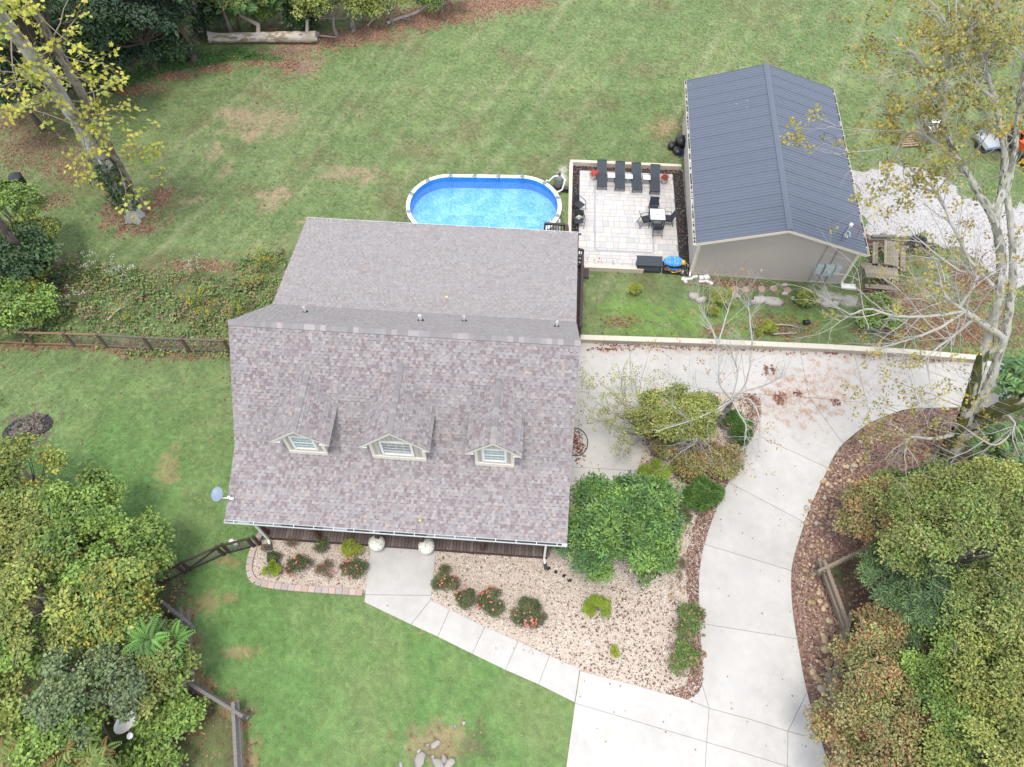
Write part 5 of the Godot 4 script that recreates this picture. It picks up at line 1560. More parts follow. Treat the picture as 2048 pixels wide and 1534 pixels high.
	mb.lathe(Vector3(0, 0.86, 0), [Vector2(0.1, 0), Vector2(0.1, 0.12), Vector2(0.05, 0.15), Vector2(0, 0.16)], 12, Color(0.05, 0.05, 0.055))
	mb.bx(Vector3(0, 1.04, 0), Vector3(0.22, 0.03, 0.04), Color(0.05, 0.05, 0.055), 0.6)
	put("valve", mb, M.vcs, f)
	mb = MB.new()
	mb.tube([Vector3(0, 0.9, 0.05), Vector3(-0.35, 0.85, 0.1), Vector3(-0.6, 0.5, 0.1), Vector3(-0.75, 0.75, 0.3)], [0.05, 0.05, 0.05, 0.05], 8, Color.WHITE)
	mb.tube([Vector3(0.1, 0.9, 0), Vector3(0.35, 0.7, 0.2), Vector3(0.2, 0.25, 0.55), Vector3(-0.2, 0.25, 0.85), Vector3(-0.5, 0.4, 1.0)], [0.05, 0.05, 0.05, 0.05, 0.05], 8, Color.WHITE)
	put("hose", mb, M.white, f)
	mb = MB.new()
	mb.tube([Vector3(0.25, 0.17, 0.35), Vector3(0.65, 0.17, 0.45)], [0.11, 0.1], 12, Color(0.03, 0.03, 0.035))
	mb.bx(Vector3(0.4, 0.05, 0.4), Vector3(0.5, 0.06, 0.3), Color(0.03, 0.03, 0.035), -0.2)
	put("pump", mb, M.vcs, f)
	mb = MB.new()
	mb.lathe(Vector3.ZERO, [Vector2(0.34, 0.0), Vector2(0.32, 0.06), Vector2(0, 0.06)], 12, Color(0.04, 0.04, 0.045))
	put("base", mb, M.vcs, f)
	var lad := thing("pool_ladder", "white moulded pool ladder between the pool and the deck rail", "ladder", Vector3(2.41, 0.60, -28.78))
	lad.position.y = 0.9
	mb = MB.new()
	for i in 4:
		mb.bx(Vector3(0, 0.25 - i * 0.25, -i * 0.1), Vector3(0.5, 0.05, 0.16))
	put("step", mb, M.white, lad)
	for sx in [-0.27, 0.27]:
		mb = MB.new()
		mb.tube([Vector3(sx, -0.6, -0.35), Vector3(sx, 0.3, 0), Vector3(sx, 0.7, 0.05), Vector3(sx, 0.7, 0.3), Vector3(sx, 0.1, 0.4)], [0.03, 0.03, 0.03, 0.03, 0.03], 8, Color.WHITE)
		put("side_rail", mb, M.white, lad)

# ---------------------------------------------------------------- patio

func build_patio() -> void:
	var root := Node3D.new()
	root.name = "patio"
	add_child(root)
	kind(root, "structure", "pale paved patio between the pool and the shed")
	root.position = Vector3(3.61, 0, -34.87)
	root.rotation.y = -deg_to_rad(3.4)
	var mb := MB.new()
	mb.bx(Vector3(3.5, 0.0, 4.2), Vector3(7.0, 0.05, 8.3), Color(0.26, 0.25, 0.25))
	put("paving_bed", mb, M.vc, root)
	# stone pavers laid in broken courses, with a thin dark band let in
	var tones := [Color(0.59, 0.555, 0.525), Color(0.56, 0.54, 0.535), Color(0.61, 0.58, 0.555), Color(0.53, 0.51, 0.515), Color(0.58, 0.53, 0.49), Color(0.49, 0.485, 0.5)]
	var z := 0.56
	while z < 8.15:
		var d: float = pick([0.24, 0.31, 0.31, 0.38, 0.46])
		d = minf(d, 8.2 - z)
		if d < 0.08:
			break
		var x := 0.62
		while x < 6.3:
			var w: float = pick([0.31, 0.46, 0.46, 0.6, 0.38])
			w = minf(w, 6.32 - x)
			if w < 0.08:
				break
			mb = MB.new()
			var y := R(-0.004, 0.004)
			var a := Vector3(x + 0.007, 0.045 + y, z + 0.007)
			var b := Vector3(x + w - 0.007, 0.045 + y, z + d - 0.007)
			var col := shade(pick(tones).lerp(Color(0.53, 0.515, 0.51), 0.4) * 0.94, 0.93, 1.05)
			var c := (a + b) / 2
			mb.bx(Vector3(c.x, 0.025 + y, c.z), Vector3(b.x - a.x, 0.05, b.z - a.z), col)
			put("paver", mb, M.vc, root)
			x += w
		z += d
	for q in [[1.55, 4.35, 0.09, 5.1], [4.92, 4.35, 0.09, 5.1], [3.23, 6.95, 3.3, 0.09], [3.23, 1.78, 3.3, 0.09]]:
		mb = MB.new()
		mb.bx(Vector3(q[0], 0.034, q[1]), Vector3(q[2], 0.05, q[3]), Color(0.33, 0.33, 0.36))
		put("dark_band", mb, M.vc, root)
	# retaining curb of beige block
	for q in [[3.42, 0.06, 6.84, 0.2], [0.06, 4.28, 0.2, 8.2], [2.2, 8.36, 4.1, 0.23]]:
		var n := int(maxf(q[2], q[3]) / 0.61)
		for i in n:
			mb = MB.new()
			var t := (i + 0.5) / n - 0.5
			var hz: bool = q[2] > q[3]
			mb.bx(Vector3(q[0] + (t * q[2] if hz else 0.0), 0.16, q[1] + (0.0 if hz else t * q[3])), Vector3(q[2] / n - 0.006 if hz else q[2], 0.34, q[3] if hz else q[3] / n - 0.006), shade(Color(0.62, 0.54, 0.46), 0.95, 1.04))
			put("curb_block", mb, M.vc, root)
	# black lava gravel in the border
	var lava := MB.new()
	lava.rock(Vector3.ZERO, Vector3(0.5, 0.35, 0.42), 0, rng, Color.WHITE)
	var xf := []
	var cols := PackedColorArray()
	mb = MB.new()
	for q in [[0.22, 6.85, 0.2, 0.54], [0.2, 0.6, 0.2, 8.2], [6.34, 6.95, 0.3, 8.5]]:
		mb.bx(Vector3((q[0] + q[1]) / 2, 0.03, (q[2] + q[3]) / 2), Vector3(q[1] - q[0], 0.02, q[3] - q[2]), Color(0.035, 0.033, 0.035))
		for i in int((q[1] - q[0]) * (q[3] - q[2]) * 260):
			xf.append(Transform3D(facing((Vector3.UP + rdir() * 0.6).normalized(), R(0, TAU), R(0.04, 0.09)), Vector3(R(q[0], q[1]), R(0.04, 0.07), R(q[2], q[3]))))
			var t := rng.randf()
			var lt: float = 0.45 if q[2] < 0.3 and q[3] < 1 else 0.16
			cols.append(shade(Color(0.26, 0.12, 0.08) if t < lt else Color(0.04, 0.038, 0.042) if t < 0.94 else Color(0.25, 0.24, 0.23), 0.7, 1.3))
	put("gravel_border", mb, M.vc, root)
	var g := mm("lava_gravel", lava.mesh(M.vc), xf, cols, root)

	# four loungers with three little tables between them
	var lg := thing("sun_lounger", "", "lounger", Vector3.ZERO, 0, "sun loungers in a row at the back of the patio")
	mb = MB.new()
	var sl := MB.new()
	var fr := Color(0.03, 0.033, 0.038)
	for i in 9:
		sl.bx(Vector3(0, 0.36, 0.02 - i * 0.125), Vector3(0.52, 0.015, 0.118), Color(0.04, 0.048, 0.062))
	put("seat", sl, M.vc, lg)
	sl = MB.new()
	sl.box(Vector3(0, 0.52, -1.42), Vector3(0.26, 0, 0), Vector3(0, 0.012, 0.004), Vector3(0, 0.15, -0.36), Color(0.05, 0.06, 0.075))
	put("backrest", sl, M.vc, lg)
	for s in [-1.0, 1.0]:
		mb = MB.new()
		mb.bar(Vector3(s * 0.28, 0.35, 0.1), Vector3(s * 0.28, 0.35, -1.1), 0.04, 0.05, fr)
		mb.bar(Vector3(s * 0.28, 0.36, -1.04), Vector3(s * 0.28, 0.68, -1.8), 0.04, 0.04, fr)
		put("side_rail", mb, M.vcs, lg)
		for z2 in [0.02, -1.0]:
			mb = MB.new()
			mb.bx(Vector3(s * 0.28, 0.18, z2), Vector3(0.045, 0.36, 0.045), fr)
			put("leg", mb, M.vcs, lg)
	mb = MB.new()
	mb.bar(Vector3(-0.28, 0.35, 0.1), Vector3(0.28, 0.35, 0.1), 0.04, 0.05, fr)
	mb.bar(Vector3(-0.28, 0.68, -1.8), Vector3(0.28, 0.68, -1.8), 0.04, 0.04, fr)
	put("cross_bar", mb, M.vcs, lg)
	var where := [Vector3(5.43, 0, -32.64), Vector3(6.50, 0, -32.51), Vector3(7.54, 0, -32.39), Vector3(8.58, 0, -32.24)]
	var lab := ["black sling sun lounger at the left end of the row, beside a red flower pot", "second black sling sun lounger from the pool side", "third black sling sun lounger from the pool side", "black sling sun lounger at the right end of the row, nearest the shed"]
	for i in 4:
		var o: Node3D = lg if i == 0 else dup(lg, Vector3.ZERO, 0, "")
		o.position = where[i] + Vector3(0, 0.05, 0)
		o.rotation.y = -deg_to_rad(3.0) + [0.01, -0.01, 0.03, -0.03][i]
		o.set_meta("label", lab[i])
	var tb := thing("side_table", "", "side table", Vector3.ZERO, 0, "small tables between the loungers")
	mb = MB.new()
	mb.bx(Vector3(0, 0.44, 0), Vector3(0.44, 0.012, 0.38), Color(0.6, 0.63, 0.64))
	put("glass_top", mb, M.vcs, tb)
	mb = MB.new()
	for q in [[Vector3(0, 0.43, 0.2), Vector3(0.46, 0.025, 0.025)], [Vector3(0, 0.43, -0.2), Vector3(0.46, 0.025, 0.025)], [Vector3(0.22, 0.43, 0), Vector3(0.025, 0.025, 0.4)], [Vector3(-0.22, 0.43, 0), Vector3(0.025, 0.025, 0.4)]]:
		mb.bx(q[0], q[1], fr)
	put("frame", mb, M.vcs, tb)
	for s in [[-1, -1], [-1, 1], [1, -1], [1, 1]]:
		mb = MB.new()
		mb.bar(Vector3(0.21 * s[0], 0.43, 0.18 * s[1]), Vector3(0.24 * s[0], 0, 0.22 * s[1]), 0.022, 0.022, fr)
		put("leg", mb, M.vcs, tb)
	where = [Vector3(6.03, 0, -33.36), Vector3(7.09, 0, -33.27), Vector3(8.16, 0, -33.19)]
	lab = ["small glass-topped side table between the first and second loungers from the pool", "small glass-topped side table between the two middle loungers", "small glass-topped side table between the two loungers nearest the shed"]
	for i in 3:
		var o: Node3D = tb if i == 0 else dup(tb, Vector3.ZERO, 0, "")
		o.position = where[i] + Vector3(0, 0.05, 0)
		o.rotation.y = -0.05
		o.set_meta("label", lab[i])
	where = [Vector3(5.00, 0, -33.57), Vector3(9.26, 0, -33.23)]
	for i in 2:
		var f := thing("flower_pot", ["white pot of red flowers left of the sun loungers", "white pot of red flowers right of the sun loungers"][i], "flower pot", where[i] + Vector3(0, 0.05, 0), 0, "red flower pots on the patio")
		mb = MB.new()
		mb.lathe(Vector3.ZERO, [Vector2(0.12, 0), Vector2(0.19, 0.28), Vector2(0.21, 0.3), Vector2(0.18, 0.31), Vector2(0.0, 0.27)], 16, Color(0.62, 0.6, 0.57))
		put("pot", mb, M.vcs, f)
		crown(f, [[Vector3(0, 0.38, 0), Vector3(0.18, 0.12, 0.18)]], {"mesh": S.rose.mesh, "pal": [Color(0.1, 0.16, 0.06), Color(0.12, 0.2, 0.07)], "s": [0.5, 0.8]}, 60, 0.4, "leaves")
		crown(f, [[Vector3(0, 0.42, 0), Vector3(0.21, 0.15, 0.21)]], {"mesh": S.rose.mesh, "pal": [Color(0.55, 0.04, 0.05), Color(0.65, 0.12, 0.1)], "s": [0.4, 0.6]}, 90, 0.7, "flowers")

	# dining set
	var dt := thing("patio_table", "square glass patio table with four black sling chairs around it", "table", Vector3(8.44, 0, -29.92) + Vector3(0, 0.05, 0), -0.05)
	mb = MB.new()
	mb.bx(Vector3(0, 0.71, 0), Vector3(0.86, 0.01, 0.86), Color.WHITE)
	var tg := mat(Color(0.55, 0.62, 0.63), 0.08)
	put("glass_top", mb, tg, dt)
	mb = MB.new()
	for q in [[Vector3(0, 0.7, 0.44), Vector3(0.92, 0.03, 0.03)], [Vector3(0, 0.7, -0.44), Vector3(0.92, 0.03, 0.03)], [Vector3(0.44, 0.7, 0), Vector3(0.03, 0.03, 0.88)], [Vector3(-0.44, 0.7, 0), Vector3(0.03, 0.03, 0.88)]]:
		mb.bx(q[0], q[1], fr)
	put("frame", mb, M.vcs, dt)
	mb = MB.new()
	mb.lathe(Vector3(0, 0.714, 0), [Vector2(0.035, 0.006), Vector2(0.0, 0.008)], 10, fr)
	put("parasol_hole", mb, M.vcs, dt)
	for s in [[-1, -1], [-1, 1], [1, -1], [1, 1]]:
		mb = MB.new()
		mb.bar(Vector3(0.4 * s[0], 0.7, 0.4 * s[1]), Vector3(0.43 * s[0], 0, 0.43 * s[1]), 0.03, 0.03, fr)
		put("leg", mb, M.vcs, dt)
	var ch := thing("sling_chair", "", "chair", Vector3.ZERO, 0, "black sling chairs around the patio table")
	mb = MB.new()
	mb.box(Vector3(0, 0.42, 0.02), Vector3(0.24, 0, 0), Vector3(0, 0.01, 0), Vector3(0, 0.015, 0.23), Color(0.03, 0.035, 0.048))
	put("seat", mb, M.vc, ch)
	mb = MB.new()
	mb.box(Vector3(0, 0.67, -0.3), Vector3(0.24, 0, 0), Vector3(0, 0.24, -0.09), Vector3(0, 0.004, 0.01), Color(0.035, 0.042, 0.055))
	put("backrest", mb, M.vc, ch)
	for s in [-1.0, 1.0]:
		mb = MB.new()
		mb.tube([Vector3(s * 0.27, 0, -0.42), Vector3(s * 0.27, 0.3, -0.24), Vector3(s * 0.27, 0.66, -0.2), Vector3(s * 0.27, 0.66, 0.2), Vector3(s * 0.27, 0.4, 0.3), Vector3(s * 0.27, 0, 0.34)], [0.016, 0.016, 0.018, 0.018, 0.016, 0.016], 7, fr)
		put("arm_frame", mb, M.vcs, ch)
		mb = MB.new()
		mb.tube([Vector3(s * 0.255, 0.42, 0.26), Vector3(s * 0.255, 0.4, -0.2), Vector3(s * 0.255, 0.92, -0.4)], [0.014, 0.014, 0.014], 6, fr)
		put("seat_rail", mb, M.vcs, ch)
	mb = MB.new()
	mb.bar(Vector3(-0.27, 0.1, -0.36), Vector3(0.27, 0.1, -0.36), 0.02, 0.02, fr)
	mb.bar(Vector3(-0.26, 0.92, -0.4), Vector3(0.26, 0.92, -0.4), 0.025, 0.025, fr)
	put("cross_bar", mb, M.vcs, ch)
	lab = ["black sling chair on the far side of the glass patio table", "black sling chair left of the glass patio table, towards the pool", "black sling chair right of the glass patio table, towards the shed", "black sling chair on the near side of the glass patio table"]
	var off := [Vector3(-0.1, 0, -0.78), Vector3(-0.66, 0, 0.1), Vector3(0.62, 0, 0.02), Vector3(-0.02, 0, 0.72)]
	for i in 4:
		var o: Node3D = ch if i == 0 else dup(ch, Vector3.ZERO, 0, "")
		o.position = dt.position + off[i]
		o.rotation.y = [-0.08, PI / 2 + 0.2, -PI / 2 - 0.1, PI - 0.03][i]
		o.set_meta("label", lab[i])
	# two round-backed wicker armchairs by the pool side
	var wk := thing("wicker_chair", "dark round-backed wicker armchair turned to face the paving", "chair", Vector3(3.96, 0, -30.99) + Vector3(0, 0.05, 0), 0.75, "wicker armchairs along the patio's pool side")
	mb = MB.new()
	for i in 6:
		mb.bx(Vector3(0, 0.42, -0.2 + i * 0.085), Vector3(0.48, 0.03, 0.078), Color(0.04, 0.045, 0.055))
	put("seat", mb, M.vc, wk)
	mb = MB.new()
	var bl := MB.new()
	for i in 9:
		var t := (i - 4) / 4.0
		var hgt := 0.44 * sqrt(maxf(0.05, 1 - t * t * 0.9))
		bl.bar(Vector3(t * 0.24, 0.46, -0.24), Vector3(t * 0.24, 0.46 + hgt, -0.34), 0.05, 0.02, Color(0.035, 0.04, 0.05))
	put("backrest", bl, M.vc, wk)
	var rim := []
	var rr := []
	for i in 13:
		var a := PI * i / 12.0
		rim.append(Vector3(cos(a) * 0.27, 0.5 + sin(a) * 0.42, -0.24 - sin(a) * 0.1))
		rr.append(0.02)
	mb.tube(rim, rr, 7, fr)
	put("back_hoop", mb, M.vcs, wk)
	for s in [-1.0, 1.0]:
		mb = MB.new()
		mb.tube([Vector3(s * 0.24, 0.78, -0.28), Vector3(s * 0.33, 0.66, -0.05), Vector3(s * 0.32, 0.62, 0.22), Vector3(s * 0.27, 0.4, 0.3), Vector3(s * 0.27, 0, 0.32)], [0.018, 0.02, 0.02, 0.018, 0.018], 7, fr)
		put("arm", mb, M.vcs, wk)
		mb = MB.new()
		mb.tube([Vector3(s * 0.25, 0.45, -0.24), Vector3(s * 0.27, 0, -0.34)], [0.018, 0.018], 7, fr)
		put("leg", mb, M.vcs, wk)
	var wk2: Node3D = dup(wk, Vector3(3.89, 0, -29.76) + Vector3(0, 0.05, 0), 0.12, "dark wicker armchair behind the small slatted table, holding a lettered pillow")
	var pl := thing("pillow", "small cream pillow with dark letters on the wicker armchair", "pillow", wk2.position + Vector3(0, 0.53, -0.1), 0.12)
	mb = MB.new()
	mb.lathe(Vector3.ZERO, [Vector2(0, -0.05), Vector2(0.16, -0.03), Vector2(0.2, 0), Vector2(0.16, 0.03), Vector2(0, 0.055)], 4, Color(0.6, 0.57, 0.52), Vector2(1.1, 0.7))
	put("cushion", mb, M.vc, pl).rotation = Vector3(0.9, 0, 0)
	for i in 3:
		var tm := TextMesh.new()
		tm.text = ["B", "O", "R"][i]
		tm.font_size = 11
		tm.depth = 0.004
		tm.pixel_size = 0.01
		tm.material = M.black
		var o := inst("letter", tm, pl)
		o.position = Vector3(-0.1 + i * 0.1, 0.035, 0.045)
		o.rotation = Vector3(-0.67, 0, 0)
	var st := thing("slat_table", "small dark slatted table between the two wicker armchairs", "side table", Vector3(4.02, 0, -30.27) + Vector3(0, 0.05, 0), 0.05)
	for i in 5:
		mb = MB.new()
		mb.bx(Vector3(0, 0.48, -0.16 + i * 0.08), Vector3(0.4, 0.02, 0.072), Color(0.035, 0.04, 0.05))
		put("slat", mb, M.vc, st)
	for s in [[-1, -1], [-1, 1], [1, -1], [1, 1]]:
		mb = MB.new()
		mb.bx(Vector3(0.18 * s[0], 0.24, 0.17 * s[1]), Vector3(0.03, 0.48, 0.03), fr)
		put("leg", mb, M.vcs, st)
	# storage box and pool toys at the near right corner
	var sb := thing("deck_box", "large charcoal deck storage box at the patio's near edge", "storage box", Vector3(7.67, 0, -26.52) + Vector3(0, 0.05, 0), -0.06)
	mb = MB.new()
	mb.bx(Vector3(0, 0.28, 0), Vector3(1.34, 0.56, 0.62), Color(0.032, 0.037, 0.045))
	put("box", mb, M.vc, sb)
	mb = MB.new()
	mb.bx(Vector3(0, 0.3, 0.315), Vector3(1.18, 0.4, 0.02), Color(0.075, 0.085, 0.1))
	put("front_panel", mb, M.vc, sb)
	for i in 6:
		mb = MB.new()
		mb.bx(Vector3(0, 0.6 + 0.012 * (1 - absf(i - 2.5) / 2.5), -0.3 + i * 0.12), Vector3(1.42, 0.05, 0.112), Color(0.05, 0.06, 0.075))
		put("lid_slat", mb, M.vc, sb)
	var cart := thing("toy_bin", "black wire bin heaped with pool floats beside the charcoal box", "bin", Vector3(8.98, 0, -26.38) + Vector3(0, 0.05, 0), -0.1)
	mb = MB.new()
	for s in [-1.0, 1.0]:
		for t in 6:
			mb.bx(Vector3(s * 0.52, 0.25, -0.28 + t * 0.11), Vector3(0.02, 0.5, 0.02), fr)
			mb.bx(Vector3(-0.52 + t * 0.208, 0.25, s * 0.3), Vector3(0.02, 0.5, 0.02), fr)
		mb.bx(Vector3(0, 0.5, s * 0.3), Vector3(1.06, 0.03, 0.03), fr)
		mb.bx(Vector3(s * 0.52, 0.5, 0), Vector3(0.03, 0.03, 0.6), fr)
		mb.bx(Vector3(0, 0.25, s * 0.3), Vector3(1.06, 0.02, 0.02), fr)
	mb.bx(Vector3(0, 0.04, 0), Vector3(1.04, 0.03, 0.6), fr)
	put("bin_frame", mb, M.vcs, cart)
	var img := Image.create(128, 64, false, Image.FORMAT_RGB8)
	img.fill(Color(0.12, 0.5, 0.85))
	for i in 420:
		img.fill_rect(Rect2i(rng.randi() % 126, rng.randi() % 62, 2 + rng.randi() % 3, 2 + rng.randi() % 2), pick([Color(0.85, 0.95, 1), Color(0.05, 0.2, 0.6), Color(0.3, 0.75, 0.95), Color(0.75, 0.9, 1.0)]))
	var fm := mat(Color.WHITE, 0.35)
	fm.albedo_texture = ImageTexture.create_from_image(img)
	fm.uv1_triplanar = true
	fm.uv1_scale = Vector3(1.6, 3.2, 3.2)
	var fl := thing("pool_float", "blue and white patterned inflatable float lying on the toy bin", "pool float", cart.position + Vector3(0, 0.62, -0.1), -0.1)
	mb = MB.new()
	mb.lathe(Vector3.ZERO, [Vector2(0, 0.1), Vector2(0.3, 0.14), Vector2(0.48, 0.12), Vector2(0.56, 0.0), Vector2(0.5, -0.11), Vector2(0.0, -0.12)], 22, Color.WHITE, Vector2(1.0, 0.62))
	put("float", mb, fm, fl)
	fl = thing("pool_noodles", "orange and yellow pool toys showing through the bin's front", "pool toy", cart.position + Vector3(0, 0.2, 0.18), -0.1)
	mb = MB.new()
	for i in 5:
		mb.tube([Vector3(-0.45 + i * 0.02, 0.02 + 0.05 * i, R(-0.06, 0.1)), Vector3(0.0, R(-0.06, 0.1), R(0, 0.1)), Vector3(0.45, 0.04 * i, R(-0.05, 0.1))], [0.05, 0.05, 0.05], 8, [Color(0.7, 0.2, 0.03), Color(0.75, 0.5, 0.04), Color(0.05, 0.2, 0.55), Color(0.7, 0.28, 0.04), Color(0.05, 0.3, 0.65)][i])
	put("toy", mb, M.vcs, fl)
	fl = thing("yellow_ball", "yellow ball wedged between the pool float and the shed wall", "ball", cart.position + Vector3(0.53, 0.62, -0.02))
	mb = MB.new()
	mb.lathe(Vector3.ZERO, [Vector2(0, -0.15), Vector2(0.1, -0.11), Vector2(0.15, 0), Vector2(0.1, 0.11), Vector2(0, 0.15)], 16, Color(0.72, 0.5, 0.03))
	put("ball", mb, M.vcs, fl)
	# heap of black bags and pond liner by the shed's far corner
	var tr := thing("trash_bag", "black plastic bag heap against the shed's left wall, upper bag", "bag", Vector3(10.73, 0, -36.58), 0.3, "black bags by the shed")
	mb = MB.new()
	mb.rock(Vector3(0, 0.32, 0), Vector3(0.55, 0.42, 0.5), 0.4, rng, Color(0.008, 0.01, 0.015))
	put("bag", mb, M.black, tr)
	mb = MB.new()
	mb.tube([Vector3(0.1, 0.72, -0.3), Vector3(0.12, 0.75, 0.0), Vector3(0.05, 0.66, 0.35)], [0.03, 0.03, 0.03], 6, Color(0.35, 0.36, 0.37))
	put("strap", mb, M.vcs, tr)
	tr = thing("trash_bag", "black plastic bag with a blue edge, lowest in the heap by the shed", "bag", Vector3(10.40, 0, -35.90), 1.3, "black bags by the shed")
	mb = MB.new()
	mb.rock(Vector3(0, 0.16, 0), Vector3(0.42, 0.22, 0.34), 1.0, rng, Color(0.008, 0.01, 0.015))
	put("bag", mb, M.black, tr)
	mb = MB.new()
	mb.tube([Vector3(-0.4, 0.05, 0.1), Vector3(-0.2, 0.08, 0.36), Vector3(0.15, 0.05, 0.38), Vector3(0.35, 0.1, 0.2)], [0.03, 0.045, 0.045, 0.03], 6, Color(0.03, 0.12, 0.5))
	put("blue_edge", mb, M.vcs, tr)
	tr = thing("trash_bag", "small black plastic bag at the left of the heap by the shed", "bag", Vector3(10.09, 0, -36.31), 2.1, "black bags by the shed")
	mb = MB.new()
	mb.rock(Vector3(0, 0.2, 0), Vector3(0.36, 0.26, 0.3), 2.0, rng, Color(0.008, 0.01, 0.015))
	put("bag", mb, M.black, tr)

# ---------------------------------------------------------------- fences and walls

func rail_fence(called: String, label: String, spans: Array, col: Color, n := 3) -> void:      # zigzag split rails: spans of [from, to]
	var f := thing(called, label, "fence", spans[0][0] * Vector3(1, 0, 1))
	for s in spans:
		var a: Vector3 = s[0] - f.position
		var b: Vector3 = s[1] - f.position
		for i in n:
			var mb := MB.new()
			var e := Vector3(R(-0.09, 0.09), 0, R(-0.09, 0.09)) if i < n - 1 else Vector3.ZERO
			var y: float = s[2] if s.size() > 2 else 1.0
			var h := y - (n - 1 - i) * y / n
			var d := (b - a).normalized() * R(0.1, 0.3)
			mb.bar(Vector3(a.x, h, a.z) + e - d, Vector3(b.x, h + R(-0.05, 0.05), b.z) + e + d, R(0.11, 0.15), 0.1, shade(col, 0.85, 1.15))
			put("rail", mb, M.wood, f)
		for p in [a, b]:
			var mb := MB.new()
			mb.bx(Vector3(p.x + R(-0.05, 0.05), 0.5, p.z + 0.08), Vector3(0.12, 1.0, 0.1), shade(col, 0.7, 0.9), R(0, 1))
			put("post", mb, M.wood, f)

func wire_panel(f: Node3D, a: Vector3, b: Vector3, h: float, col: Color, brace := false, mesh := true) -> void:
	var up := Vector3(0, h, 0)
	var mb := MB.new()
	mb.bar(a + up, b + up, 0.1, 0.05, col)
	put("top_rail", mb, M.wood, f)
	mb = MB.new()
	mb.bar(a + Vector3(0, 0.12, 0), b + Vector3(0, 0.12, 0), 0.06, 0.1, shade(col))
	put("bottom_rail", mb, M.wood, f)
	if brace:
		mb = MB.new()
		mb.bar(a + Vector3(0, 0.15, 0), b + up * 0.96, 0.05, 0.1, col)
		put("brace", mb, M.wood, f)
	if mesh:
		mb = MB.new()
		var n := int(a.distance_to(b) / 0.12)
		for i in range(1, n):
			var p := a.lerp(b, float(i) / n)
			mb.bar(p + Vector3(0, 0.12, 0), p + up, 0.007, 0.007, Color(0.2, 0.19, 0.17))
		for i in range(1, 10):
			mb.bar(a + up * i / 10.0, b + up * i / 10.0, 0.007, 0.007, Color(0.2, 0.19, 0.17))
		put("wire_mesh", mb, M.vc, f)

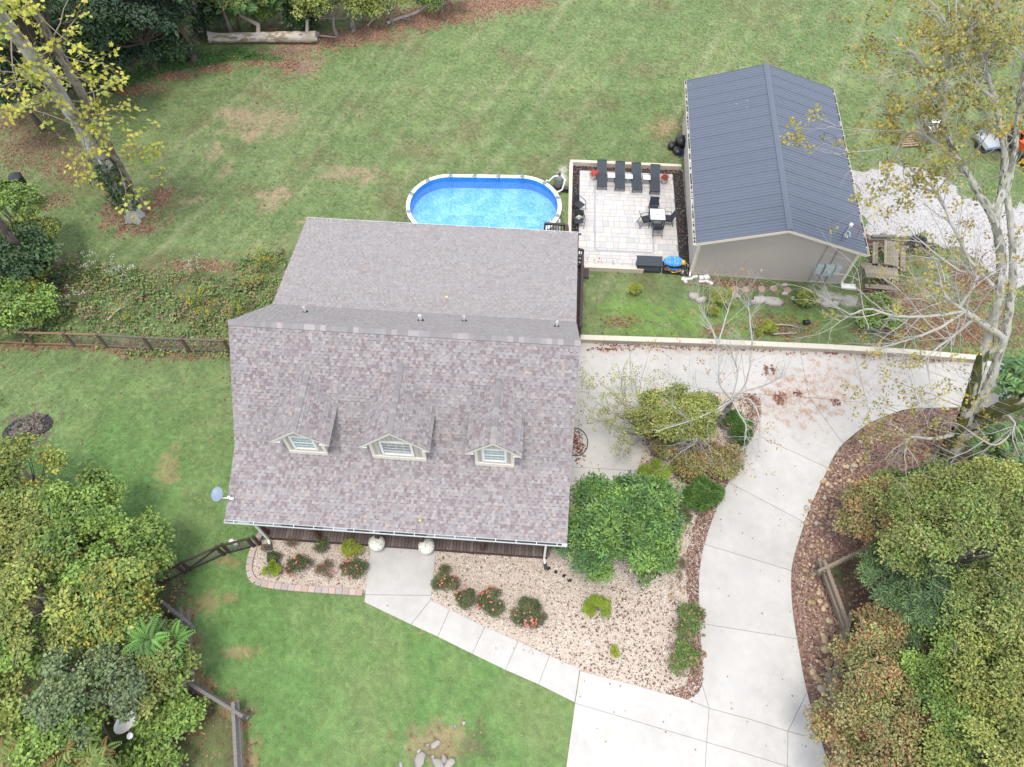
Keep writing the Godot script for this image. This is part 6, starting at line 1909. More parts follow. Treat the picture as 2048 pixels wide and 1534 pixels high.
func build_fences() -> void:
	# low gate of dark boards and wire beside the porch
	var dk := Color(0.085, 0.055, 0.045)
	var f := thing("wire_gate_fence", "dark brown board and wire mesh fence with a braced gate beside the porch", "fence", Vector3(-11.49, 0, -10.45))
	var pts := [Vector3(-11.49, 0, -10.45), Vector3(-12.80, 0, -10.10), Vector3(-14.37, 0, -9.29), Vector3(-15.17, 0, -8.84)]
	for i in 4:
		pts[i] -= f.position
	for i in 3:
		wire_panel(f, pts[i + 1], pts[i], 1.05, dk, i == 1)
	for i in 4:
		for s in [-1.0, 1.0]:
			var mb := MB.new()
			mb.bx(pts[i] + Vector3(s * 0.11, 0.55, -s * 0.06), Vector3(0.12, 1.15, 0.12), shade(dk, 0.8, 1.1), 0.45)
			put("post", mb, M.wood, f)
	# long board fence left of the house
	f = thing("garden_fence", "long wood rail and wire fence running left from the house", "fence", Vector3(-27.05, 0, -21.40))
	pts = [Vector3(-30.57, 0, -21.60), Vector3(-27.08, 0, -21.47), Vector3(-25.18, 0, -21.34), Vector3(-23.05, 0, -21.28), Vector3(-21.32, 0, -21.21), Vector3(-18.90, 0, -21.03), Vector3(-16.91, 0, -20.93), Vector3(-14.74, 0, -20.84)]
	for i in pts.size():
		pts[i] -= f.position
	for i in pts.size() - 1:
		wire_panel(f, pts[i], pts[i + 1], 1.15, Color(0.33, 0.2, 0.11) if i < 4 else Color(0.2, 0.17, 0.14), false, i >= 3)
	for i in pts.size():
		var mb := MB.new()
		mb.bx(pts[i] + Vector3(0, 0.6, 0), Vector3(0.13, 1.25, 0.13), Color(0.19, 0.14, 0.1))
		put("post", mb, M.wood, f)
	var grey := Color(0.27, 0.25, 0.24)
	rail_fence("split_rail_fence", "grey weathered split rail zigzag fence along the left of the front lawn", [[Vector3(-14.57, 1.00, -7.62), Vector3(-13.51, 1.00, -6.92)], [Vector3(-13.80, 1.00, -7.21), Vector3(-12.97, 1.00, -4.48)], [Vector3(-13.26, 1.00, -4.71), Vector3(-10.67, 1.00, -3.39)], [Vector3(-10.94, 1.00, -3.68), Vector3(-10.30, 1.00, -1.13)], [Vector3(-10.33, 1.00, -1.29), Vector3(-8.53, 1.00, -0.16)]], grey)
	rail_fence("split_rail_fence", "tan weathered split rail zigzag fence right of the curving drive", [[Vector3(18.09, 1.00, -13.73), Vector3(16.03, 1.00, -12.50)], [Vector3(15.98, 1.00, -12.64), Vector3(15.80, 1.00, -10.16)], [Vector3(15.86, 1.00, -10.21), Vector3(13.38, 1.00, -9.10)], [Vector3(13.53, 1.00, -9.37), Vector3(13.92, 1.00, -6.80)], [Vector3(14.06, 1.00, -7.05), Vector3(12.98, 1.00, -4.52)], [Vector3(12.96, 1.00, -4.78), Vector3(13.14, 1.00, -3.17)]], Color(0.36, 0.3, 0.23))
	# low block wall along the far side of the drive
	var w := thing("garden_wall", "low beige block wall with leaves drifted along the drive", "wall", Vector3(3.60, 0, -21.53))
	pts = [Vector3(3.55, 0, -21.56), Vector3(9.92, 0, -21.31), Vector3(16.44, 0, -20.96), Vector3(20.31, 0, -20.68), Vector3(24.10, 0, -20.28)]
	for i in pts.size():
		pts[i] -= w.position
	for i in pts.size() - 1:
		var n := int(pts[i].distance_to(pts[i + 1]) / 1.2)
		for k in n:
			var a: Vector3 = pts[i].lerp(pts[i + 1], float(k) / n)
			var b: Vector3 = pts[i].lerp(pts[i + 1], float(k + 1) / n)
			var mb := MB.new()
			var col := shade(Color(0.44, 0.4, 0.33), 0.9, 1.06)
			var y := Vector3(0, 0.17, 0)
			var g := (b - a).normalized() * 0.004
			mb.bar(a + y + g, b + y - g, 0.24, 0.4, col)
			put("wall_block", mb, M.vc, w)
			mb = MB.new()
			mb.bar(a + Vector3(0, 0.4, 0) + g, b + Vector3(0, 0.4, 0) - g, 0.3, 0.07, shade(Color(0.56, 0.52, 0.45), 0.94, 1.05))
			put("coping", mb, M.vc, w)

# ---------------------------------------------------------------- trees

func stem(mb: MB, pts: Array, r0: float, r1: float, col: Color, col2 := Color(0, 0, 0, 0), sides := 10) -> void:      # a knobbly trunk along a line, its bark in patches
	var p := []
	var r := []
	var n := 7
	var wob := 0.0 if r0 < 0.03 else minf(0.05, r0 * 0.3)
	for i in pts.size() - 1:
		var a: Vector3 = pts[maxi(i - 1, 0)]
		var d: Vector3 = pts[mini(i + 2, pts.size() - 1)]
		for k in n:
			var t := (i + float(k) / n) / (pts.size() - 1)
			p.append(pts[i].cubic_interpolate(pts[i + 1], a, d, float(k) / n) + Vector3(R(-1, 1), 0, R(-1, 1)) * wob * (1 if i + k > 0 else 0))
			r.append(lerpf(r0, r1, t) * R(0.95, 1.05) * (1.0 + 0.3 * exp(-t * 26.0)))
	p.append(pts[pts.size() - 1])
	r.append(r1)
	var side := Vector3.ZERO
	var rings := []
	var lob := R(0, 6)
	for i in p.size():
		var t: Vector3 = (p[mini(i + 1, p.size() - 1)] - p[maxi(i - 1, 0)]).normalized()
		if side == Vector3.ZERO:
			side = t.cross(Vector3(0.31, 0.2, 0.93)).normalized()
		side = (side - t * side.dot(t)).normalized()
		var w := t.cross(side)
		var ring := []
		for k in sides:
			var an := TAU * k / sides
			var e := side * cos(an) + w * sin(an)
			var f := 1.0 + (0.3 * exp(-i * 0.5) + 0.05) * sin(an * 4 + lob) * (1.0 if r0 > 0.12 else 0.0)
			ring.append([p[i] + e * r[i] * f, e])
		rings.append(ring)
	var alt := col2 if col2.a > 0 else col
	for i in p.size() - 1:
		for k in sides:
			var l := (k + 1) % sides
			var q: Vector3 = rings[i][k][0]
			var m := clampf(0.5 + 1.3 * fine.get_noise_3d(q.x * 90 + 500, q.y * 45, q.z * 90), 0, 1)
			var c := col.lerp(alt, m) * R(0.9, 1.1)
			mb.sm(rings[i][k], rings[i][l], rings[i + 1][l], c)
			mb.sm(rings[i][k], rings[i + 1][l], rings[i + 1][k], c)

func spots(mb: MB, pts: Array, r0: float, r1: float, cols: Array, n: int, size := 0.16) -> void:     # bark plates, lichen and moss standing a little proud of a trunk
	for i in n:
		var t := rng.randf() * (pts.size() - 1)
		var k := mini(int(t), pts.size() - 2)
		var c: Vector3 = pts[k].lerp(pts[k + 1], t - k)
		var ax: Vector3 = (pts[k + 1] - pts[k]).normalized()
		var d := ax.cross(rdir()).normalized()
		var r := lerpf(r0, r1, t / (pts.size() - 1)) + 0.012
		var s := d.cross(ax)
		var w := R(0.25, 0.8) * size
		var l := R(0.5, 2.2) * size
		var o := c + d * r
		var q := []
		for a in 6:
			var an := TAU * a / 6.0
			q.append(o + s * cos(an) * w * R(0.7, 1.2) + ax * sin(an) * l * R(0.7, 1.2) - d * absf(cos(an)) * w * w * 0.6 / maxf(r, 0.05))
		var col := shade(pick(cols), 0.85, 1.15)
		for a in 6:
			mb.tri(o, q[a], q[(a + 1) % 6], d, col)

func leaves_at(parent: Node, tips: Array, sp: Dictionary, per: int, spread: float, called := "leaves") -> void:
	var xf := []
	var cols := PackedColorArray()
	for t in tips:
		var hue: Color = pick(sp.pal)
		for i in per:
			xf.append(Transform3D(facing((Vector3.UP + rdir() * 0.8).normalized(), R(0, TAU), R(sp.s[0], sp.s[1])), t[0] + rdir() * spread * rng.randf()))
			cols.append(shade(hue.lerp(pick(sp.pal), R(0, 0.7)), 0.85, 1.15))
	mm(called, sp.mesh, xf, cols, parent)

func build_trees() -> void:
	var pale := Color(0.52, 0.515, 0.49)
	var tan_ := Color(0.2, 0.165, 0.135)
	# the two-stemmed sycamore at the left
	var b := Vector3(-22.26, 0, -30.35)
	var t := thing("sycamore_tree", "tall two-trunked pale sycamore with big yellow leaves at the upper left", "tree", b)
	for q in [[[Vector3(-22.25, 0, -30.31), Vector3(-22.55, 2.20, -30.98), Vector3(-22.83, 4.80, -31.29), Vector3(-22.56, 8.00, -30.86), Vector3(-22.16, 10.60, -30.16), Vector3(-21.62, 13.20, -29.12)], 0.4, 0.3, pale], [[Vector3(-22.05, 0, -31.03), Vector3(-22.32, 2.20, -31.58), Vector3(-22.16, 5.00, -31.65), Vector3(-21.54, 8.00, -31.05), Vector3(-21.02, 10.80, -30.43), Vector3(-20.54, 13.20, -29.73)], 0.27, 0.18, tan_]]:
		var mb := MB.new()
		var pts := []
		for p in q[0]:
			pts.append(p - b)
		var up: Vector3 = (pts[5] - pts[4]) * 1.6
		pts.append(pts[5] + up)
		stem(mb, pts, q[1], q[2] * 0.8, q[3], Color(0.33, 0.3, 0.26) if q[3] == pale else Color(0.27, 0.24, 0.2), 14)
		spots(mb, pts, q[1], q[2] * 0.8, [Color(0.55, 0.54, 0.5), Color(0.3, 0.27, 0.22), Color(0.24, 0.2, 0.16)] if q[3] == pale else [Color(0.3, 0.27, 0.23), Color(0.12, 0.095, 0.08)], 260, 0.14)
		put("trunk", mb, M.bark, t)
		var tips := []
		mb = MB.new()
		for i in 32:
			var s := R(0.9, 5.6)
			var k := mini(int(s), 5)
			var at: Vector3 = pts[k].lerp(pts[k + 1], s - k)
			var d := (rdir() * Vector3(1, 0.4, 1) + Vector3(0.25, 0.1, 0.1)).normalized()
			grow(mb, at + d * q[1] * 0.8, d, R(0.9, 2.1), 0.035, 1, tips, Color(0.3, 0.25, 0.2), 0.7, 0.1)
		put("branches", mb, M.bark, t)
		leaves_at(t, tips, S.sycamore, 1, 0.2)
	var mb := MB.new()
	var iv := []
	for i in 90:
		var s := R(0.45, 1.9)
		iv.append([Vector3(-0.3 * s + R(-0.45, 0.5), s * 2.0, -0.35 * s + R(-0.3, 0.4)), Vector3.UP])
	leaves_at(t, iv, S.forest, 1, 0.12, "ivy")

	# the great mossy pale-barked tree at the right
	b = Vector3(20.56, 0, -14.56)
	t = thing("lichened_tree", "great pale lichen-barked tree with mossy trunk leaning over the drive", "tree", b)
	var bark := Color(0.33, 0.315, 0.28)
	var limbs := [[[Vector3(20.54, 0, -14.49), Vector3(21.20, 2.20, -15.40), Vector3(21.66, 3.60, -15.42), Vector3(22.31, 5.00, -15.32), Vector3(22.95, 7.00, -15.46)], 0.36, 0.16], [[Vector3(20.57, 0.30, -14.69), Vector3(20.61, 2.40, -15.35), Vector3(20.27, 4.20, -15.90), Vector3(20.08, 6.00, -16.83), Vector3(19.91, 8.00, -17.97), Vector3(19.50, 9.60, -19.00), Vector3(18.70, 11.00, -19.81)], 0.27, 0.14],
		[[Vector3(20.70, 2.50, -15.42), Vector3(20.99, 4.60, -16.43), Vector3(20.64, 7.00, -17.42), Vector3(20.11, 9.00, -18.47), Vector3(19.36, 10.80, -19.48), Vector3(18.75, 12.00, -20.40)], 0.19, 0.1],
		[[Vector3(18.70, 11.00, -19.81), Vector3(17.67, 12.00, -20.14), Vector3(16.64, 13.00, -20.65), Vector3(15.85, 13.80, -20.94), Vector3(15.34, 14.40, -21.15)], 0.14, 0.06], [[Vector3(18.70, 11.00, -19.81), Vector3(18.52, 12.20, -20.45), Vector3(18.10, 13.40, -21.00), Vector3(17.07, 15.00, -21.73), Vector3(16.01, 16.50, -22.66), Vector3(15.53, 17.40, -23.23)], 0.14, 0.05],
		[[Vector3(18.75, 12.00, -20.40), Vector3(18.47, 13.40, -21.00), Vector3(17.95, 15.00, -21.73), Vector3(17.61, 16.60, -22.51)], 0.12, 0.05], [[Vector3(16.64, 13.00, -20.65), Vector3(15.62, 13.60, -21.03), Vector3(14.42, 14.00, -21.31), Vector3(13.91, 13.60, -20.77)], 0.09, 0.03], [[Vector3(19.37, 8.80, -18.38), Vector3(18.07, 9.80, -18.83), Vector3(16.96, 11.00, -19.81), Vector3(16.05, 12.00, -20.40), Vector3(14.29, 13.00, -21.18)], 0.07, 0.03],
		[[Vector3(20.08, 6.00, -16.83), Vector3(20.38, 7.00, -16.92), Vector3(19.37, 7.60, -17.26), Vector3(18.31, 8.20, -17.52)], 0.13, 0.12], [[Vector3(18.31, 8.20, -17.52), Vector3(16.82, 8.20, -17.27), Vector3(15.19, 8.40, -17.15), Vector3(14.25, 8.60, -17.33), Vector3(13.27, 8.80, -16.89)], 0.07, 0.025], [[Vector3(18.31, 8.20, -17.52), Vector3(17.34, 7.80, -16.99), Vector3(16.12, 7.40, -16.65), Vector3(15.35, 7.20, -16.49), Vector3(14.67, 7.00, -16.30)], 0.07, 0.025], [[Vector3(18.78, 7.80, -17.36), Vector3(18.30, 7.20, -17.08), Vector3(17.51, 6.80, -16.56), Vector3(16.46, 6.40, -15.83)], 0.07, 0.025],
		[[Vector3(18.31, 8.20, -17.52), Vector3(17.36, 8.80, -17.75), Vector3(17.03, 9.20, -18.31)], 0.07, 0.03], [[Vector3(17.97, 8.40, -17.55), Vector3(18.20, 9.20, -17.93), Vector3(18.28, 9.60, -18.24)], 0.08, 0.04], [[Vector3(20.07, 2.30, -14.89), Vector3(19.01, 2.60, -14.54), Vector3(17.79, 2.80, -14.51), Vector3(17.54, 2.50, -13.91)], 0.09, 0.04],
		[[Vector3(15.85, 13.80, -20.94), Vector3(15.12, 15.00, -21.73), Vector3(14.17, 16.00, -22.55), Vector3(13.36, 16.40, -22.80)], 0.09, 0.035], [[Vector3(17.07, 15.00, -21.73), Vector3(15.84, 15.80, -22.01), Vector3(14.75, 17.00, -22.74)], 0.08, 0.03], [[Vector3(15.34, 14.40, -21.15), Vector3(14.98, 15.80, -21.75), Vector3(14.75, 17.00, -22.46)], 0.08, 0.03], [[Vector3(19.50, 9.60, -19.00), Vector3(17.99, 9.40, -18.53), Vector3(15.95, 10.40, -19.33)], 0.06, 0.02], [[Vector3(21.68, 3.60, -15.47), Vector3(22.24, 3.40, -14.83), Vector3(21.32, 3.00, -14.04), Vector3(20.20, 3.20, -14.68)], 0.05, 0.03]]
	var tips := []
	var tw := MB.new()
	for i in limbs.size():
		var q: Array = limbs[i]
		var pts := []
		for p in q[0]:
			pts.append(p - b)
		mb = MB.new()
		stem(mb, pts, q[1], q[2], bark if i < 3 else Color(0.4, 0.385, 0.35), Color(0.42, 0.41, 0.36), 12 if i < 3 else 7)
		if i < 6:
			spots(mb, pts, q[1], q[2], [Color(0.47, 0.47, 0.42), Color(0.4, 0.41, 0.32), Color(0.2, 0.19, 0.16)], 170)
		put("trunk" if i < 3 else "limb", mb, M.bark, t)
		if i >= 3:
			var m := 15 if i < 6 else 10
			for k in m:
				var s := R(0.3, 1.0) * (pts.size() - 1)
				var j := mini(int(s), pts.size() - 2)
				var dd: Vector3 = ((pts[j + 1] - pts[j]).normalized() + rdir() * 0.9).normalized()
				grow(tw, pts[j].lerp(pts[j + 1], s - j), dd, R(1.0, 2.2), minf(q[2], 0.028), 2, tips, Color(0.42, 0.4, 0.37), 0.8, 0.05)
	put("twigs", tw, M.bark, t)
	mb = MB.new()       # moss cushions on the lower trunk
	for q in [limbs[0], limbs[1]]:
		var pts := []
		for p in q[0].slice(0, 4):
			pts.append(p - b + Vector3(-0.1, 0.12, 0.0))
		spots(mb, pts, q[1] * 0.98, q[1] * 0.8, [Color(0.07, 0.075, 0.015), Color(0.1, 0.1, 0.02), Color(0.05, 0.055, 0.015)], 130, 0.2)
	kind(put("moss", mb, M.bark, t), "stuff")
	var high := []
	for p in tips:
		if rng.randf() < (0.38 if p[0].z + b.z < -33 or p[0].y > 11.5 else 0.06):
			high.append(p)
	leaves_at(t, high, S.maple, 3, 0.28)
	var low := []
	for q in [Vector3(16.61, 3.50, -16.30), Vector3(17.54, 3.80, -16.91), Vector3(18.30, 3.20, -16.21), Vector3(17.01, 3.00, -15.29), Vector3(18.65, 3.60, -16.50), Vector3(19.28, 3.20, -15.69), Vector3(16.08, 3.40, -15.84), Vector3(17.76, 3.00, -15.54), Vector3(19.56, 3.80, -16.13), Vector3(15.66, 3.80, -16.65), Vector3(18.92, 4.20, -16.93), Vector3(20.29, 3.60, -15.98), Vector3(20.77, 3.40, -15.08), Vector3(19.77, 2.80, -15.14), Vector3(18.64, 2.80, -15.14), Vector3(20.43, 3.00, -14.04), Vector3(16.90, 4.20, -17.72), Vector3(16.62, 2.50, -14.66), Vector3(17.55, 2.40, -14.58)]:
		for k in 3:
			low.append([q - b + rdir() * 0.9, Vector3.UP])
	leaves_at(t, low, S.maple, 3, 0.8, "low_leaves")
	mb = MB.new()
	for q in low:
		if rng.randf() < 0.6:
			mb.tube([q[0], (q[0] + Vector3(0.8, 0.1, 0.6)), q[0] + Vector3(1.8, -0.1, 0.9)], [0.006, 0.01, 0.016], 3, Color(0.3, 0.27, 0.24), Color(0, 0, 0, 0), false)
	kind(put("low_twigs", mb, M.bark, t), "stuff")

	# bare silver-barked tree over the planting island
	b = Vector3(9.70, 0, -16.26)
	t = thing("bare_tree", "nearly leafless silver-barked tree in the planting island by the drive", "tree", b)
	mb = MB.new()
	var trunk := []
	for p in [Vector3(9.70, 0, -16.26), Vector3(10.05, 0.90, -16.45), Vector3(10.26, 1.60, -16.62), Vector3(10.34, 2.20, -16.77)]:
		trunk.append(p - b)
	stem(mb, trunk, 0.13, 0.1, Color(0.14, 0.12, 0.11), Color(0.22, 0.2, 0.19))
	put("trunk", mb, M.bark, t)
	tips = []
	var lb := [[Vector3(10.34, 2.20, -16.77), Vector3(9.52, 2.80, -16.04), Vector3(8.51, 3.30, -15.33), Vector3(7.38, 3.60, -14.77), Vector3(6.25, 3.80, -14.33)], [Vector3(10.34, 2.20, -16.77), Vector3(9.30, 2.60, -15.76), Vector3(8.49, 2.70, -14.99), Vector3(8.23, 2.50, -14.41), Vector3(7.52, 2.40, -13.96)], [Vector3(10.47, 2.30, -16.85), Vector3(10.96, 2.80, -16.43), Vector3(11.25, 2.70, -15.70), Vector3(11.19, 2.40, -14.71), Vector3(10.27, 2.30, -14.13)], [Vector3(10.34, 2.20, -16.77), Vector3(9.56, 3.20, -17.00), Vector3(9.34, 4.20, -17.46), Vector3(9.18, 5.00, -18.01)],
		[Vector3(10.36, 2.30, -16.77), Vector3(10.71, 3.20, -17.00), Vector3(10.74, 4.20, -17.46), Vector3(10.71, 5.00, -18.01)], [Vector3(10.30, 2.30, -16.72), Vector3(10.33, 3.60, -17.43), Vector3(9.74, 4.80, -17.87)], [Vector3(9.60, 2.90, -16.77), Vector3(8.50, 3.60, -16.63), Vector3(7.26, 4.20, -16.67), Vector3(6.55, 4.60, -16.94)], [Vector3(10.56, 2.80, -16.83), Vector3(11.47, 3.60, -16.76), Vector3(12.21, 4.20, -16.93)], [Vector3(10.34, 2.20, -16.77), Vector3(10.44, 2.60, -15.76), Vector3(10.67, 2.50, -15.29), Vector3(10.54, 2.40, -14.58)], [Vector3(9.18, 5.00, -18.01), Vector3(8.77, 5.60, -18.67), Vector3(8.31, 6.00, -19.20)], [Vector3(10.71, 5.00, -18.01), Vector3(10.51, 5.80, -18.80), Vector3(10.36, 6.40, -19.44)], [Vector3(9.18, 5.00, -18.01), Vector3(9.41, 5.80, -18.80), Vector3(9.67, 6.60, -19.56)]]
	for q in lb:
		var pts := []
		for p in q:
			pts.append(p - b)
		mb = MB.new()
		stem(mb, pts, 0.045, 0.016, Color(0.44, 0.45, 0.43), Color(0.37, 0.38, 0.37), 6)
		for k in 9:
			var s := R(0.35, 1.0) * (pts.size() - 1)
			var j := mini(int(s), pts.size() - 2)
			grow(mb, pts[j].lerp(pts[j + 1], s - j), ((pts[j + 1] - pts[j]).normalized() + rdir() * 0.8).normalized(), R(0.7, 1.5), 0.013, 2, tips, Color(0.45, 0.45, 0.43), 0.75, 0.05)
		put("limb", mb, M.bark, t)
	low = []
	for p in tips:
		if rng.randf() < 0.05:
			low.append(p)
	leaves_at(t, low, {"mesh": S.maple.mesh, "pal": [Color(0.35, 0.24, 0.06), Color(0.3, 0.13, 0.07)], "s": [0.5, 0.8]}, 1, 0.2)

	# bare shrub-tree arching over the grass bank, right of the shed
	b = Vector3(23.26, 0, -21.34)
	t = thing("bare_sapling", "bare white-twigged sapling arching over the leafy bank beyond the wall", "tree", b)
	mb = MB.new()
	tips = []
	for q in [[Vector3(23.26, 0, -21.34), Vector3(22.24, 1.40, -21.64), Vector3(21.18, 2.80, -22.18), Vector3(19.89, 3.60, -22.49)], [Vector3(23.14, 0, -21.40), Vector3(21.23, 1.50, -21.88), Vector3(19.77, 2.80, -22.49), Vector3(18.32, 3.60, -23.12)], [Vector3(23.26, 0, -21.34), Vector3(22.85, 2.00, -22.15), Vector3(22.11, 3.40, -22.97)]]:
		var pts := []
		for p in q:
			pts.append(p - b)
		stem(mb, pts, 0.06, 0.02, Color(0.43, 0.41, 0.38), Color(0.36, 0.34, 0.31), 6)
		for k in 9:
			var s := R(0.4, 1.0) * (pts.size() - 1)
			var j := mini(int(s), pts.size() - 2)
			grow(mb, pts[j].lerp(pts[j + 1], s - j), ((pts[j + 1] - pts[j]).normalized() + rdir() * 0.9).normalized(), R(0.8, 1.8), 0.016, 2, tips, Color(0.45, 0.43, 0.4), 0.8, 0.0)
	put("stems", mb, M.bark, t)
	low = []
	for p in tips:
		if rng.randf() < 0.1:
			low.append(p)
	leaves_at(t, low, {"mesh": S.maple.mesh, "pal": [Color(0.45, 0.42, 0.06), Color(0.5, 0.38, 0.06)], "s": [0.6, 1.0]}, 2, 0.3)

	# bare stems in the wood's edge
	for q in [[[Vector3(-22.28, 0, -48.39), Vector3(-22.07, 1.60, -48.36), Vector3(-21.94, 3.40, -47.75), Vector3(-21.74, 5.40, -47.17)], 0.2, pale, "pale leaning trunk with ivy left of the fallen log"], [[Vector3(-11.41, 0, -48.39), Vector3(-11.21, 1.60, -48.36), Vector3(-10.96, 3.60, -47.99), Vector3(-10.63, 5.60, -47.38)], 0.17, Color(0.26, 0.235, 0.23), "straight bare grey trunk right of the fallen log"], [[Vector3(-25.49, 0, -25.17), Vector3(-25.70, 2.00, -25.45), Vector3(-25.52, 4.20, -25.28), Vector3(-25.23, 6.40, -25.12), Vector3(-24.91, 9.00, -25.00)], 0.24, Color(0.13, 0.1, 0.085), "dark rough trunk leaning out of frame at the left edge"]]:
		b = q[0][0]
		t = thing("leaning_tree", q[3], "tree", b)
		var pts := []
		for p in q[0]:
			pts.append(p - b)
		mb = MB.new()
		stem(mb, pts, q[1], q[1] * 0.7, q[2], q[2] * 0.75, 10)
		spots(mb, pts, q[1], q[1] * 0.7, [q[2] * 1.3, q[2] * 0.6], 120, 0.12)
		put("trunk", mb, M.bark, t)
		if q[2] != Color(0.26, 0.235, 0.23):
			iv = []
			for i in 60:
				iv.append([pts[0].lerp(pts[2], R(0, 0.6)) + rdir() * 0.35, Vector3.UP])
			leaves_at(t, iv, S.deep, 1, 0.2, "ivy")

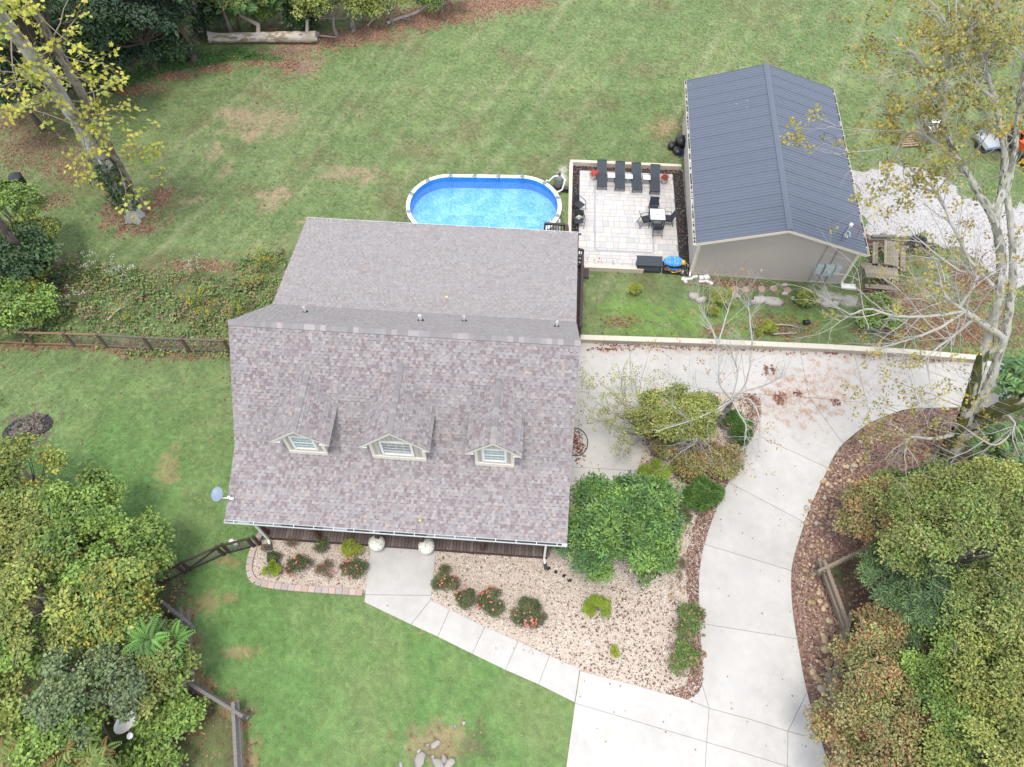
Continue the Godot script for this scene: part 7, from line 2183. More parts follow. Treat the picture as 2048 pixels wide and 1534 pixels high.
	# ---- crowns: [name, label, category, group, crown centre, radii, kind, sprigs, clumps]
	var W := [
		# upper left wood
		["woodland_tree", "dark green tree at the top left behind the yellow sycamore", Vector3(-27.94, 3.60, -43.31), Vector3(4.2, 3.6, 3.4), "forest", 3000, 16],
		["woodland_tree", "big dark glossy green tree whose crown hangs over the ivy bank", Vector3(-24.48, 3.60, -44.10), Vector3(3.4, 3.4, 2.8), "deep", 3000, 16],
		["woodland_tree", "dark tree at the top edge left of the leaning pale trunk", Vector3(-22.04, 5.00, -45.08), Vector3(3.6, 3.8, 3.2), "forest", 2200, 14],
		["woodland_tree", "dark green tree at the left edge behind the pale sycamore trunk", Vector3(-30.31, 4.00, -38.05), Vector3(2.6, 2.8, 2.6), "deep", 2000, 12],
		["woodland_tree", "dark tree in the top left corner", Vector3(-27.68, 8.00, -38.18), Vector3(4.4, 3.6, 3.6), "forest", 2600, 14],
		["woodland_bush", "blue-green feathery bush on the left end of the fallen log", Vector3(-23.37, 1.60, -46.92), Vector3(1.8, 1.5, 1.4), "fern", 1300, 9],
		["woodland_bush", "bright green bush right above the left half of the fallen log", Vector3(-19.65, 2.00, -48.77), Vector3(2.0, 1.7, 1.5), "fern", 1700, 9],
		["woodland_bush", "blue-green bush behind the middle of the fallen log", Vector3(-16.01, 2.00, -48.89), Vector3(2.0, 1.7, 1.4), "fern", 1600, 9],
		["woodland_bush", "yellow-green bush behind the right end of the fallen log", Vector3(-12.47, 2.40, -47.77), Vector3(2.3, 1.8, 1.6), "olive", 1500, 12],
		["woodland_bush", "olive yellow bush at the top edge, between the log and the straight trunk", Vector3(-14.18, 3.00, -49.30), Vector3(2.6, 2.0, 1.6), "mid", 1200, 10],
		["woodland_bush", "yellow-green bush right of the straight grey trunk", Vector3(-8.60, 1.60, -49.24), Vector3(2.2, 1.3, 1.2), "olive", 1000, 10],
		["woodland_bush", "green bush at the top edge above the fallen pale branch", Vector3(-5.15, 1.40, -50.47), Vector3(2.2, 1.2, 1.1), "mid", 900, 9],
		["woodland_bush", "yellow-tinged bush behind the leaning pale trunk", Vector3(-20.19, 3.20, -48.37), Vector3(2.4, 2.2, 1.8), "olive", 1200, 10],
		["woodland_bush", "dark low bush beneath the big glossy green tree above the ivy", Vector3(-25.90, 1.00, -43.80), Vector3(2.3, 1.3, 1.3), "deep", 1100, 10],
		["woodland_bush", "dark low bush right of the pale sycamore trunk, above the leaf litter", Vector3(-28.43, 1.00, -42.12), Vector3(2.4, 1.4, 1.4), "deep", 1100, 10],
		["woodland_bush", "dark low bush at the left end of the ivy, beneath the trees", Vector3(-23.75, 0.90, -45.18), Vector3(1.8, 1.1, 1.1), "forest", 800, 9],
		["woodland_bush", "mid green bush at the top edge, above the left end of the fallen log", Vector3(-18.73, 3.00, -49.30), Vector3(2.6, 2.2, 1.8), "mid", 1900, 12],
		["woodland_bush", "yellowish bush at the top edge, above the right half of the fallen log", Vector3(-16.02, 3.00, -49.60), Vector3(2.6, 2.2, 1.8), "olive", 1900, 12],
		["woodland_bush", "olive bush at the top edge directly behind the straight grey trunk", Vector3(-10.75, 2.60, -49.68), Vector3(2.4, 2.0, 1.6), "olive", 1700, 12],
		["woodland_bush", "low dark bush behind the upright snag of the fallen log", Vector3(-14.89, 1.00, -49.08), Vector3(1.6, 1.1, 1.0), "forest", 900, 9],
		["woodland_bush", "low green bush just behind the log's broken limb", Vector3(-18.48, 1.00, -49.32), Vector3(1.8, 1.1, 1.0), "mid", 1000, 9],
		["woodland_bush", "low green bush behind the log's left end", Vector3(-21.67, 1.10, -49.39), Vector3(1.8, 1.2, 1.1), "forest", 1000, 9],
		# left edge, middle
		["edge_tree", "light green feathery tree at the left edge beside the black barrel feeder", Vector3(-26.70, 3.50, -27.42), Vector3(2.0, 1.8, 1.8), "mid", 1300, 10],
		["edge_tree", "yellow-green leafy sapling right of the dark leaning trunk", Vector3(-25.54, 2.40, -26.85), Vector3(1.3, 1.6, 1.2), "olive", 700, 8],
		["edge_tree", "dark green tree behind the dark leaning trunk at the left edge", Vector3(-26.32, 2.20, -25.28), Vector3(2.0, 1.7, 1.7), "forest", 1500, 11],
		["edge_bush", "blue-green bush at the left edge just above the garden fence", Vector3(-25.91, 1.40, -22.75), Vector3(1.9, 1.3, 1.4), "mid", 1200, 9],
		["edge_bush", "yellow-leaved bush at the foot of the dark leaning trunk", Vector3(-25.88, 1.40, -24.57), Vector3(1.6, 1.1, 1.1), "yellowed", 900, 9],
		# lower left wood
		["thicket_tree", "yellowing tree at the left edge below the burned patch", Vector3(-21.43, 2.60, -12.55), Vector3(2.0, 2.0, 1.9), "yellowed", 1900, 13],
		["thicket_tree", "light green round-leaved tree nearest the worn side lawn", Vector3(-18.34, 2.80, -11.32), Vector3(1.9, 2.0, 1.8), "mid", 1900, 13],
		["thicket_tree", "olive tree at the left edge, midway down the thicket", Vector3(-20.19, 3.00, -9.61), Vector3(2.1, 2.2, 2.0), "olive", 1900, 13],
		["thicket_tree", "mid green tree in the middle of the left thicket", Vector3(-17.34, 3.20, -9.03), Vector3(2.0, 2.2, 1.9), "mid", 1900, 13],
		["thicket_tree", "green vine-covered tree beside the dark gate fence", Vector3(-15.79, 2.60, -9.22), Vector3(1.6, 2.0, 1.6), "mid", 1700, 12],
		["thicket_tree", "orange-flecked yellow tree left of the split rail fence", Vector3(-15.45, 3.40, -7.28), Vector3(1.9, 2.2, 1.8), "yellowed", 2100, 13],
		["thicket_tree", "olive-yellow tree left of the orange-flecked one", Vector3(-17.69, 3.40, -6.99), Vector3(2.2, 2.4, 2.0), "olive", 2000, 13],
		["thicket_tree", "mid green tree at the left edge above the red sumac", Vector3(-19.31, 3.00, -5.95), Vector3(1.9, 2.0, 1.9), "mid", 1600, 12],
		["thicket_tree", "grey-green tree in the lower left thicket, left of the white dish", Vector3(-15.72, 3.00, -3.90), Vector3(2.0, 2.1, 2.0), "greygreen", 1900, 13],
		["thicket_tree", "fresh green tree at the bottom edge between the two red-tinged sumacs", Vector3(-16.53, 2.60, -2.02), Vector3(1.9, 1.7, 1.6), "mid", 1500, 12],
		["thicket_tree", "olive tree in the bottom left corner behind the corner sumac", Vector3(-18.99, 2.80, -3.67), Vector3(1.9, 1.9, 1.8), "olive", 1500, 12],
		["thicket_tree", "bright yellow-green tree just above the white dish", Vector3(-14.14, 2.40, -5.05), Vector3(1.7, 1.6, 1.4), "lime", 1700, 12],
		["thicket_bush", "low green bush right of the white dish", Vector3(-13.24, 0.90, -3.19), Vector3(1.2, 0.9, 1.0), "mid", 900, 8],
		["thicket_bush", "green bush at the bottom edge below the white dish", Vector3(-13.75, 0.90, -1.71), Vector3(1.4, 0.9, 1.0), "mid", 900, 8],
		# right wood
		["maple_tree", "bright yellow-green maple whose crown is the widest in the right wood", Vector3(17.47, 4.50, -8.62), Vector3(3.0, 2.6, 2.6), "airy_lime", 3200, 18],
		["maple_tree", "olive-gold maple at the top of the right wood, above the lime crown", Vector3(18.27, 3.20, -10.94), Vector3(2.4, 1.9, 1.6), "airy_olive", 1900, 13],
		["maple_tree", "orange-tinted tree overhanging the upper rail fence", Vector3(15.72, 2.40, -11.02), Vector3(1.6, 1.5, 1.5), "airy_rust", 1500, 12],
		["maple_tree", "olive tree at the right edge between pale bare branches", Vector3(19.91, 4.50, -10.66), Vector3(1.9, 1.8, 1.7), "airy_olive", 1500, 12],
		["maple_tree", "yellow-green tree at the right edge, lower down the wood", Vector3(18.55, 4.20, -6.25), Vector3(2.4, 2.3, 2.2), "airy_lime", 2200, 14],
		["cedar_tree", "dark blue-green cedar behind the zigzag fence", Vector3(15.48, 2.60, -8.08), Vector3(1.7, 2.2, 1.6), "blue", 1700, 13],
		["cedar_tree", "lighter blue-green vine-hung cedar beside the darker one", Vector3(16.46, 3.20, -6.94), Vector3(1.7, 2.1, 1.7), "blue", 1700, 13],
		["maple_tree", "rusty tree below the two blue-green cedars", Vector3(14.54, 2.40, -5.70), Vector3(1.6, 1.6, 1.4), "airy_rust", 1400, 12],
		["maple_tree", "fresh green tree in the lower middle of the right wood", Vector3(16.02, 3.20, -4.83), Vector3(1.8, 1.9, 1.7), "airy_mid", 1700, 12],
		["maple_tree", "pale olive tree with bare grey twigs at the lower right edge", Vector3(17.19, 4.20, -4.15), Vector3(2.2, 2.0, 1.9), "airy_olive", 1700, 13],
		["maple_tree", "red-flecked tree hanging over the mulch at the bottom right", Vector3(13.47, 3.00, -3.30), Vector3(1.9, 1.8, 1.7), "airy_rust", 1900, 13],
		["maple_tree", "olive and rust tree at the bottom edge beside the drive", Vector3(12.65, 3.20, -1.82), Vector3(2.1, 1.8, 1.7), "airy_rust", 1900, 13],
		["maple_tree", "green-gold tree at the bottom right corner", Vector3(16.30, 4.00, -1.92), Vector3(2.4, 2.2, 2.0), "airy_olive", 2100, 14],
		["maple_tree", "mid green tree at the bottom edge of the right wood", Vector3(14.85, 3.40, -2.44), Vector3(2.0, 1.9, 1.8), "airy_mid", 1800, 13],
		["wood_bush", "dark green bush at the foot of the great mossy tree", Vector3(19.54, 0.90, -12.66), Vector3(1.9, 1.0, 1.2), "forest", 1200, 9],
		["wood_bush", "green fern-like bush right of the great mossy trunk", Vector3(22.97, 1.20, -14.53), Vector3(1.9, 1.2, 1.6), "fern", 700, 9],
		["wood_bush", "white-flecked bush beside the corner of the upper rail fence", Vector3(17.59, 0.70, -12.74), Vector3(1.1, 0.8, 0.9), "airy_mid", 700, 8],
		["wood_bush", "dark feathery bush at the right edge above the drive's end", Vector3(24.65, 1.60, -17.94), Vector3(1.5, 1.5, 1.4), "fern", 600, 8],
	]
	for q in W:
		var cat := "bush" if q[0].ends_with("bush") else "tree"
		var soft: bool = q[4].begins_with("airy")
		tree(q[0], q[1], cat, "trees and bushes of the surrounding woods", q[2], q[3] * (1.12 if soft else 1.0), q[4], int(q[5] * (0.66 if soft else 0.46)), q[6] + (10 if soft else 2), q[3].x * 0.34 if soft else 0.0)
	# sumacs with feathery fronds
	for q in [[Vector3(-13.73, 3.40, -5.65), 26, "sumac", "bright green feathery sumac left of the split rail fence"], [Vector3(-13.04, 2.80, -5.62), 16, "sumac", "smaller bright green sumac touching the split rail fence"], [Vector3(-17.12, 3.40, -2.44), 240, "sumac_red", "large sumac with red-tipped fronds in the bottom left corner"], [Vector3(-15.93, 3.20, -1.98), 130, "sumac_red", "red-tinted sumac to the right of the corner sumac"], [Vector3(-14.99, 2.60, -5.66), 14, "sumac", "small bright sumac below the orange-flecked tree"]]:
		var base := Vector3(q[0].x, 0, q[0].z)
		t = thing("sumac", q[3], "shrub", base, 0, "sumacs in the left thicket")
		mb = MB.new()
		var xf := []
		var cols := PackedColorArray()
		var heads := 1 if q[1] < 40 else int(q[1] / 8.0)
		for k in heads:
			var top := Vector3(0, q[0].y, 0) if heads == 1 else Vector3(R(-1.7, 1.7), q[0].y + R(-0.8, 0.5), R(-1.5, 1.5))
			mb.tube([Vector3(top.x * 0.3, -0.05, top.z * 0.3), Vector3(top.x * 0.7, top.y * 0.6, top.z * 0.7), top], [0.05, 0.04, 0.025], 6, Color(0.2, 0.15, 0.1))
			var n: int = q[1] if heads == 1 else 9
			for i in n:
				var a := TAU * i / minf(n, 13) + R(-0.2, 0.2)
				var tilt := R(-0.15, 0.35) + (0.35 if i >= 13 else 0.0)
				xf.append(Transform3D(Basis(Vector3.UP, a) * Basis(Vector3.RIGHT, -tilt).scaled_local(Vector3.ONE * R(S[q[2]].s[0], S[q[2]].s[1])), top + Vector3(0, R(-0.15, 0.05), 0)))
				cols.append(shade(pick(S[q[2]].pal), 0.85, 1.15))
		put("stem", mb, M.bark, t)
		mm("fronds", S[q[2]].mesh, xf, cols, t)

	# the dense glossy tree at the house's front corner
	tree("glossy_tree", "dense glossy dark green tree at the front right corner of the house", "tree", "", Vector3(4.65, 2.50, -10.28), Vector3(2.5, 2.0, 2.35), "glossy", 4100, 27, 1.0)
	# loose yellowing tree over the court
	tree("yellowing_tree", "loose olive-yellow small tree between the court and the planting island", "tree", "", Vector3(7.35, 2.60, -15.76), Vector3(2.0, 1.2, 1.4), "airy_olive", 1050, 26, 0.5)
	t = thing("airy_tree", "airy small-leaved sapling reaching over the left side of the court", "tree", Vector3(6.75, 0, -15.77))
	mb = MB.new()
	tips = []
	for i in 13:
		grow(mb, Vector3(0, 0.1, 0), Vector3(-0.5 + R(-0.5, 0.3), 0.9, -0.25 + R(-0.4, 0.4)).normalized(), R(1.8, 2.8), 0.03, 2, tips, Color(0.25, 0.2, 0.16), 0.6, 0.05)
	put("stems", mb, M.bark, t)
	leaves_at(t, tips, {"mesh": S.maple.mesh, "pal": [Color(0.25, 0.28, 0.07), Color(0.32, 0.32, 0.08), Color(0.2, 0.22, 0.06)], "s": [0.45, 0.75]}, 2, 0.3)

func build_shrubs() -> void:
	# [name, label, ground point, height of centre, radii, kind, sprigs, clumps, flower colour or none, flowers]
	var coral := [Color(0.62, 0.16, 0.17), Color(0.7, 0.25, 0.25), Color(0.66, 0.2, 0.16)]
	var brown := [Color(0.2, 0.125, 0.085), Color(0.26, 0.17, 0.11), Color(0.22, 0.18, 0.09)]
	var none := []
	var W := [
		["rose_bush", "spreading rose bush with coral blooms, second from the left in the left bed", Vector3(-9.30, 0, -9.35), Vector3(0.55, 0.4, 0.5), "rose", 420, 9, coral, 26],
		["rose_bush", "brownish sparse rose bush with few blooms, left of the yellow shrub", Vector3(-8.18, 0, -9.24), Vector3(0.42, 0.3, 0.4), "twiggy", 260, 8, coral, 6],
		["rose_bush", "rose bush with coral blooms directly below the yellow shrub", Vector3(-6.97, 0, -9.40), Vector3(0.52, 0.38, 0.46), "rose", 360, 9, coral, 24],
		["rose_bush", "green rose bush with small blooms just right of the entry walk", Vector3(-2.91, 0, -8.86), Vector3(0.58, 0.42, 0.56), "rose", 460, 9, coral, 20],
		["rose_bush", "narrow rose bush between the walk-side bush and the fullest blooms", Vector3(-2.00, 0, -8.10), Vector3(0.4, 0.34, 0.5), "rose", 300, 8, coral, 12],
		["rose_bush", "rose bush with the fullest cluster of pink blooms", Vector3(-0.91, 0, -7.82), Vector3(0.58, 0.44, 0.6), "rose", 480, 9, coral, 44],
		["rose_bush", "rose bush farthest right, alone in the pebbles with pink blooms", Vector3(0.71, 0, -7.36), Vector3(0.72, 0.46, 0.58), "rose", 560, 10, coral, 34],
		["dried_shrub", "small dried brown shrub nearest the porch at the left", Vector3(-9.88, 0, -10.54), Vector3(0.3, 0.22, 0.26), "twiggy", 90, 6, none, 0],
		["dried_shrub", "small half-dried shrub below the porch, left of the yellow shrub", Vector3(-8.55, 0, -10.38), Vector3(0.32, 0.26, 0.34), "rose", 130, 6, none, 0],
		["dried_shrub", "tiny brown shrub at the upper left of the left bed", Vector3(-11.11, 0, -10.31), Vector3(0.2, 0.12, 0.16), "twiggy", 50, 5, none, 0],
		["chartreuse_shrub", "small bright lime shrub at the far left of the left bed", Vector3(-10.56, 0, -9.31), Vector3(0.36, 0.34, 0.34), "chartreuse", 340, 8, none, 0],
		["green_shrub", "little dark green shrub right above the lime one in the left bed", Vector3(-10.60, 0, -9.85), Vector3(0.24, 0.24, 0.24), "rose", 140, 6, none, 0],
		["golden_shrub", "yellow variegated shrub by the porch in the left bed", Vector3(-7.15, 0, -10.22), Vector3(0.48, 0.36, 0.4), "golden", 420, 10, none, 0],
		["chartreuse_shrub", "round lime shrub alone in the middle of the right pebble bed", Vector3(3.69, 0, -7.57), Vector3(0.62, 0.5, 0.6), "chartreuse", 760, 11, none, 0],
		["golden_shrub", "tiny yellow shrub ringed by mulch in the right pebble bed", Vector3(4.21, 0, -5.84), Vector3(0.2, 0.18, 0.24), "golden", 90, 5, none, 0],
		["hydrangea", "hydrangea with dried brown heads by the drive, the upper of two", Vector3(7.52, 0, -6.94), Vector3(0.62, 0.46, 0.66), "hydrangea", 480, 9, brown, 44],
		["hydrangea", "hydrangea with dried brown heads by the drive, the lower of two", Vector3(7.17, 0, -5.52), Vector3(0.72, 0.48, 0.68), "hydrangea", 520, 10, brown, 52],
		["evergreen_shrub", "deep green conical evergreen under the bare silver tree", Vector3(10.84, 0, -15.98), Vector3(0.68, 0.8, 0.72), "yew", 900, 11, none, 0],
		["evergreen_shrub", "bright green spreading yew beside the mulch, right of the glossy tree", Vector3(8.73, 0, -12.65), Vector3(0.82, 0.6, 0.74), "yew", 1000, 12, none, 0],
		["green_shrub", "leafy light green shrub at the lower left of the planting island", Vector3(6.84, 0, -13.79), Vector3(0.85, 0.6, 0.66), "chartreuse", 900, 11, none, 0],
		["green_shrub", "small reddish green shrub between the yew and the glossy tree", Vector3(7.79, 0, -11.82), Vector3(0.52, 0.42, 0.46), "rose", 420, 8, none, 0],
		["rusty_shrub", "rust-tipped green shrub beside the drive below the dark evergreen", Vector3(10.04, 0, -14.56), Vector3(0.85, 0.6, 0.85), "airy_rust", 800, 12, none, 0],
		["rusty_shrub", "orange and olive shrub in the middle of the planting island", Vector3(8.44, 0, -14.04), Vector3(0.7, 0.6, 0.66), "airy_rust", 700, 12, none, 0],
		["rusty_shrub", "wide rust-brown shrub on the court side of the planting island", Vector3(7.16, 0, -15.50), Vector3(0.85, 0.8, 0.8), "airy_rust", 900, 12, none, 0],
		["rusty_shrub", "olive-leaved shrub beneath the bare silver tree's left branches", Vector3(8.97, 0, -16.93), Vector3(1.0, 0.8, 0.8), "airy_olive", 760, 12, none, 0],
		["rose_bush", "wispy rose with a few pink blooms right of the glossy tree", Vector3(7.28, 0, -9.35), Vector3(0.5, 0.4, 0.55), "twiggy", 260, 8, coral, 8],
		["bank_shrub", "yellow-green shrub among the pale rocks beyond the wall", Vector3(11.47, 0, -24.10), Vector3(0.75, 0.5, 0.5), "golden", 420, 8, none, 0],
		["bank_shrub", "dark green shrub at the right end of the grass bank", Vector3(19.40, 0, -22.79), Vector3(1.1, 0.7, 0.9), "mid", 620, 9, none, 0],
		["bank_shrub", "small pale green shrub in the middle of the grass bank by the wall", Vector3(13.38, 0, -22.24), Vector3(0.5, 0.4, 0.42), "golden", 260, 7, none, 0],
		["bank_shrub", "small pale shrub at the bank's left, below the rocks", Vector3(10.71, 0, -23.16), Vector3(0.4, 0.32, 0.34), "golden", 170, 6, none, 0],
		["bank_shrub", "small yellow-green shrub nearest the house on the grass bank", Vector3(6.57, 0, -24.82), Vector3(0.5, 0.32, 0.36), "golden", 200, 6, none, 0],
		["bank_shrub", "olive shrub beside the boulder below the shed's gravel patch", Vector3(16.05, 0, -24.17), Vector3(0.45, 0.35, 0.36), "olive", 220, 7, none, 0],
	]
	for q in W:
		var t := tree(q[0], q[1], "shrub", "shrubs in the garden beds", q[2] + Vector3(0, q[3].y * 0.95 + 0.08, 0), q[3], q[4], int(q[5] * 1.15), q[6] + 2)
		if q[8] > 0:
			var mb := MB.new()
			var heart := rdir()
			for i in q[8]:
				var d := rdir() + heart * (0.9 if q[7] == coral else 0.0)
				d.y = absf(d.y) * 0.8 + 0.15
				var p: Vector3 = Vector3(0, q[3].y * 0.95 + 0.08, 0) + d.normalized() * q[3] * R(0.85, 1.2)
				var col := shade(pick(q[7]), 0.85, 1.15)
				var s := R(0.028, 0.048) if q[7] == coral else R(0.05, 0.085)
				for k in 5:
					var o := p + rdir() * s * 0.5
					mb.rock(o, Vector3(s, s * 0.6, s) * R(0.5, 0.8), R(0, 3), rng, col)
			kind(put("blooms", mb, M.vc, t), "stuff")
	# two white flower globes on the porch edge
	for i in 2:
		var t := thing("white_flower_globe", ["round white chrysanthemum ball left of the entry walk", "round white chrysanthemum ball right of the entry walk"][i], "flowers", [Vector3(-6.02, 0, -10.40), Vector3(-3.80, 0, -10.26)][i], 0, "white flower balls flanking the walk")
		var mb := MB.new()
		mb.lathe(Vector3.ZERO, [Vector2(0.16, 0), Vector2(0.22, 0.3), Vector2(0.23, 0.34), Vector2(0, 0.3)], 18, Color(0.5, 0.48, 0.45))
		put("pot", mb, M.vcs, t)
		mb = MB.new()
		for k in 700:
			var a := k * 2.39996
			var y := 1 - 2.0 * (k + 0.5) / 700
			var s := sqrt(1 - y * y)
			var d := Vector3(cos(a) * s, y, sin(a) * s)
			var p := Vector3(0, 0.56, 0) + d * 0.335
			var b := facing(d, R(0, 6), 1.0)
			var col := shade(Color(0.78, 0.79, 0.72) if rng.randf() < 0.93 else Color(0.4, 0.47, 0.3), 0.92, 1.03)
			for j in 4:
				var u := b.x * cos(j * PI / 2) + b.z * sin(j * PI / 2)
				var v := b.x * cos((j + 1) * PI / 2) + b.z * sin((j + 1) * PI / 2)
				mb.tri(p + d * R(0.02, 0.045), p + u * 0.034, p + v * 0.034, (d + (u + v) * 0.4).normalized(), col)
		put("blossom", mb, M.vc, t)

func build_weeds() -> void:
	# low wild growth behind the garden fence and at other edges
	var xf := []
	var cols := PackedColorArray()
	var pal := [Color(0.14, 0.22, 0.06), Color(0.18, 0.26, 0.08), Color(0.11, 0.18, 0.055), Color(0.22, 0.25, 0.08), Color(0.24, 0.17, 0.11)]
	var f := func(p: Vector2) -> void:
		if noise.get_noise_2d(p.x * 12, p.y * 12) < -0.22:
			return
		var s := R(0.45, 1.15)
		xf.append(Transform3D(facing((Vector3.UP + rdir() * 0.4).normalized(), R(0, TAU), s), Vector3(p.x, R(0.03, 0.26) * s, p.y)))
		cols.append(shade(pick(pal), 0.75, 1.25))
	scatter(PackedVector2Array([Vector2(-28.60, -25.70), Vector2(-25.42, -27.14), Vector2(-20.35, -26.23), Vector2(-16.90, -25.88), Vector2(-15.47, -27.14), Vector2(-13.31, -27.88), Vector2(-11.84, -25.70), Vector2(-13.16, -23.63), Vector2(-15.21, -22.96), Vector2(-14.94, -21.34), Vector2(-21.77, -21.40), Vector2(-27.15, -21.66)]), 17, f)
	scatter(PackedVector2Array([Vector2(-21.77, -21.40), Vector2(-14.92, -21.21), Vector2(-14.80, -20.65), Vector2(-21.55, -20.65)]), 12, f)
	mm("wild_weeds", S.mid.mesh, xf, cols)
	xf = []
	cols = PackedColorArray()
	pal = [Color(0.08, 0.18, 0.04), Color(0.11, 0.22, 0.05), Color(0.06, 0.14, 0.04)]
	var g := func(p: Vector2) -> void:
		xf.append(Transform3D(facing((Vector3.UP + rdir() * 0.3).normalized(), R(0, TAU), R(0.3, 0.7)), Vector3(p.x, R(0.02, 0.12), p.y)))
		cols.append(shade(pick(pal), 0.8, 1.25))
	scatter(PackedVector2Array([Vector2(-27.45, -41.66), Vector2(-26.51, -43.75), Vector2(-23.95, -45.93), Vector2(-19.16, -46.49), Vector2(-15.78, -45.21), Vector2(-18.87, -44.99), Vector2(-23.77, -43.75), Vector2(-26.62, -41.66)]), 26, g)
	mm("ivy_cover", S.mid.mesh, xf, cols)
	xf = []
	cols = PackedColorArray()
	pal = [Color(0.17, 0.33, 0.05), Color(0.21, 0.37, 0.07), Color(0.13, 0.26, 0.05), Color(0.27, 0.33, 0.08)]
	var h := func(p: Vector2) -> void:
		if noise.get_noise_2d(p.x * 10, p.y * 10) < -0.05:
			return
		g.call(p)
	scatter(PackedVector2Array([Vector2(4.02, -25.70), Vector2(5.78, -26.05), Vector2(10.45, -25.35), Vector2(17.69, -22.96), Vector2(23.03, -21.03), Vector2(17.79, -21.09), Vector2(9.95, -21.53), Vector2(3.84, -22.04)]), 26, h)
	mm("bank_cover", S.mid.mesh, xf, cols)
	xf = []
	cols = PackedColorArray()
	pal = [Color(0.14, 0.22, 0.06), Color(0.3, 0.24, 0.13), Color(0.36, 0.27, 0.16), Color(0.1, 0.17, 0.05)]
	scatter(PackedVector2Array([Vector2(-4.56, -1.61), Vector2(-3.83, -2.38), Vector2(-3.26, -2.82), Vector2(-1.89, -3.28), Vector2(-1.27, -2.73), Vector2(-0.95, -1.61)]), 34, g)
	mm("outcrop_weeds", S.twiggy.mesh, xf, cols)
	xf = []
	cols = PackedColorArray()
	pal = [Color(0.14, 0.22, 0.05), Color(0.18, 0.26, 0.065), Color(0.22, 0.2, 0.08), Color(0.23, 0.28, 0.07)]
	scatter(PackedVector2Array([Vector2(-24.46, -14.17), Vector2(-21.27, -13.15), Vector2(-18.40, -12.16), Vector2(-15.51, -9.80), Vector2(-14.70, -8.25), Vector2(-14.21, -6.16), Vector2(-13.30, -4.21), Vector2(-11.11, -2.73), Vector2(-10.79, -1.61), Vector2(-19.95, -1.61)]), 24, f)
	scatter(PackedVector2Array([Vector2(16.95, -12.65), Vector2(19.65, -13.91), Vector2(22.99, -16.87), Vector2(25.63, -17.44), Vector2(19.95, -1.61), Vector2(14.34, -1.61), Vector2(13.85, -3.65), Vector2(14.20, -5.96), Vector2(16.12, -10.26)]), 16, f)
	scatter(PackedVector2Array([Vector2(-38.09, -52.15), Vector2(-28.73, -40.90), Vector2(-27.12, -43.48), Vector2(-24.51, -46.77), Vector2(-13.87, -49.09), Vector2(-9.73, -51.21), Vector2(-4.64, -52.78), Vector2(-38.78, -54.07)]), 5, f)
	mm("undergrowth", S.mid.mesh, xf, cols)
	# tall wildflowers: each clump a plant
	var W := [["goldenrod", "goldenrod clump closest to the house wall", Vector3(-13.45, 0, -26.13), Color(0.5, 0.36, 0.03)], ["goldenrod", "goldenrod clump with the thickest yellow plumes", Vector3(-14.29, 0, -25.35), Color(0.52, 0.36, 0.02)], ["goldenrod", "goldenrod clump at the lawn's edge, highest of the yellow group", Vector3(-14.01, 0, -26.96), Color(0.66, 0.55, 0.05)],
		["goldenrod", "tall yellow goldenrod in the middle of the weed strip", Vector3(-17.18, 0, -23.96), Color(0.66, 0.55, 0.04)], ["goldenrod", "goldenrod leaning right, below the tall middle clump", Vector3(-16.21, 0, -23.22), Color(0.6, 0.5, 0.04)], ["goldenrod", "small goldenrod by the garden fence", Vector3(-20.74, 0, -22.96), Color(0.5, 0.5, 0.05)], ["goldenrod", "low goldenrod near the house corner above the fence", Vector3(-14.67, 0, -22.96), Color(0.6, 0.48, 0.04)],
		["white_aster", "white-flowered weed clump at the lawn edge, largest of its kind", Vector3(-23.50, 0, -26.41), Color(0.7, 0.72, 0.62)], ["white_aster", "white-flowered clump right of the largest one", Vector3(-22.20, 0, -25.98), Color(0.7, 0.72, 0.62)], ["white_aster", "white-flowered clump alone beyond the fallen leaves", Vector3(-17.60, 0, -26.23), Color(0.62, 0.66, 0.52)], ["white_aster", "white-flowered clump near the blue-green bush at the left", Vector3(-23.60, 0, -23.96), Color(0.7, 0.72, 0.64)], ["white_aster", "small white-flowered clump right of the pair at the lawn edge", Vector3(-21.09, 0, -25.63), Color(0.7, 0.72, 0.62)], ["white_aster", "pale flowering weed at the left edge above the burned patch", Vector3(-25.71, 0, -18.01), Color(0.62, 0.66, 0.54)]]
	for q in W:
		var t := thing(q[0], q[1], "wildflower", q[2], 0, "wildflowers in the weed strip")
		var mb := MB.new()
		var bl := MB.new()
		for i in 15:
			var a := R(0, TAU)
			var r := R(0, 0.4)
			var b := Vector3(cos(a) * r, 0, sin(a) * r)
			var top := b + Vector3(cos(a) * R(0.1, 0.4), R(0.6, 1.1), sin(a) * R(0.1, 0.4))
			mb.tube([b, b.lerp(top, 0.6) + Vector3(0, 0.08, 0), top], [0.008, 0.007, 0.004], 3, Color(0.14, 0.2, 0.05), Color(0, 0, 0, 0), false)
			for k in 5:
				leaf(mb, b.lerp(top, R(0.2, 0.8)), Vector3(R(-1, 1), 0.3, R(-1, 1)).normalized(), Vector3.UP, 0.13, 0.035)
			for k in 7:
				var o := top + rdir() * 0.1 * Vector3(1, 0.7, 1)
				bl.bx(o, Vector3.ONE * R(0.018, 0.036), shade(q[3], 0.55, 0.9), R(0, 3))
		for i in mb.c.size():
			if mb.c[i] == Color.WHITE:
				mb.c[i] = Color(0.13, 0.2, 0.06)
		put("stems", mb, M.vc, t)
		kind(put("blooms", bl, M.vc, t), "stuff")

# ---------------------------------------------------------------- small things

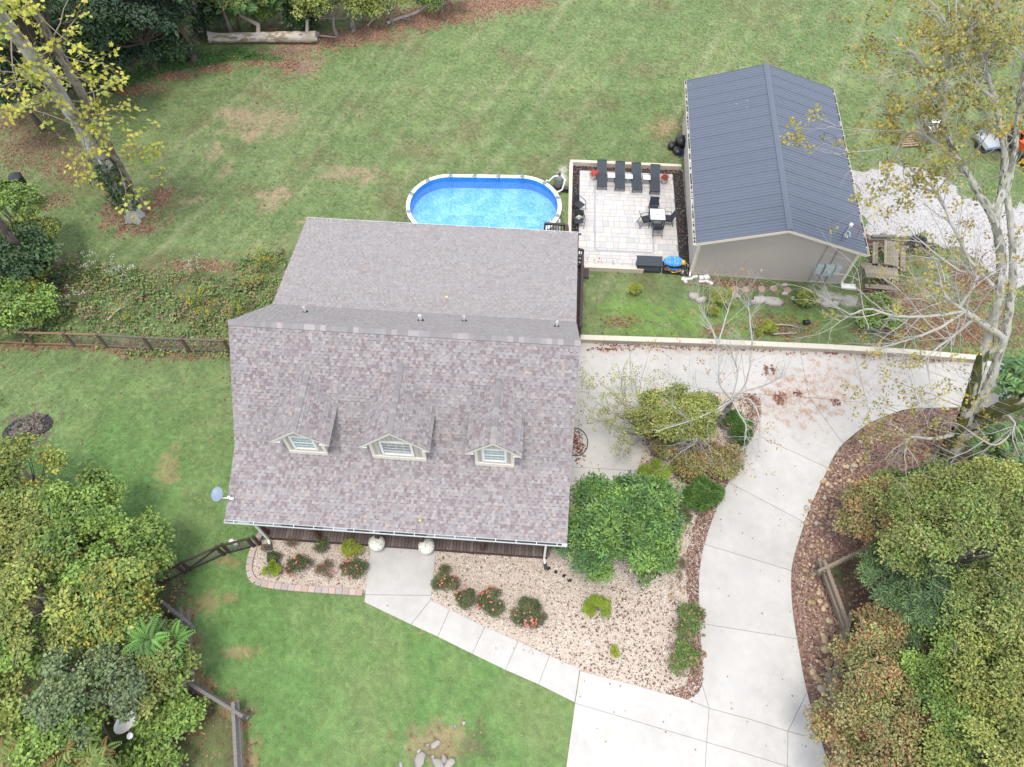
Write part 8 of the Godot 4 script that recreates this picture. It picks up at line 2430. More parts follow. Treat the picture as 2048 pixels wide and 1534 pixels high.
func picnic_table(label: String, at: Vector3, turn: float) -> void:
	var t := thing("picnic_table", label, "picnic table", at, turn, "old picnic tables by the shed")
	var mb := MB.new()
	for i in 5:
		mb = MB.new()
		mb.bx(Vector3(0, 0.75, -0.31 + i * 0.155), Vector3(1.8, 0.04, 0.148), shade(Color(0.36, 0.31, 0.25), 0.85, 1.15))
		put("table_board", mb, M.wood, t)
	for s in [-1.0, 1.0]:
		for k in 2:
			mb = MB.new()
			mb.bx(Vector3(0, 0.45, s * (0.68 + k * 0.145)), Vector3(1.8, 0.04, 0.138), shade(Color(0.33, 0.28, 0.22), 0.85, 1.15))
			put("bench_board", mb, M.wood, t)
		mb = MB.new()
		mb.bx(Vector3(s * 0.65, 0.42, 0), Vector3(0.05, 0.1, 1.6), Color(0.25, 0.21, 0.17))
		put("cross_beam", mb, M.wood, t)
		for k in [-1.0, 1.0]:
			mb = MB.new()
			mb.bar(Vector3(s * 0.7, 0.73, k * 0.2), Vector3(s * 0.7, 0, k * 0.55), 0.05, 0.1, Color(0.24, 0.2, 0.16))
			put("leg", mb, M.wood, t)

func build_small_things() -> void:
	var mb := MB.new()
	picnic_table("weathered picnic table standing lengthwise along the shed's right wall", Vector3(21.20, 0, -27.00), 1.30)
	picnic_table("weathered picnic table in front of the other, set across the shed's corner", Vector3(20.30, 0, -25.59), -0.09)
	# timbers and a black barrow beyond the tables
	var t := thing("timber_stack", "grey weathered timbers lying beyond the picnic tables", "timber", Vector3(22.15, 0, -28.00), -0.08)
	for q in [[Vector3(-0.9, 0.12, -0.5), Vector3(1.5, 0.2, 0.18)], [Vector3(-0.8, 0.32, -0.55), Vector3(1.4, 0.16, 0.16)], [Vector3(0.6, 0.12, 0.1), Vector3(1.6, 0.22, 0.22)]]:
		mb = MB.new()
		mb.bx(q[0], q[1], shade(Color(0.3, 0.28, 0.26)), R(-0.1, 0.1))
		put("timber", mb, M.wood, t)
	t = thing("wheelbarrow", "black wheelbarrow with tools in it beyond the picnic tables", "wheelbarrow", Vector3(23.06, 0, -28.07), 0.3)
	mb = MB.new()
	mb.lathe(Vector3(0, 0.3, 0), [Vector2(0, 0), Vector2(0.3, 0.02), Vector2(0.46, 0.3), Vector2(0.48, 0.32), Vector2(0.42, 0.3), Vector2(0.27, 0.06), Vector2(0, 0.04)], 14, Color(0.03, 0.035, 0.045), Vector2(1.2, 0.8))
	put("tray", mb, M.vcs, t)
	mb = MB.new()
	for s in [-1.0, 1.0]:
		mb.tube([Vector3(0.5, 0.2, s * 0.08), Vector3(-0.3, 0.3, s * 0.26), Vector3(-1.0, 0.55, s * 0.3)], [0.02, 0.02, 0.02], 6, Color(0.05, 0.05, 0.05))
		mb.tube([Vector3(-0.3, 0.3, s * 0.26), Vector3(-0.35, 0, s * 0.28)], [0.018, 0.018], 6, Color(0.05, 0.05, 0.05))
	put("handles", mb, M.vcs, t)
	mb = MB.new()
	var ring := []
	var rr := []
	for i in 15:
		ring.append(Vector3(0.6 + cos(TAU * i / 14) * 0.16, 0.2 + sin(TAU * i / 14) * 0.16, 0))
		rr.append(0.04)
	mb.tube(ring, rr, 6, Color(0.02, 0.02, 0.02))
	put("wheel", mb, M.vc, t)
	t = thing("garden_tools", "dark long-handled tools leaning over the wheelbarrow", "tools", Vector3(23.06, 0, -28.07), 0.3)
	mb = MB.new()
	for i in 4:
		mb.tube([Vector3(-0.1 + i * 0.1, 0.45, 0.1), Vector3(-0.3 + i * 0.2, 1.0, -0.5)], [0.014, 0.014], 5, Color(0.05, 0.05, 0.055))
	put("handles", mb, M.vc, t)
	t = thing("black_mower", "black push mower standing right of the wheelbarrow", "mower", Vector3(23.79, 0, -27.88), -0.4)
	mb = MB.new()
	mb.lathe(Vector3(0, 0.12, 0), [Vector2(0.3, 0), Vector2(0.32, 0.1), Vector2(0.24, 0.18), Vector2(0.15, 0.2), Vector2(0.14, 0.32), Vector2(0, 0.34)], 14, Color(0.025, 0.027, 0.03))
	put("deck", mb, M.vcs, t)
	for s in [[-1, -1], [-1, 1], [1, -1], [1, 1]]:
		mb = MB.new()
		mb.tube([Vector3(0.28 * s[0], 0.1, 0.3 * s[1]), Vector3(0.28 * s[0], 0.1, 0.35 * s[1])], [0.1, 0.1], 10, Color(0.02, 0.02, 0.02))
		put("wheel", mb, M.vc, t)
	mb = MB.new()
	for s in [-1.0, 1.0]:
		mb.tube([Vector3(0.2 * s, 0.2, 0.2), Vector3(0.22 * s, 0.95, 0.85)], [0.015, 0.015], 6, Color(0.04, 0.04, 0.045))
	mb.tube([Vector3(-0.22, 0.95, 0.85), Vector3(0.22, 0.95, 0.85)], [0.018, 0.018], 6, Color(0.04, 0.04, 0.045))
	put("handle", mb, M.vcs, t)
	# yard things beyond the gravel lot
	t = thing("white_tank", "torn white plastic tank lying at the lot's far edge", "tank", Vector3(27.11, 0, -37.88), 0.4)
	mb = MB.new()
	mb.rock(Vector3(0, 0.35, 0), Vector3(0.72, 0.48, 0.5), 0.2, rng, Color(0.78, 0.79, 0.8))
	put("shell", mb, M.vcs, t)
	mb = MB.new()
	mb.rock(Vector3(0.65, 0.25, 0.05), Vector3(0.34, 0.3, 0.3), 0.4, rng, Color(0.5, 0.52, 0.55))
	put("broken_end", mb, M.vcs, t)
	t = thing("wooden_pallet", "pale wooden pallet lying left of the white tank", "pallet", Vector3(25.20, 0, -36.90), 0.1)
	for i in 6:
		mb = MB.new()
		mb.bx(Vector3(0, 0.13, -0.5 + i * 0.2), Vector3(1.2, 0.02, 0.13), shade(Color(0.45, 0.33, 0.2)))
		put("slat", mb, M.wood, t)
	for i in 3:
		mb = MB.new()
		mb.bx(Vector3(-0.5 + i * 0.5, 0.06, 0), Vector3(0.09, 0.1, 1.15), Color(0.36, 0.27, 0.17))
		put("bearer", mb, M.wood, t)
	t = thing("brush_pile", "reddish brown brush pile between the pallet and the bare tree", "brush pile", Vector3(26.42, 0, -37.27))
	mb = MB.new()
	for i in 90:
		var p := Vector3(R(-0.9, 0.9), R(0, 0.45), R(-0.5, 0.6))
		var d := (rdir() * Vector3(1, 0.3, 1)).normalized() * R(0.3, 0.8)
		mb.tube([p - d * 0.5, p + d * 0.5], [0.012, 0.008], 3, shade(Color(0.22, 0.14, 0.11)), Color(0, 0, 0, 0), false)
	put("sticks", mb, M.vc, t)
	t = thing("orange_tractor", "small orange tractor with front loader at the right edge behind the branches", "tractor", Vector3(31.68, 0, -35.85), 0.5)
	var og := Color(0.72, 0.1, 0.03)
	mb = MB.new()
	mb.bx(Vector3(0, 0.85, 0.55), Vector3(0.62, 0.5, 1.2), og)
	mb.bx(Vector3(0, 0.62, 1.2), Vector3(0.5, 0.35, 0.2), Color(0.05, 0.05, 0.05))
	put("bonnet", mb, M.vcs, t)
	mb = MB.new()
	for s in [-1.0, 1.0]:
		mb.bx(Vector3(s * 0.55, 1.0, -0.75), Vector3(0.38, 0.06, 0.95), og)
		mb.bx(Vector3(s * 0.55, 0.85, -0.3), Vector3(0.38, 0.3, 0.06), og)
	put("mudguard", mb, M.vcs, t)
	mb = MB.new()
	mb.bx(Vector3(0, 0.85, -0.7), Vector3(0.5, 0.14, 0.5), Color(0.04, 0.04, 0.04))
	mb.bx(Vector3(0, 1.1, -0.95), Vector3(0.5, 0.5, 0.1), Color(0.04, 0.04, 0.04))
	put("seat", mb, M.vcs, t)
	for w in [[0.62, -0.75, 0.58, 0.3], [-0.62, -0.75, 0.58, 0.3], [0.5, 0.95, 0.36, 0.2], [-0.5, 0.95, 0.36, 0.2]]:
		var wh := node("wheel", t, Vector3(w[0], w[2], w[1]))
		mb = MB.new()
		mb.tube([Vector3(-w[3] / 2, 0, 0), Vector3(w[3] / 2, 0, 0)], [w[2], w[2]], 18, Color(0.025, 0.025, 0.025))
		put("tyre", mb, M.vc, wh)
		mb = MB.new()
		mb.tube([Vector3(-w[3] / 2 - 0.01, 0, 0), Vector3(w[3] / 2 + 0.01, 0, 0)], [w[2] * 0.5, w[2] * 0.5], 14, Color(0.7, 0.4, 0.04))
		put("rim", mb, M.vcs, wh)
	mb = MB.new()
	for s in [-1.0, 1.0]:
		mb.tube([Vector3(s * 0.42, 1.1, -0.1), Vector3(s * 0.42, 1.15, 0.9), Vector3(s * 0.42, 0.35, 1.75)], [0.06, 0.06, 0.06], 6, og)
	mb.bx(Vector3(0, 0.25, 1.95), Vector3(1.3, 0.45, 0.35), og)
	put("loader", mb, M.vcs, t)
	mb = MB.new()
	mb.tube([Vector3(-0.45, 1.0, -1.05), Vector3(-0.45, 2.0, -1.1), Vector3(0.45, 2.0, -1.1), Vector3(0.45, 1.0, -1.05)], [0.035, 0.035, 0.035, 0.035], 6, og)
	put("roll_bar", mb, M.vcs, t)
	t = thing("white_trailer", "small white and blue utility trailer between the tank and the tractor", "trailer", Vector3(29.93, 0, -36.49), 0.2)
	t.scale = Vector3.ONE * 0.75
	mb = MB.new()
	mb.bx(Vector3(0, 0.5, 0), Vector3(1.3, 0.08, 1.9), Color(0.4, 0.42, 0.44))
	put("bed", mb, M.vcs, t)
	mb = MB.new()
	for s in [-1.0, 1.0]:
		mb.bx(Vector3(s * 0.66, 0.72, 0), Vector3(0.04, 0.36, 1.9), Color(0.55, 0.57, 0.6))
	mb.bx(Vector3(0, 0.72, -0.95), Vector3(1.3, 0.36, 0.04), Color(0.2, 0.3, 0.55))
	mb.bx(Vector3(0, 0.62, 0.95), Vector3(1.3, 0.18, 0.04), Color(0.2, 0.3, 0.55))
	put("side_panel", mb, M.vcs, t)
	for s in [-1.0, 1.0]:
		mb = MB.new()
		mb.tube([Vector3(s * 0.72, 0.28, 0.1), Vector3(s * 0.88, 0.28, 0.1)], [0.28, 0.28], 14, Color(0.03, 0.03, 0.03))
		put("wheel", mb, M.vc, t)
	mb = MB.new()
	mb.bar(Vector3(0, 0.45, 0.95), Vector3(0, 0.4, 1.9), 0.06, 0.06, Color(0.1, 0.1, 0.1))
	put("drawbar", mb, M.vcs, t)

	# fallen log and branches at the wood's edge
	t = thing("fallen_log", "long bleached fallen log lying at the edge of the wood", "log", Vector3(-17.74, 0, -47.46))
	var a := Vector3(-21.37, 0.30, -47.13) - t.position
	var b := Vector3(-13.80, 0.40, -47.15) - t.position
	mb = MB.new()
	stem(mb, [a, a.lerp(b, 0.33), a.lerp(b, 0.66), b], 0.3, 0.38, Color(0.5, 0.45, 0.41), Color(0.4, 0.34, 0.27), 14)
	spots(mb, [a, b], 0.31, 0.38, [Color(0.3, 0.23, 0.15), Color(0.5, 0.46, 0.42), Color(0.24, 0.2, 0.13)], 150, 0.2)
	mb.tube([b, b + (b - a).normalized() * 0.03], [0.38, 0.36], 14, Color(0.4, 0.33, 0.26))
	put("trunk", mb, M.bark, t)
	mb = MB.new()
	var mid := a.lerp(b, 0.46)
	mb.tube([mid, mid + Vector3(0.1, 0.6, -0.5), mid + Vector3(-1.2, 0.9, -1.2)], [0.2, 0.16, 0.12], 8, Color(0.36, 0.31, 0.27))
	put("limb", mb, M.bark, t)
	mb = MB.new()
	mb.tube([b + Vector3(-0.6, 0.2, 0), b + Vector3(-0.4, 1.1, -0.3)], [0.12, 0.1], 8, Color(0.44, 0.4, 0.37))
	put("limb", mb, M.bark, t)
	var n := 0
	for q in [[[Vector3(-8.99, 0.10, -49.18), Vector3(-8.11, 0.20, -49.62), Vector3(-7.05, 0.25, -50.14), Vector3(-6.08, 0.30, -51.04), Vector3(-5.11, 0.40, -51.50)], 0.1, "pale forked branch lying on the fallen leaves at the wood's edge"], [[Vector3(-13.91, 0.20, -47.62), Vector3(-13.28, 0.15, -47.58), Vector3(-12.50, 0.10, -47.54)], 0.07, "short pale branch off the right end of the fallen log"], [[Vector3(-10.40, 0.10, -48.82), Vector3(-10.18, 0.15, -49.22), Vector3(-9.95, 0.10, -49.78)], 0.06, "little branch right of the straight grey trunk"], [[Vector3(-27.98, 0.10, -44.85), Vector3(-27.33, 0.12, -45.04), Vector3(-27.06, 0.10, -45.29)], 0.08, "small stick lying in the ivy at the upper left"], [[Vector3(14.14, 0.10, -22.59), Vector3(14.74, 0.12, -22.55), Vector3(15.30, 0.10, -22.40)], 0.05, "upper of two pale sticks lying on the grass bank"], [[Vector3(13.87, 0.10, -21.98), Vector3(14.50, 0.12, -21.99), Vector3(15.15, 0.10, -22.04)], 0.05, "lower of two pale sticks lying on the grass bank"], [[Vector3(12.51, 0.10, -24.43), Vector3(12.02, 0.10, -24.50)], 0.07, "short tan stick among the pale rocks by the shed"], [[Vector3(-21.68, 0.20, -22.82), Vector3(-21.26, 0.30, -23.40), Vector3(-20.93, 0.30, -23.67)], 0.05, "grey dead branches in the weed strip above the fence"]]:
		t = thing("fallen_branch", q[2], "branch", q[0][0] * Vector3(1, 0, 1))
		var pts := []
		for p in q[0]:
			pts.append(p - t.position)
		mb = MB.new()
		stem(mb, pts, q[1], q[1] * 0.6, Color(0.4, 0.36, 0.33), Color(0.33, 0.29, 0.26), 7)
		var tips := []
		for i in 3:
			grow(mb, pts[1 % pts.size()], (pts[1] - pts[0]).normalized() + rdir() * 0.5, 0.7, q[1] * 0.35, 1, tips, Color(0.38, 0.34, 0.31), 0.6, 0.0)
		put("wood", mb, M.bark, t)

	# black barrel feeder on legs
	t = thing("barrel_feeder", "black barrel feeder on thin legs over the leafy ground at the left", "feeder", Vector3(-28.37, 0, -31.32))
	mb = MB.new()
	mb.lathe(Vector3(0, 1.55, 0), [Vector2(0.0, 0), Vector2(0.2, 0.0), Vector2(0.34, 0.22), Vector2(0.36, 0.24), Vector2(0.36, 0.72), Vector2(0.38, 0.74), Vector2(0.38, 0.8), Vector2(0.3, 0.86), Vector2(0, 0.9)], 18, Color(0.014, 0.016, 0.024))
	put("barrel", mb, M.vcs, t)
	for i in 3:
		mb = MB.new()
		var an := TAU * i / 3 + 0.5
		mb.tube([Vector3(cos(an) * 0.32, 1.85, sin(an) * 0.32), Vector3(cos(an) * 0.75, 0, sin(an) * 0.75)], [0.025, 0.025], 6, Color(0.03, 0.03, 0.035))
		put("leg", mb, M.vcs, t)
	mb = MB.new()
	mb.bx(Vector3(0.1, 1.2, 0.1), Vector3(0.2, 0.5, 0.16), Color(0.35, 0.36, 0.36))
	put("motor_box", mb, M.vcs, t)

	# burned stump mound
	t = thing("burn_pit", "charred oval mound of ash and burned stump on the side lawn", "burn pit", Vector3(-23.89, 0, -16.42))
	mb = MB.new()
	for i in 520:
		var an := R(0, TAU)
		var rad := sqrt(rng.randf())
		var p := Vector3(cos(an) * rad * 1.15, 0.02 + 0.12 * (1 - rad), sin(an) * rad * 0.72).rotated(Vector3.UP, 0.35)
		var edge := rad > 0.72 and sin(an - 0.2) > -0.75
		mb.rock(p, Vector3(R(0.03, 0.1), R(0.015, 0.05), R(0.03, 0.09)), R(0, 3), rng, shade(pick([Color(0.05, 0.045, 0.05), Color(0.03, 0.028, 0.03)] if edge else [Color(0.13, 0.112, 0.095), Color(0.1, 0.085, 0.07), Color(0.16, 0.14, 0.12), Color(0.06, 0.052, 0.045)]), 0.8, 1.2))
	put("ash", mb, M.vc, t)

	# discarded white dish in the thicket
	t = thing("discarded_dish", "white satellite dish lying tilted in the left thicket", "satellite dish", Vector3(-14.71, 0, -3.06))
	mb = MB.new()
	mb.lathe(Vector3.ZERO, [Vector2(0, 0), Vector2(0.22, 0.02), Vector2(0.4, 0.08), Vector2(0.5, 0.14), Vector2(0.51, 0.13), Vector2(0.4, 0.06), Vector2(0, -0.02)], 28, Color.WHITE, Vector2(1.0, 0.62))
	var o := put("reflector", mb, M.white, t)
	o.position = Vector3(0, 1.5, 0)
	o.rotation = Vector3(0.1, 0.75, 0.25)
	mb = MB.new()
	mb.tube([Vector3(0.1, 1.5, 0.2), Vector3(0.3, 1.62, 0.5)], [0.02, 0.02], 6, Color(0.2, 0.2, 0.21))
	mb.lathe(Vector3(0.3, 1.62, 0.5), [Vector2(0, -0.08), Vector2(0.11, -0.04), Vector2(0.12, 0.02), Vector2(0, 0.06)], 12, Color(0.75, 0.76, 0.78))
	put("receiver", mb, M.vcs, t)
	mb = MB.new()
	mb.tube([Vector3(0, 0, 0), Vector3(0, 1.48, 0)], [0.03, 0.03], 7, Color(0.3, 0.3, 0.3))
	put("mast", mb, M.vcs, t)

	# rock outcrop in the front lawn
	t = thing("rock_outcrop", "pale limestone outcrop breaking through the front lawn at the bottom", "rocks", Vector3(-2.83, 0, -2.02))
	for q in [[Vector3(-3.02, 0, -2.41), 0.26, 0.2], [Vector3(-3.60, 0, -1.83), 0.34, 0.25], [Vector3(-2.89, 0, -1.71), 0.4, 0.15], [Vector3(-2.42, 0, -1.74), 0.3, 0.2], [Vector3(-2.66, 0, -1.88), 0.22, 0.1], [Vector3(-3.66, 0, -2.15), 0.12, 0.12], [Vector3(-4.33, 0, -1.68), 0.14, 0.08], [Vector3(-3.10, 0, -1.94), 0.12, 0.1], [Vector3(-2.28, 0, -3.06), 0.09, 0.06], [Vector3(-1.92, 0, -3.17), 0.1, 0.06], [Vector3(-3.34, 0, -2.38), 0.1, 0.06]]:
		mb = MB.new()
		mb.jag = 2.0
		mb.rock(Vector3.ZERO, Vector3(q[1], q[1] * 0.45, q[1] * R(0.55, 0.8)), R(0, 3), rng, shade(Color(0.33, 0.31, 0.285), 0.8, 1.2))
		put("rock", mb, M.vc, t).position = q[0] - t.position + Vector3(0, 0.02, 0)
	# rocks and round pavers below the shed
	n = 0
	var labels := ["big flat pale boulder, left of two triangular ones below the shed", "large flat triangular pale boulder below the middle of the shed wall", "pale boulder at the left end of the rock row beyond the wall", "lower left boulder of the rock row, touching the yellow-green shrub", "grey boulder at the gravel patch's lower edge below the shed", "small tan boulder right of the gravel patch below the shed", "thin upright pale stone left of the triangular boulders", "small white rock near the shed wall's middle", "small white rock beside a brick paver below the shed", "tan boulder behind the yellow-green shrub on the bank", "grey boulder right of the yellow-green shrub on the bank", "stone at the far right of the rock row"]
	for q in [[Vector3(13.59, 0, -24.34), 0.5, 0.2], [Vector3(14.28, 0, -24.24), 0.62, 0.16], [Vector3(10.01, 0, -24.51), 0.42, 0.25], [Vector3(10.31, 0, -24.24), 0.36, 0.3], [Vector3(17.17, 0, -24.03), 0.4, 0.3], [Vector3(17.59, 0, -23.96), 0.28, 0.3], [Vector3(13.16, 0, -24.10), 0.2, 0.3], [Vector3(15.15, 0, -25.35), 0.18, 0.15], [Vector3(15.06, 0, -24.72), 0.2, 0.15], [Vector3(11.07, 0, -24.58), 0.34, 0.3], [Vector3(12.17, 0, -24.58), 0.32, 0.3], [Vector3(15.49, 0, -24.37), 0.22, 0.2]]:
		t = thing("boulder", labels[n], "rock", q[0], 0, "boulders on the bank below the shed")
		mb = MB.new()
		mb.jag = 2.0
		mb.rock(Vector3(0, 0.02, 0), Vector3(q[1], q[2], q[1] * 0.62), R(-0.3, 0.3), rng, shade(Color(0.47, 0.43, 0.41), 0.85, 1.1))
		put("stone", mb, M.vc, t)
		n += 1
	labels = ["leftmost round pink stepping stone below the shed", "second round pink stepping stone from the left below the shed", "third round pink stepping stone from the left below the shed", "fourth round stepping stone, half hidden in leaves", "rightmost round pink stepping stone near the gravel patch"]
	n = 0
	for q in [Vector3(12.35, 0, -25.03), Vector3(12.93, 0, -25.00), Vector3(13.82, 0, -25.03), Vector3(14.49, 0, -25.07), Vector3(15.24, 0, -24.96)]:
		t = thing("stepping_stone", labels[n], "stepping stone", q, 0, "round stepping stones below the shed")
		mb = MB.new()
		mb.lathe(Vector3.ZERO, [Vector2(0.22, -0.02), Vector2(0.22, 0.05), Vector2(0.2, 0.065), Vector2(0, 0.065)], 8, Color(0.4, 0.28, 0.23))
		put("slab", mb, M.vc, t)
		n += 1
	mb = MB.new()
	t = thing("white_pipe_scraps", "heap of white plastic gutter scraps at the shed's left corner", "scraps", Vector3(10.50, 0, -25.70))
	for q in [[Vector3(-0.75, 0.08, 0.0), Vector3(0.62, 0.1, 0.12), 0.05], [Vector3(-0.9, 0.1, 0.1), Vector3(0.14, 0.14, 0.4), 0.4], [Vector3(-0.3, 0.12, -0.12), Vector3(0.3, 0.1, 0.14), 0.2], [Vector3(0.05, 0.1, -0.05), Vector3(0.22, 0.2, 0.24), 0.0], [Vector3(0.35, 0.1, -0.1), Vector3(0.3, 0.16, 0.28), 0.3], [Vector3(0.5, 0.06, 0.25), Vector3(0.34, 0.12, 0.16), -0.6], [Vector3(0.15, 0.06, 0.15), Vector3(0.5, 0.08, 0.1), 0.1], [Vector3(-1.0, 0.12, -0.5), Vector3(0.16, 0.2, 0.2), 0.2]]:
		mb = MB.new()
		mb.bx(q[0], q[1], Color(0.74, 0.74, 0.74), q[2])
		put("scrap", mb, M.vcs, t)
	t = thing("black_pot", "black plastic pot lying on its side on the grass bank", "pot", Vector3(15.78, 0, -22.73), 0.2)
	mb = MB.new()
	mb.tube([Vector3(-0.14, 0.14, 0.02), Vector3(0.18, 0.14, 0)], [0.15, 0.12], 12, Color(0.02, 0.02, 0.024))
	put("pot", mb, M.vcs, t)
	mb = MB.new()
	mb.rock(Vector3(0.24, 0.1, 0.0), Vector3(0.14, 0.12, 0.14), 0, rng, Color(0.2, 0.17, 0.15))
	put("root_ball", mb, M.vc, t)
	t = thing("blue_ball", "small blue ball by the triangular boulders", "ball", Vector3(12.94, 0, -23.93))
	mb = MB.new()
	mb.lathe(Vector3(0, 0.1, 0), [Vector2(0, -0.1), Vector2(0.07, -0.07), Vector2(0.1, 0), Vector2(0.07, 0.07), Vector2(0, 0.1)], 14, Color(0.1, 0.3, 0.5))
	put("ball", mb, M.vcs, t)
	t = thing("white_bucket", "white rounded cover left of the dark gate fence", "bucket", Vector3(-12.65, 0, -10.61))
	mb = MB.new()
	mb.lathe(Vector3.ZERO, [Vector2(0.12, 0), Vector2(0.13, 0.16), Vector2(0.08, 0.22), Vector2(0, 0.23)], 14, Color(0.72, 0.72, 0.7))
	put("shell", mb, M.vcs, t)
	t = thing("grey_valve_box", "pale grey block beside the white cover by the gate fence", "block", Vector3(-12.43, 0, -10.52), 0.3)
	mb = MB.new()
	mb.bx(Vector3(0, 0.12, 0), Vector3(0.16, 0.26, 0.24), Color(0.5, 0.5, 0.47))
	put("box", mb, M.vcs, t)
	t = thing("drain_pipe", "white pipe elbow standing at the shed's left corner by the black bags", "pipe", Vector3(11.26, 0, -37.83))
	mb = MB.new()
	mb.tube([Vector3(0.1, 0, 0), Vector3(0.1, 1.1, 0), Vector3(-0.1, 1.2, 0.05)], [0.06, 0.06, 0.06], 9, Color.WHITE)
	put("pipe", mb, M.white, t)
	# iron ring bed with leaves by the court
	t = thing("iron_ring", "black iron ring full of dead leaves against the house's right wall", "ring", Vector3(3.07, 0, -15.63))
	mb = MB.new()
	ring = []
	rr = []
	for i in 29:
		ring.append(Vector3(cos(TAU * i / 28) * 0.62, 0.1, sin(TAU * i / 28) * 0.75))
		rr.append(0.022)
	mb.tube(ring, rr, 6, Color(0.03, 0.028, 0.028))
	put("ring", mb, M.vcs, t)
	for i in 4:
		mb = MB.new()
		mb.bx(Vector3(cos(TAU * i / 4 + 0.5) * 0.62, 0.05, sin(TAU * i / 4 + 0.5) * 0.75), Vector3(0.04, 0.12, 0.04), Color(0.03, 0.028, 0.028))
		put("foot", mb, M.vcs, t)
	# scraps on the pebbles below the porch
	labels = ["black plastic scrap nearest the porch on the pebbles", "black scrap next to the blue strip on the pebbles", "black scrap farthest from the porch on the pebbles", "narrow curled black scrap on the pebbles"]
	n = 0
	for q in [Vector3(1.62, 0, -9.40), Vector3(2.30, 0, -9.08), Vector3(2.55, 0, -8.86), Vector3(1.95, 0, -9.26)]:
		t = thing("plastic_scrap", labels[n], "scrap", q, R(0, 3), "black scraps on the pebbles")
		mb = MB.new()
		for i in 5:
			mb.tri(Vector3(0, 0.06, 0), Vector3(cos(i * 1.25) * R(0.06, 0.16), 0.04, sin(i * 1.25) * R(0.05, 0.12)), Vector3(cos(i * 1.25 + 1.25) * R(0.05, 0.14), 0.05, sin(i * 1.25 + 1.25) * R(0.05, 0.12)), Vector3.UP, Color(0.02, 0.02, 0.022))
		put("sheet", mb, M.vc, t)
		n += 1
	t = thing("blue_strip", "short blue strip lying on the pebbles by the glossy tree", "strip", Vector3(2.78, 0, -9.46), 0.9)
	mb = MB.new()
	mb.bx(Vector3(0, 0.05, 0), Vector3(0.22, 0.03, 0.05), Color(0.02, 0.1, 0.5))
	put("strip", mb, M.vcs, t)
	# leaves lying on the roofs
	n = 0
	labels = ["yellow leaf stuck on the front roof above the gutter", "yellow leaf on the back roof, largest one there", "tan leaf on the back roof near the left plumbing vent"]
	for q in [Vector3(-3.83, 3.30, -10.38), Vector3(-3.07, 4.70, -20.82), Vector3(-7.28, 4.30, -22.77)]:
		t = thing("fallen_leaf", labels[n], "leaf", q, R(0, 3), "leaves lying on the roof")
		mb = MB.new()
		lobed(mb, Vector3(0, 0.06, 0), Vector3(0.8, 0, 0.6), Vector3.UP, 0.14)
		for i in mb.c.size():
			mb.c[i] = [Color(0.6, 0.5, 0.06), Color(0.62, 0.52, 0.16), Color(0.45, 0.24, 0.12)][n]
		put("blade", mb, M.vc, t)
		n += 1

# ---------------------------------------------------------------- grass and fallen leaves

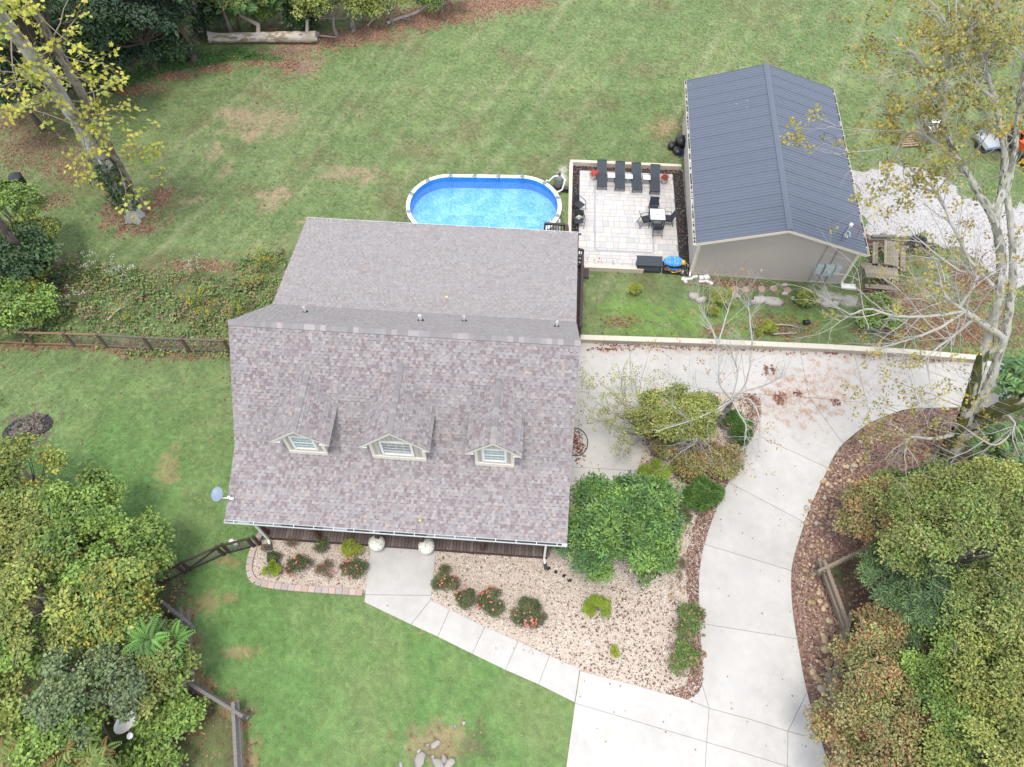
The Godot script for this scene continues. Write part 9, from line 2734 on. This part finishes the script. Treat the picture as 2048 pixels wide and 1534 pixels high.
func build_scatter() -> void:
	# grass tufts over every open lawn
	var g := RandomNumberGenerator.new()
	g.seed = 31
	var mb := MB.new()
	for i in 7:
		var a := g.randf() * TAU
		var d := Vector3(cos(a), g.randf_range(0.5, 1.2), sin(a)).normalized()
		var s := Vector3(-sin(a), 0, cos(a)) * 0.012
		var o := Vector3(g.randf_range(-0.06, 0.06), 0, g.randf_range(-0.06, 0.06))
		var l := g.randf_range(0.05, 0.09)
		mb.tri(o - s, o + s, o + d * l, (Vector3.UP * 2 + Vector3(cos(a), 0, sin(a))).normalized(), Color.WHITE)
	var xf := []
	var cols := PackedColorArray()
	for j in range(0, GH):
		for i in range(0, GW):
			var c := j * GW + i
			var z := GZ0 + j * GS
			var x := GX0 + i * GS
			if greg[c] == 1 or z > 0 or z < -63 or absf(x) > 23 - z * 0.4:
				continue
			var n := gden[c] * (4.2 if z > -28 else 3.0 if z > -42 else 2.0)
			for k in int(n) + (1 if rng.randf() < n - int(n) else 0):
				xf.append(Transform3D(Basis(Vector3.UP, R(0, TAU)).scaled(Vector3(1, R(0.5, 1.1), 1) * R(0.8, 1.35)), Vector3(x + R(0, GS), -0.025, z + R(0, GS))))
				var q := gcol[c] * R(0.86, 1.24)
				q.a = 1
				cols.append(q)
	mm("lawn_grass", mb.mesh(M.vc), xf, cols)
	print("tufts ", xf.size())
	# fallen leaves
	mb = MB.new()
	leaf(mb, Vector3(-0.5, 0, 0), Vector3.RIGHT, Vector3.UP, 1.0, 0.75, 0.3)
	var lm := mb.mesh(M.vc)
	xf = []
	cols = PackedColorArray()
	var pal := [Color(0.29, 0.17, 0.11), Color(0.22, 0.12, 0.08), Color(0.36, 0.23, 0.155), Color(0.17, 0.09, 0.065), Color(0.36, 0.18, 0.09)]
	for j in GH:
		for i in GW:
			var c := j * GW + i
			var z := GZ0 + j * GS
			var x := GX0 + i * GS
			if greg[c] == 1 or z > 0 or z < -63 or absf(x) > 23 - z * 0.4:
				continue
			var n := glit[c] * 2.2
			for k in int(n) + (1 if rng.randf() < n - int(n) else 0):
				xf.append(Transform3D(facing((Vector3.UP + rdir() * 0.5).normalized(), R(0, TAU), R(0.07, 0.16)), Vector3(x + R(0, GS), R(0.015, 0.05), z + R(0, GS))))
				cols.append(shade(pick(pal), 0.8, 1.2))
	var lay := func(p: Vector2, y: float, s0: float, s1: float, pl: Array) -> void:
		xf.append(Transform3D(facing((Vector3.UP + rdir() * 0.5).normalized(), R(0, TAU), R(s0, s1)), Vector3(p.x, y + R(0.01, 0.03), p.y)))
		cols.append(shade(pick(pl), 0.8, 1.2))
	var dry := [Color(0.2, 0.075, 0.05), Color(0.28, 0.12, 0.08), Color(0.15, 0.06, 0.045), Color(0.33, 0.16, 0.11)]
	# drifted against the wall, in heaps on the concrete, and thin everywhere
	scatter(PackedVector2Array([Vector2(4.26, -21.56), Vector2(14.10, -21.09), Vector2(14.05, -20.84), Vector2(9.88, -20.96), Vector2(4.38, -21.28)]), 95, func(p: Vector2) -> void: lay.call(p, 0.06, 0.06, 0.13, dry))
	scatter(PackedVector2Array([Vector2(4.25, -21.34), Vector2(14.07, -20.90), Vector2(14.02, -20.65), Vector2(4.36, -21.03)]), 14, func(p: Vector2) -> void: lay.call(p, 0.06, 0.06, 0.13, dry))
	scatter(PackedVector2Array([Vector2(14.08, -20.96), Vector2(24.12, -20.34), Vector2(24.00, -19.97), Vector2(14.03, -20.71)]), 20, func(p: Vector2) -> void: lay.call(p, 0.06, 0.06, 0.13, dry))
	for q in [[13.53, -18.07, 0.35, 0.41, 130], [14.48, -18.36, 0.25, 0.20, 45], [16.26, -17.84, 0.28, 0.23, 45], [16.77, -20.90, 0.47, 0.19, 130], [18.89, -20.77, 0.84, 0.19, 120], [21.79, -20.40, 1.56, 0.19, 170], [13.12, -19.73, 0.13, 0.36, 40], [13.47, -19.79, 0.13, 0.30, 40], [12.03, -18.15, 0.51, 0.29, 50], [3.12, -15.63, 0.39, 0.76, 190], [3.29, -15.09, 0.34, 0.80, 60], [5.02, -21.03, 1.31, 0.13, 80]]:
		for i in q[4]:
			var an := R(0, TAU)
			var r := R(0, 1)
			lay.call(Vector2(q[0] + cos(an) * r * q[2], q[1] + sin(an) * r * q[3]), 0.06, 0.06, 0.13, dry)
	scatter(driveway(), 0.9, func(p: Vector2) -> void: lay.call(p, 0.055, 0.04, 0.09, dry))
	scatter(PackedVector2Array([Vector2(3.19, -18.30), Vector2(6.96, -18.01), Vector2(5.63, -12.65), Vector2(2.71, -12.65)]), 2.0, func(p: Vector2) -> void: lay.call(p, 0.055, 0.04, 0.09, dry))
	scatter(PackedVector2Array([Vector2(12.04, -21.34), Vector2(19.79, -20.71), Vector2(16.65, -16.31), Vector2(11.82, -16.87)]), 1.4, func(p: Vector2) -> void: lay.call(p, 0.055, 0.05, 0.1, dry))
	scatter(walk(), 0.3, func(p: Vector2) -> void: lay.call(p, 0.065, 0.04, 0.08, dry))
	# brown bits on the pebbles, thicker to the right
	var bed := PackedVector2Array([Vector2(-3.41, -10.38), Vector2(-3.52, -8.04), Vector2(2.82, -5.21), Vector2(7.04, -4.11), Vector2(7.74, -4.78), Vector2(7.97, -7.19), Vector2(7.79, -10.26), Vector2(8.78, -12.65), Vector2(11.15, -15.77), Vector2(12.01, -18.01), Vector2(7.72, -18.01), Vector2(6.33, -13.91), Vector2(5.55, -12.53), Vector2(2.44, -11.67)])
	scatter(bed, 8, func(p: Vector2) -> void: lay.call(p, 0.035, 0.05, 0.11, [Color(0.15, 0.075, 0.055), Color(0.2, 0.1, 0.07), Color(0.1, 0.055, 0.045)]))
	scatter(PackedVector2Array([Vector2(2.30, -7.82), Vector2(4.74, -8.69), Vector2(7.52, -8.04), Vector2(7.51, -4.59), Vector2(5.87, -4.59), Vector2(2.83, -5.36)]), 22, func(p: Vector2) -> void: lay.call(p, 0.035, 0.06, 0.12, [Color(0.15, 0.07, 0.055), Color(0.19, 0.09, 0.07), Color(0.1, 0.055, 0.05)]))
	scatter(PackedVector2Array([Vector2(-0.51, -6.16), Vector2(2.82, -5.21), Vector2(7.13, -4.02), Vector2(6.49, -4.59), Vector2(2.94, -5.46), Vector2(-0.08, -6.36)]), 40, func(p: Vector2) -> void: lay.call(p, 0.035, 0.05, 0.11, dry))
	scatter(PackedVector2Array([Vector2(6.96, -18.01), Vector2(12.01, -18.01), Vector2(9.79, -13.15), Vector2(8.07, -10.73), Vector2(5.50, -12.53)]), 40, func(p: Vector2) -> void: lay.call(p, 0.035, 0.06, 0.12, [Color(0.2, 0.08, 0.06), Color(0.28, 0.14, 0.1), Color(0.13, 0.06, 0.05)]))
	scatter(PackedVector2Array([Vector2(-3.36, -10.45), Vector2(1.93, -10.12), Vector2(1.93, -9.89), Vector2(-3.35, -10.17)]), 10, func(p: Vector2) -> void: lay.call(p, 0.04, 0.06, 0.13, dry))
	scatter(PackedVector2Array([Vector2(-11.41, -10.61), Vector2(-6.52, -10.38), Vector2(-6.31, -8.36), Vector2(-11.31, -8.80)]), 3, func(p: Vector2) -> void: lay.call(p, 0.035, 0.06, 0.13, [Color(0.25, 0.1, 0.06), Color(0.2, 0.09, 0.06)]))
	scatter(lot(), 2.2, func(p: Vector2) -> void: lay.call(p, 0.02, 0.05, 0.12, [Color(0.25, 0.14, 0.1), Color(0.3, 0.18, 0.13), Color(0.2, 0.1, 0.08)]))
	scatter(PackedVector2Array([Vector2(20.68, -29.02), Vector2(27.72, -27.88), Vector2(26.59, -22.96), Vector2(23.62, -22.96), Vector2(20.00, -25.70)]), 22, func(p: Vector2) -> void: lay.call(p, 0.02, 0.07, 0.14, dry))
	scatter(PackedVector2Array([Vector2(4.02, -27.33), Vector2(8.66, -26.78), Vector2(8.62, -26.41), Vector2(3.97, -26.41)]), 7, func(p: Vector2) -> void: lay.call(p, 0.06, 0.06, 0.12, [Color(0.5, 0.26, 0.17), Color(0.36, 0.16, 0.1)]))
	scatter(mulch(), 26, func(p: Vector2) -> void: lay.call(p, 0.04, 0.07, 0.14, [Color(0.28, 0.13, 0.09), Color(0.35, 0.19, 0.14), Color(0.2, 0.09, 0.07)]))
	# grass and weeds creeping over the lot's broken edge
	var edge := lot()
	var tx := []
	var tc := PackedColorArray()
	for i in edge.size():
		var a := edge[i]
		var b := edge[(i + 1) % edge.size()]
		for k in int(a.distance_to(b) * 26):
			var p := a.lerp(b, rng.randf()) + Vector2(R(-1, 1), R(-1, 1)) * R(0.1, 0.8)
			tx.append(Transform3D(facing((Vector3.UP + rdir() * 0.3).normalized(), R(0, TAU), R(0.2, 0.6)), Vector3(p.x, R(0.01, 0.06), p.y)))
			tc.append(shade(pick([Color(0.16, 0.23, 0.08), Color(0.22, 0.26, 0.1), Color(0.27, 0.24, 0.14), Color(0.3, 0.2, 0.13)]), 0.8, 1.2))
	mm("edge_weeds", S.twiggy.mesh, tx, tc)
	mm("fallen_leaves", lm, xf, cols)
	print("leaves ", xf.size())
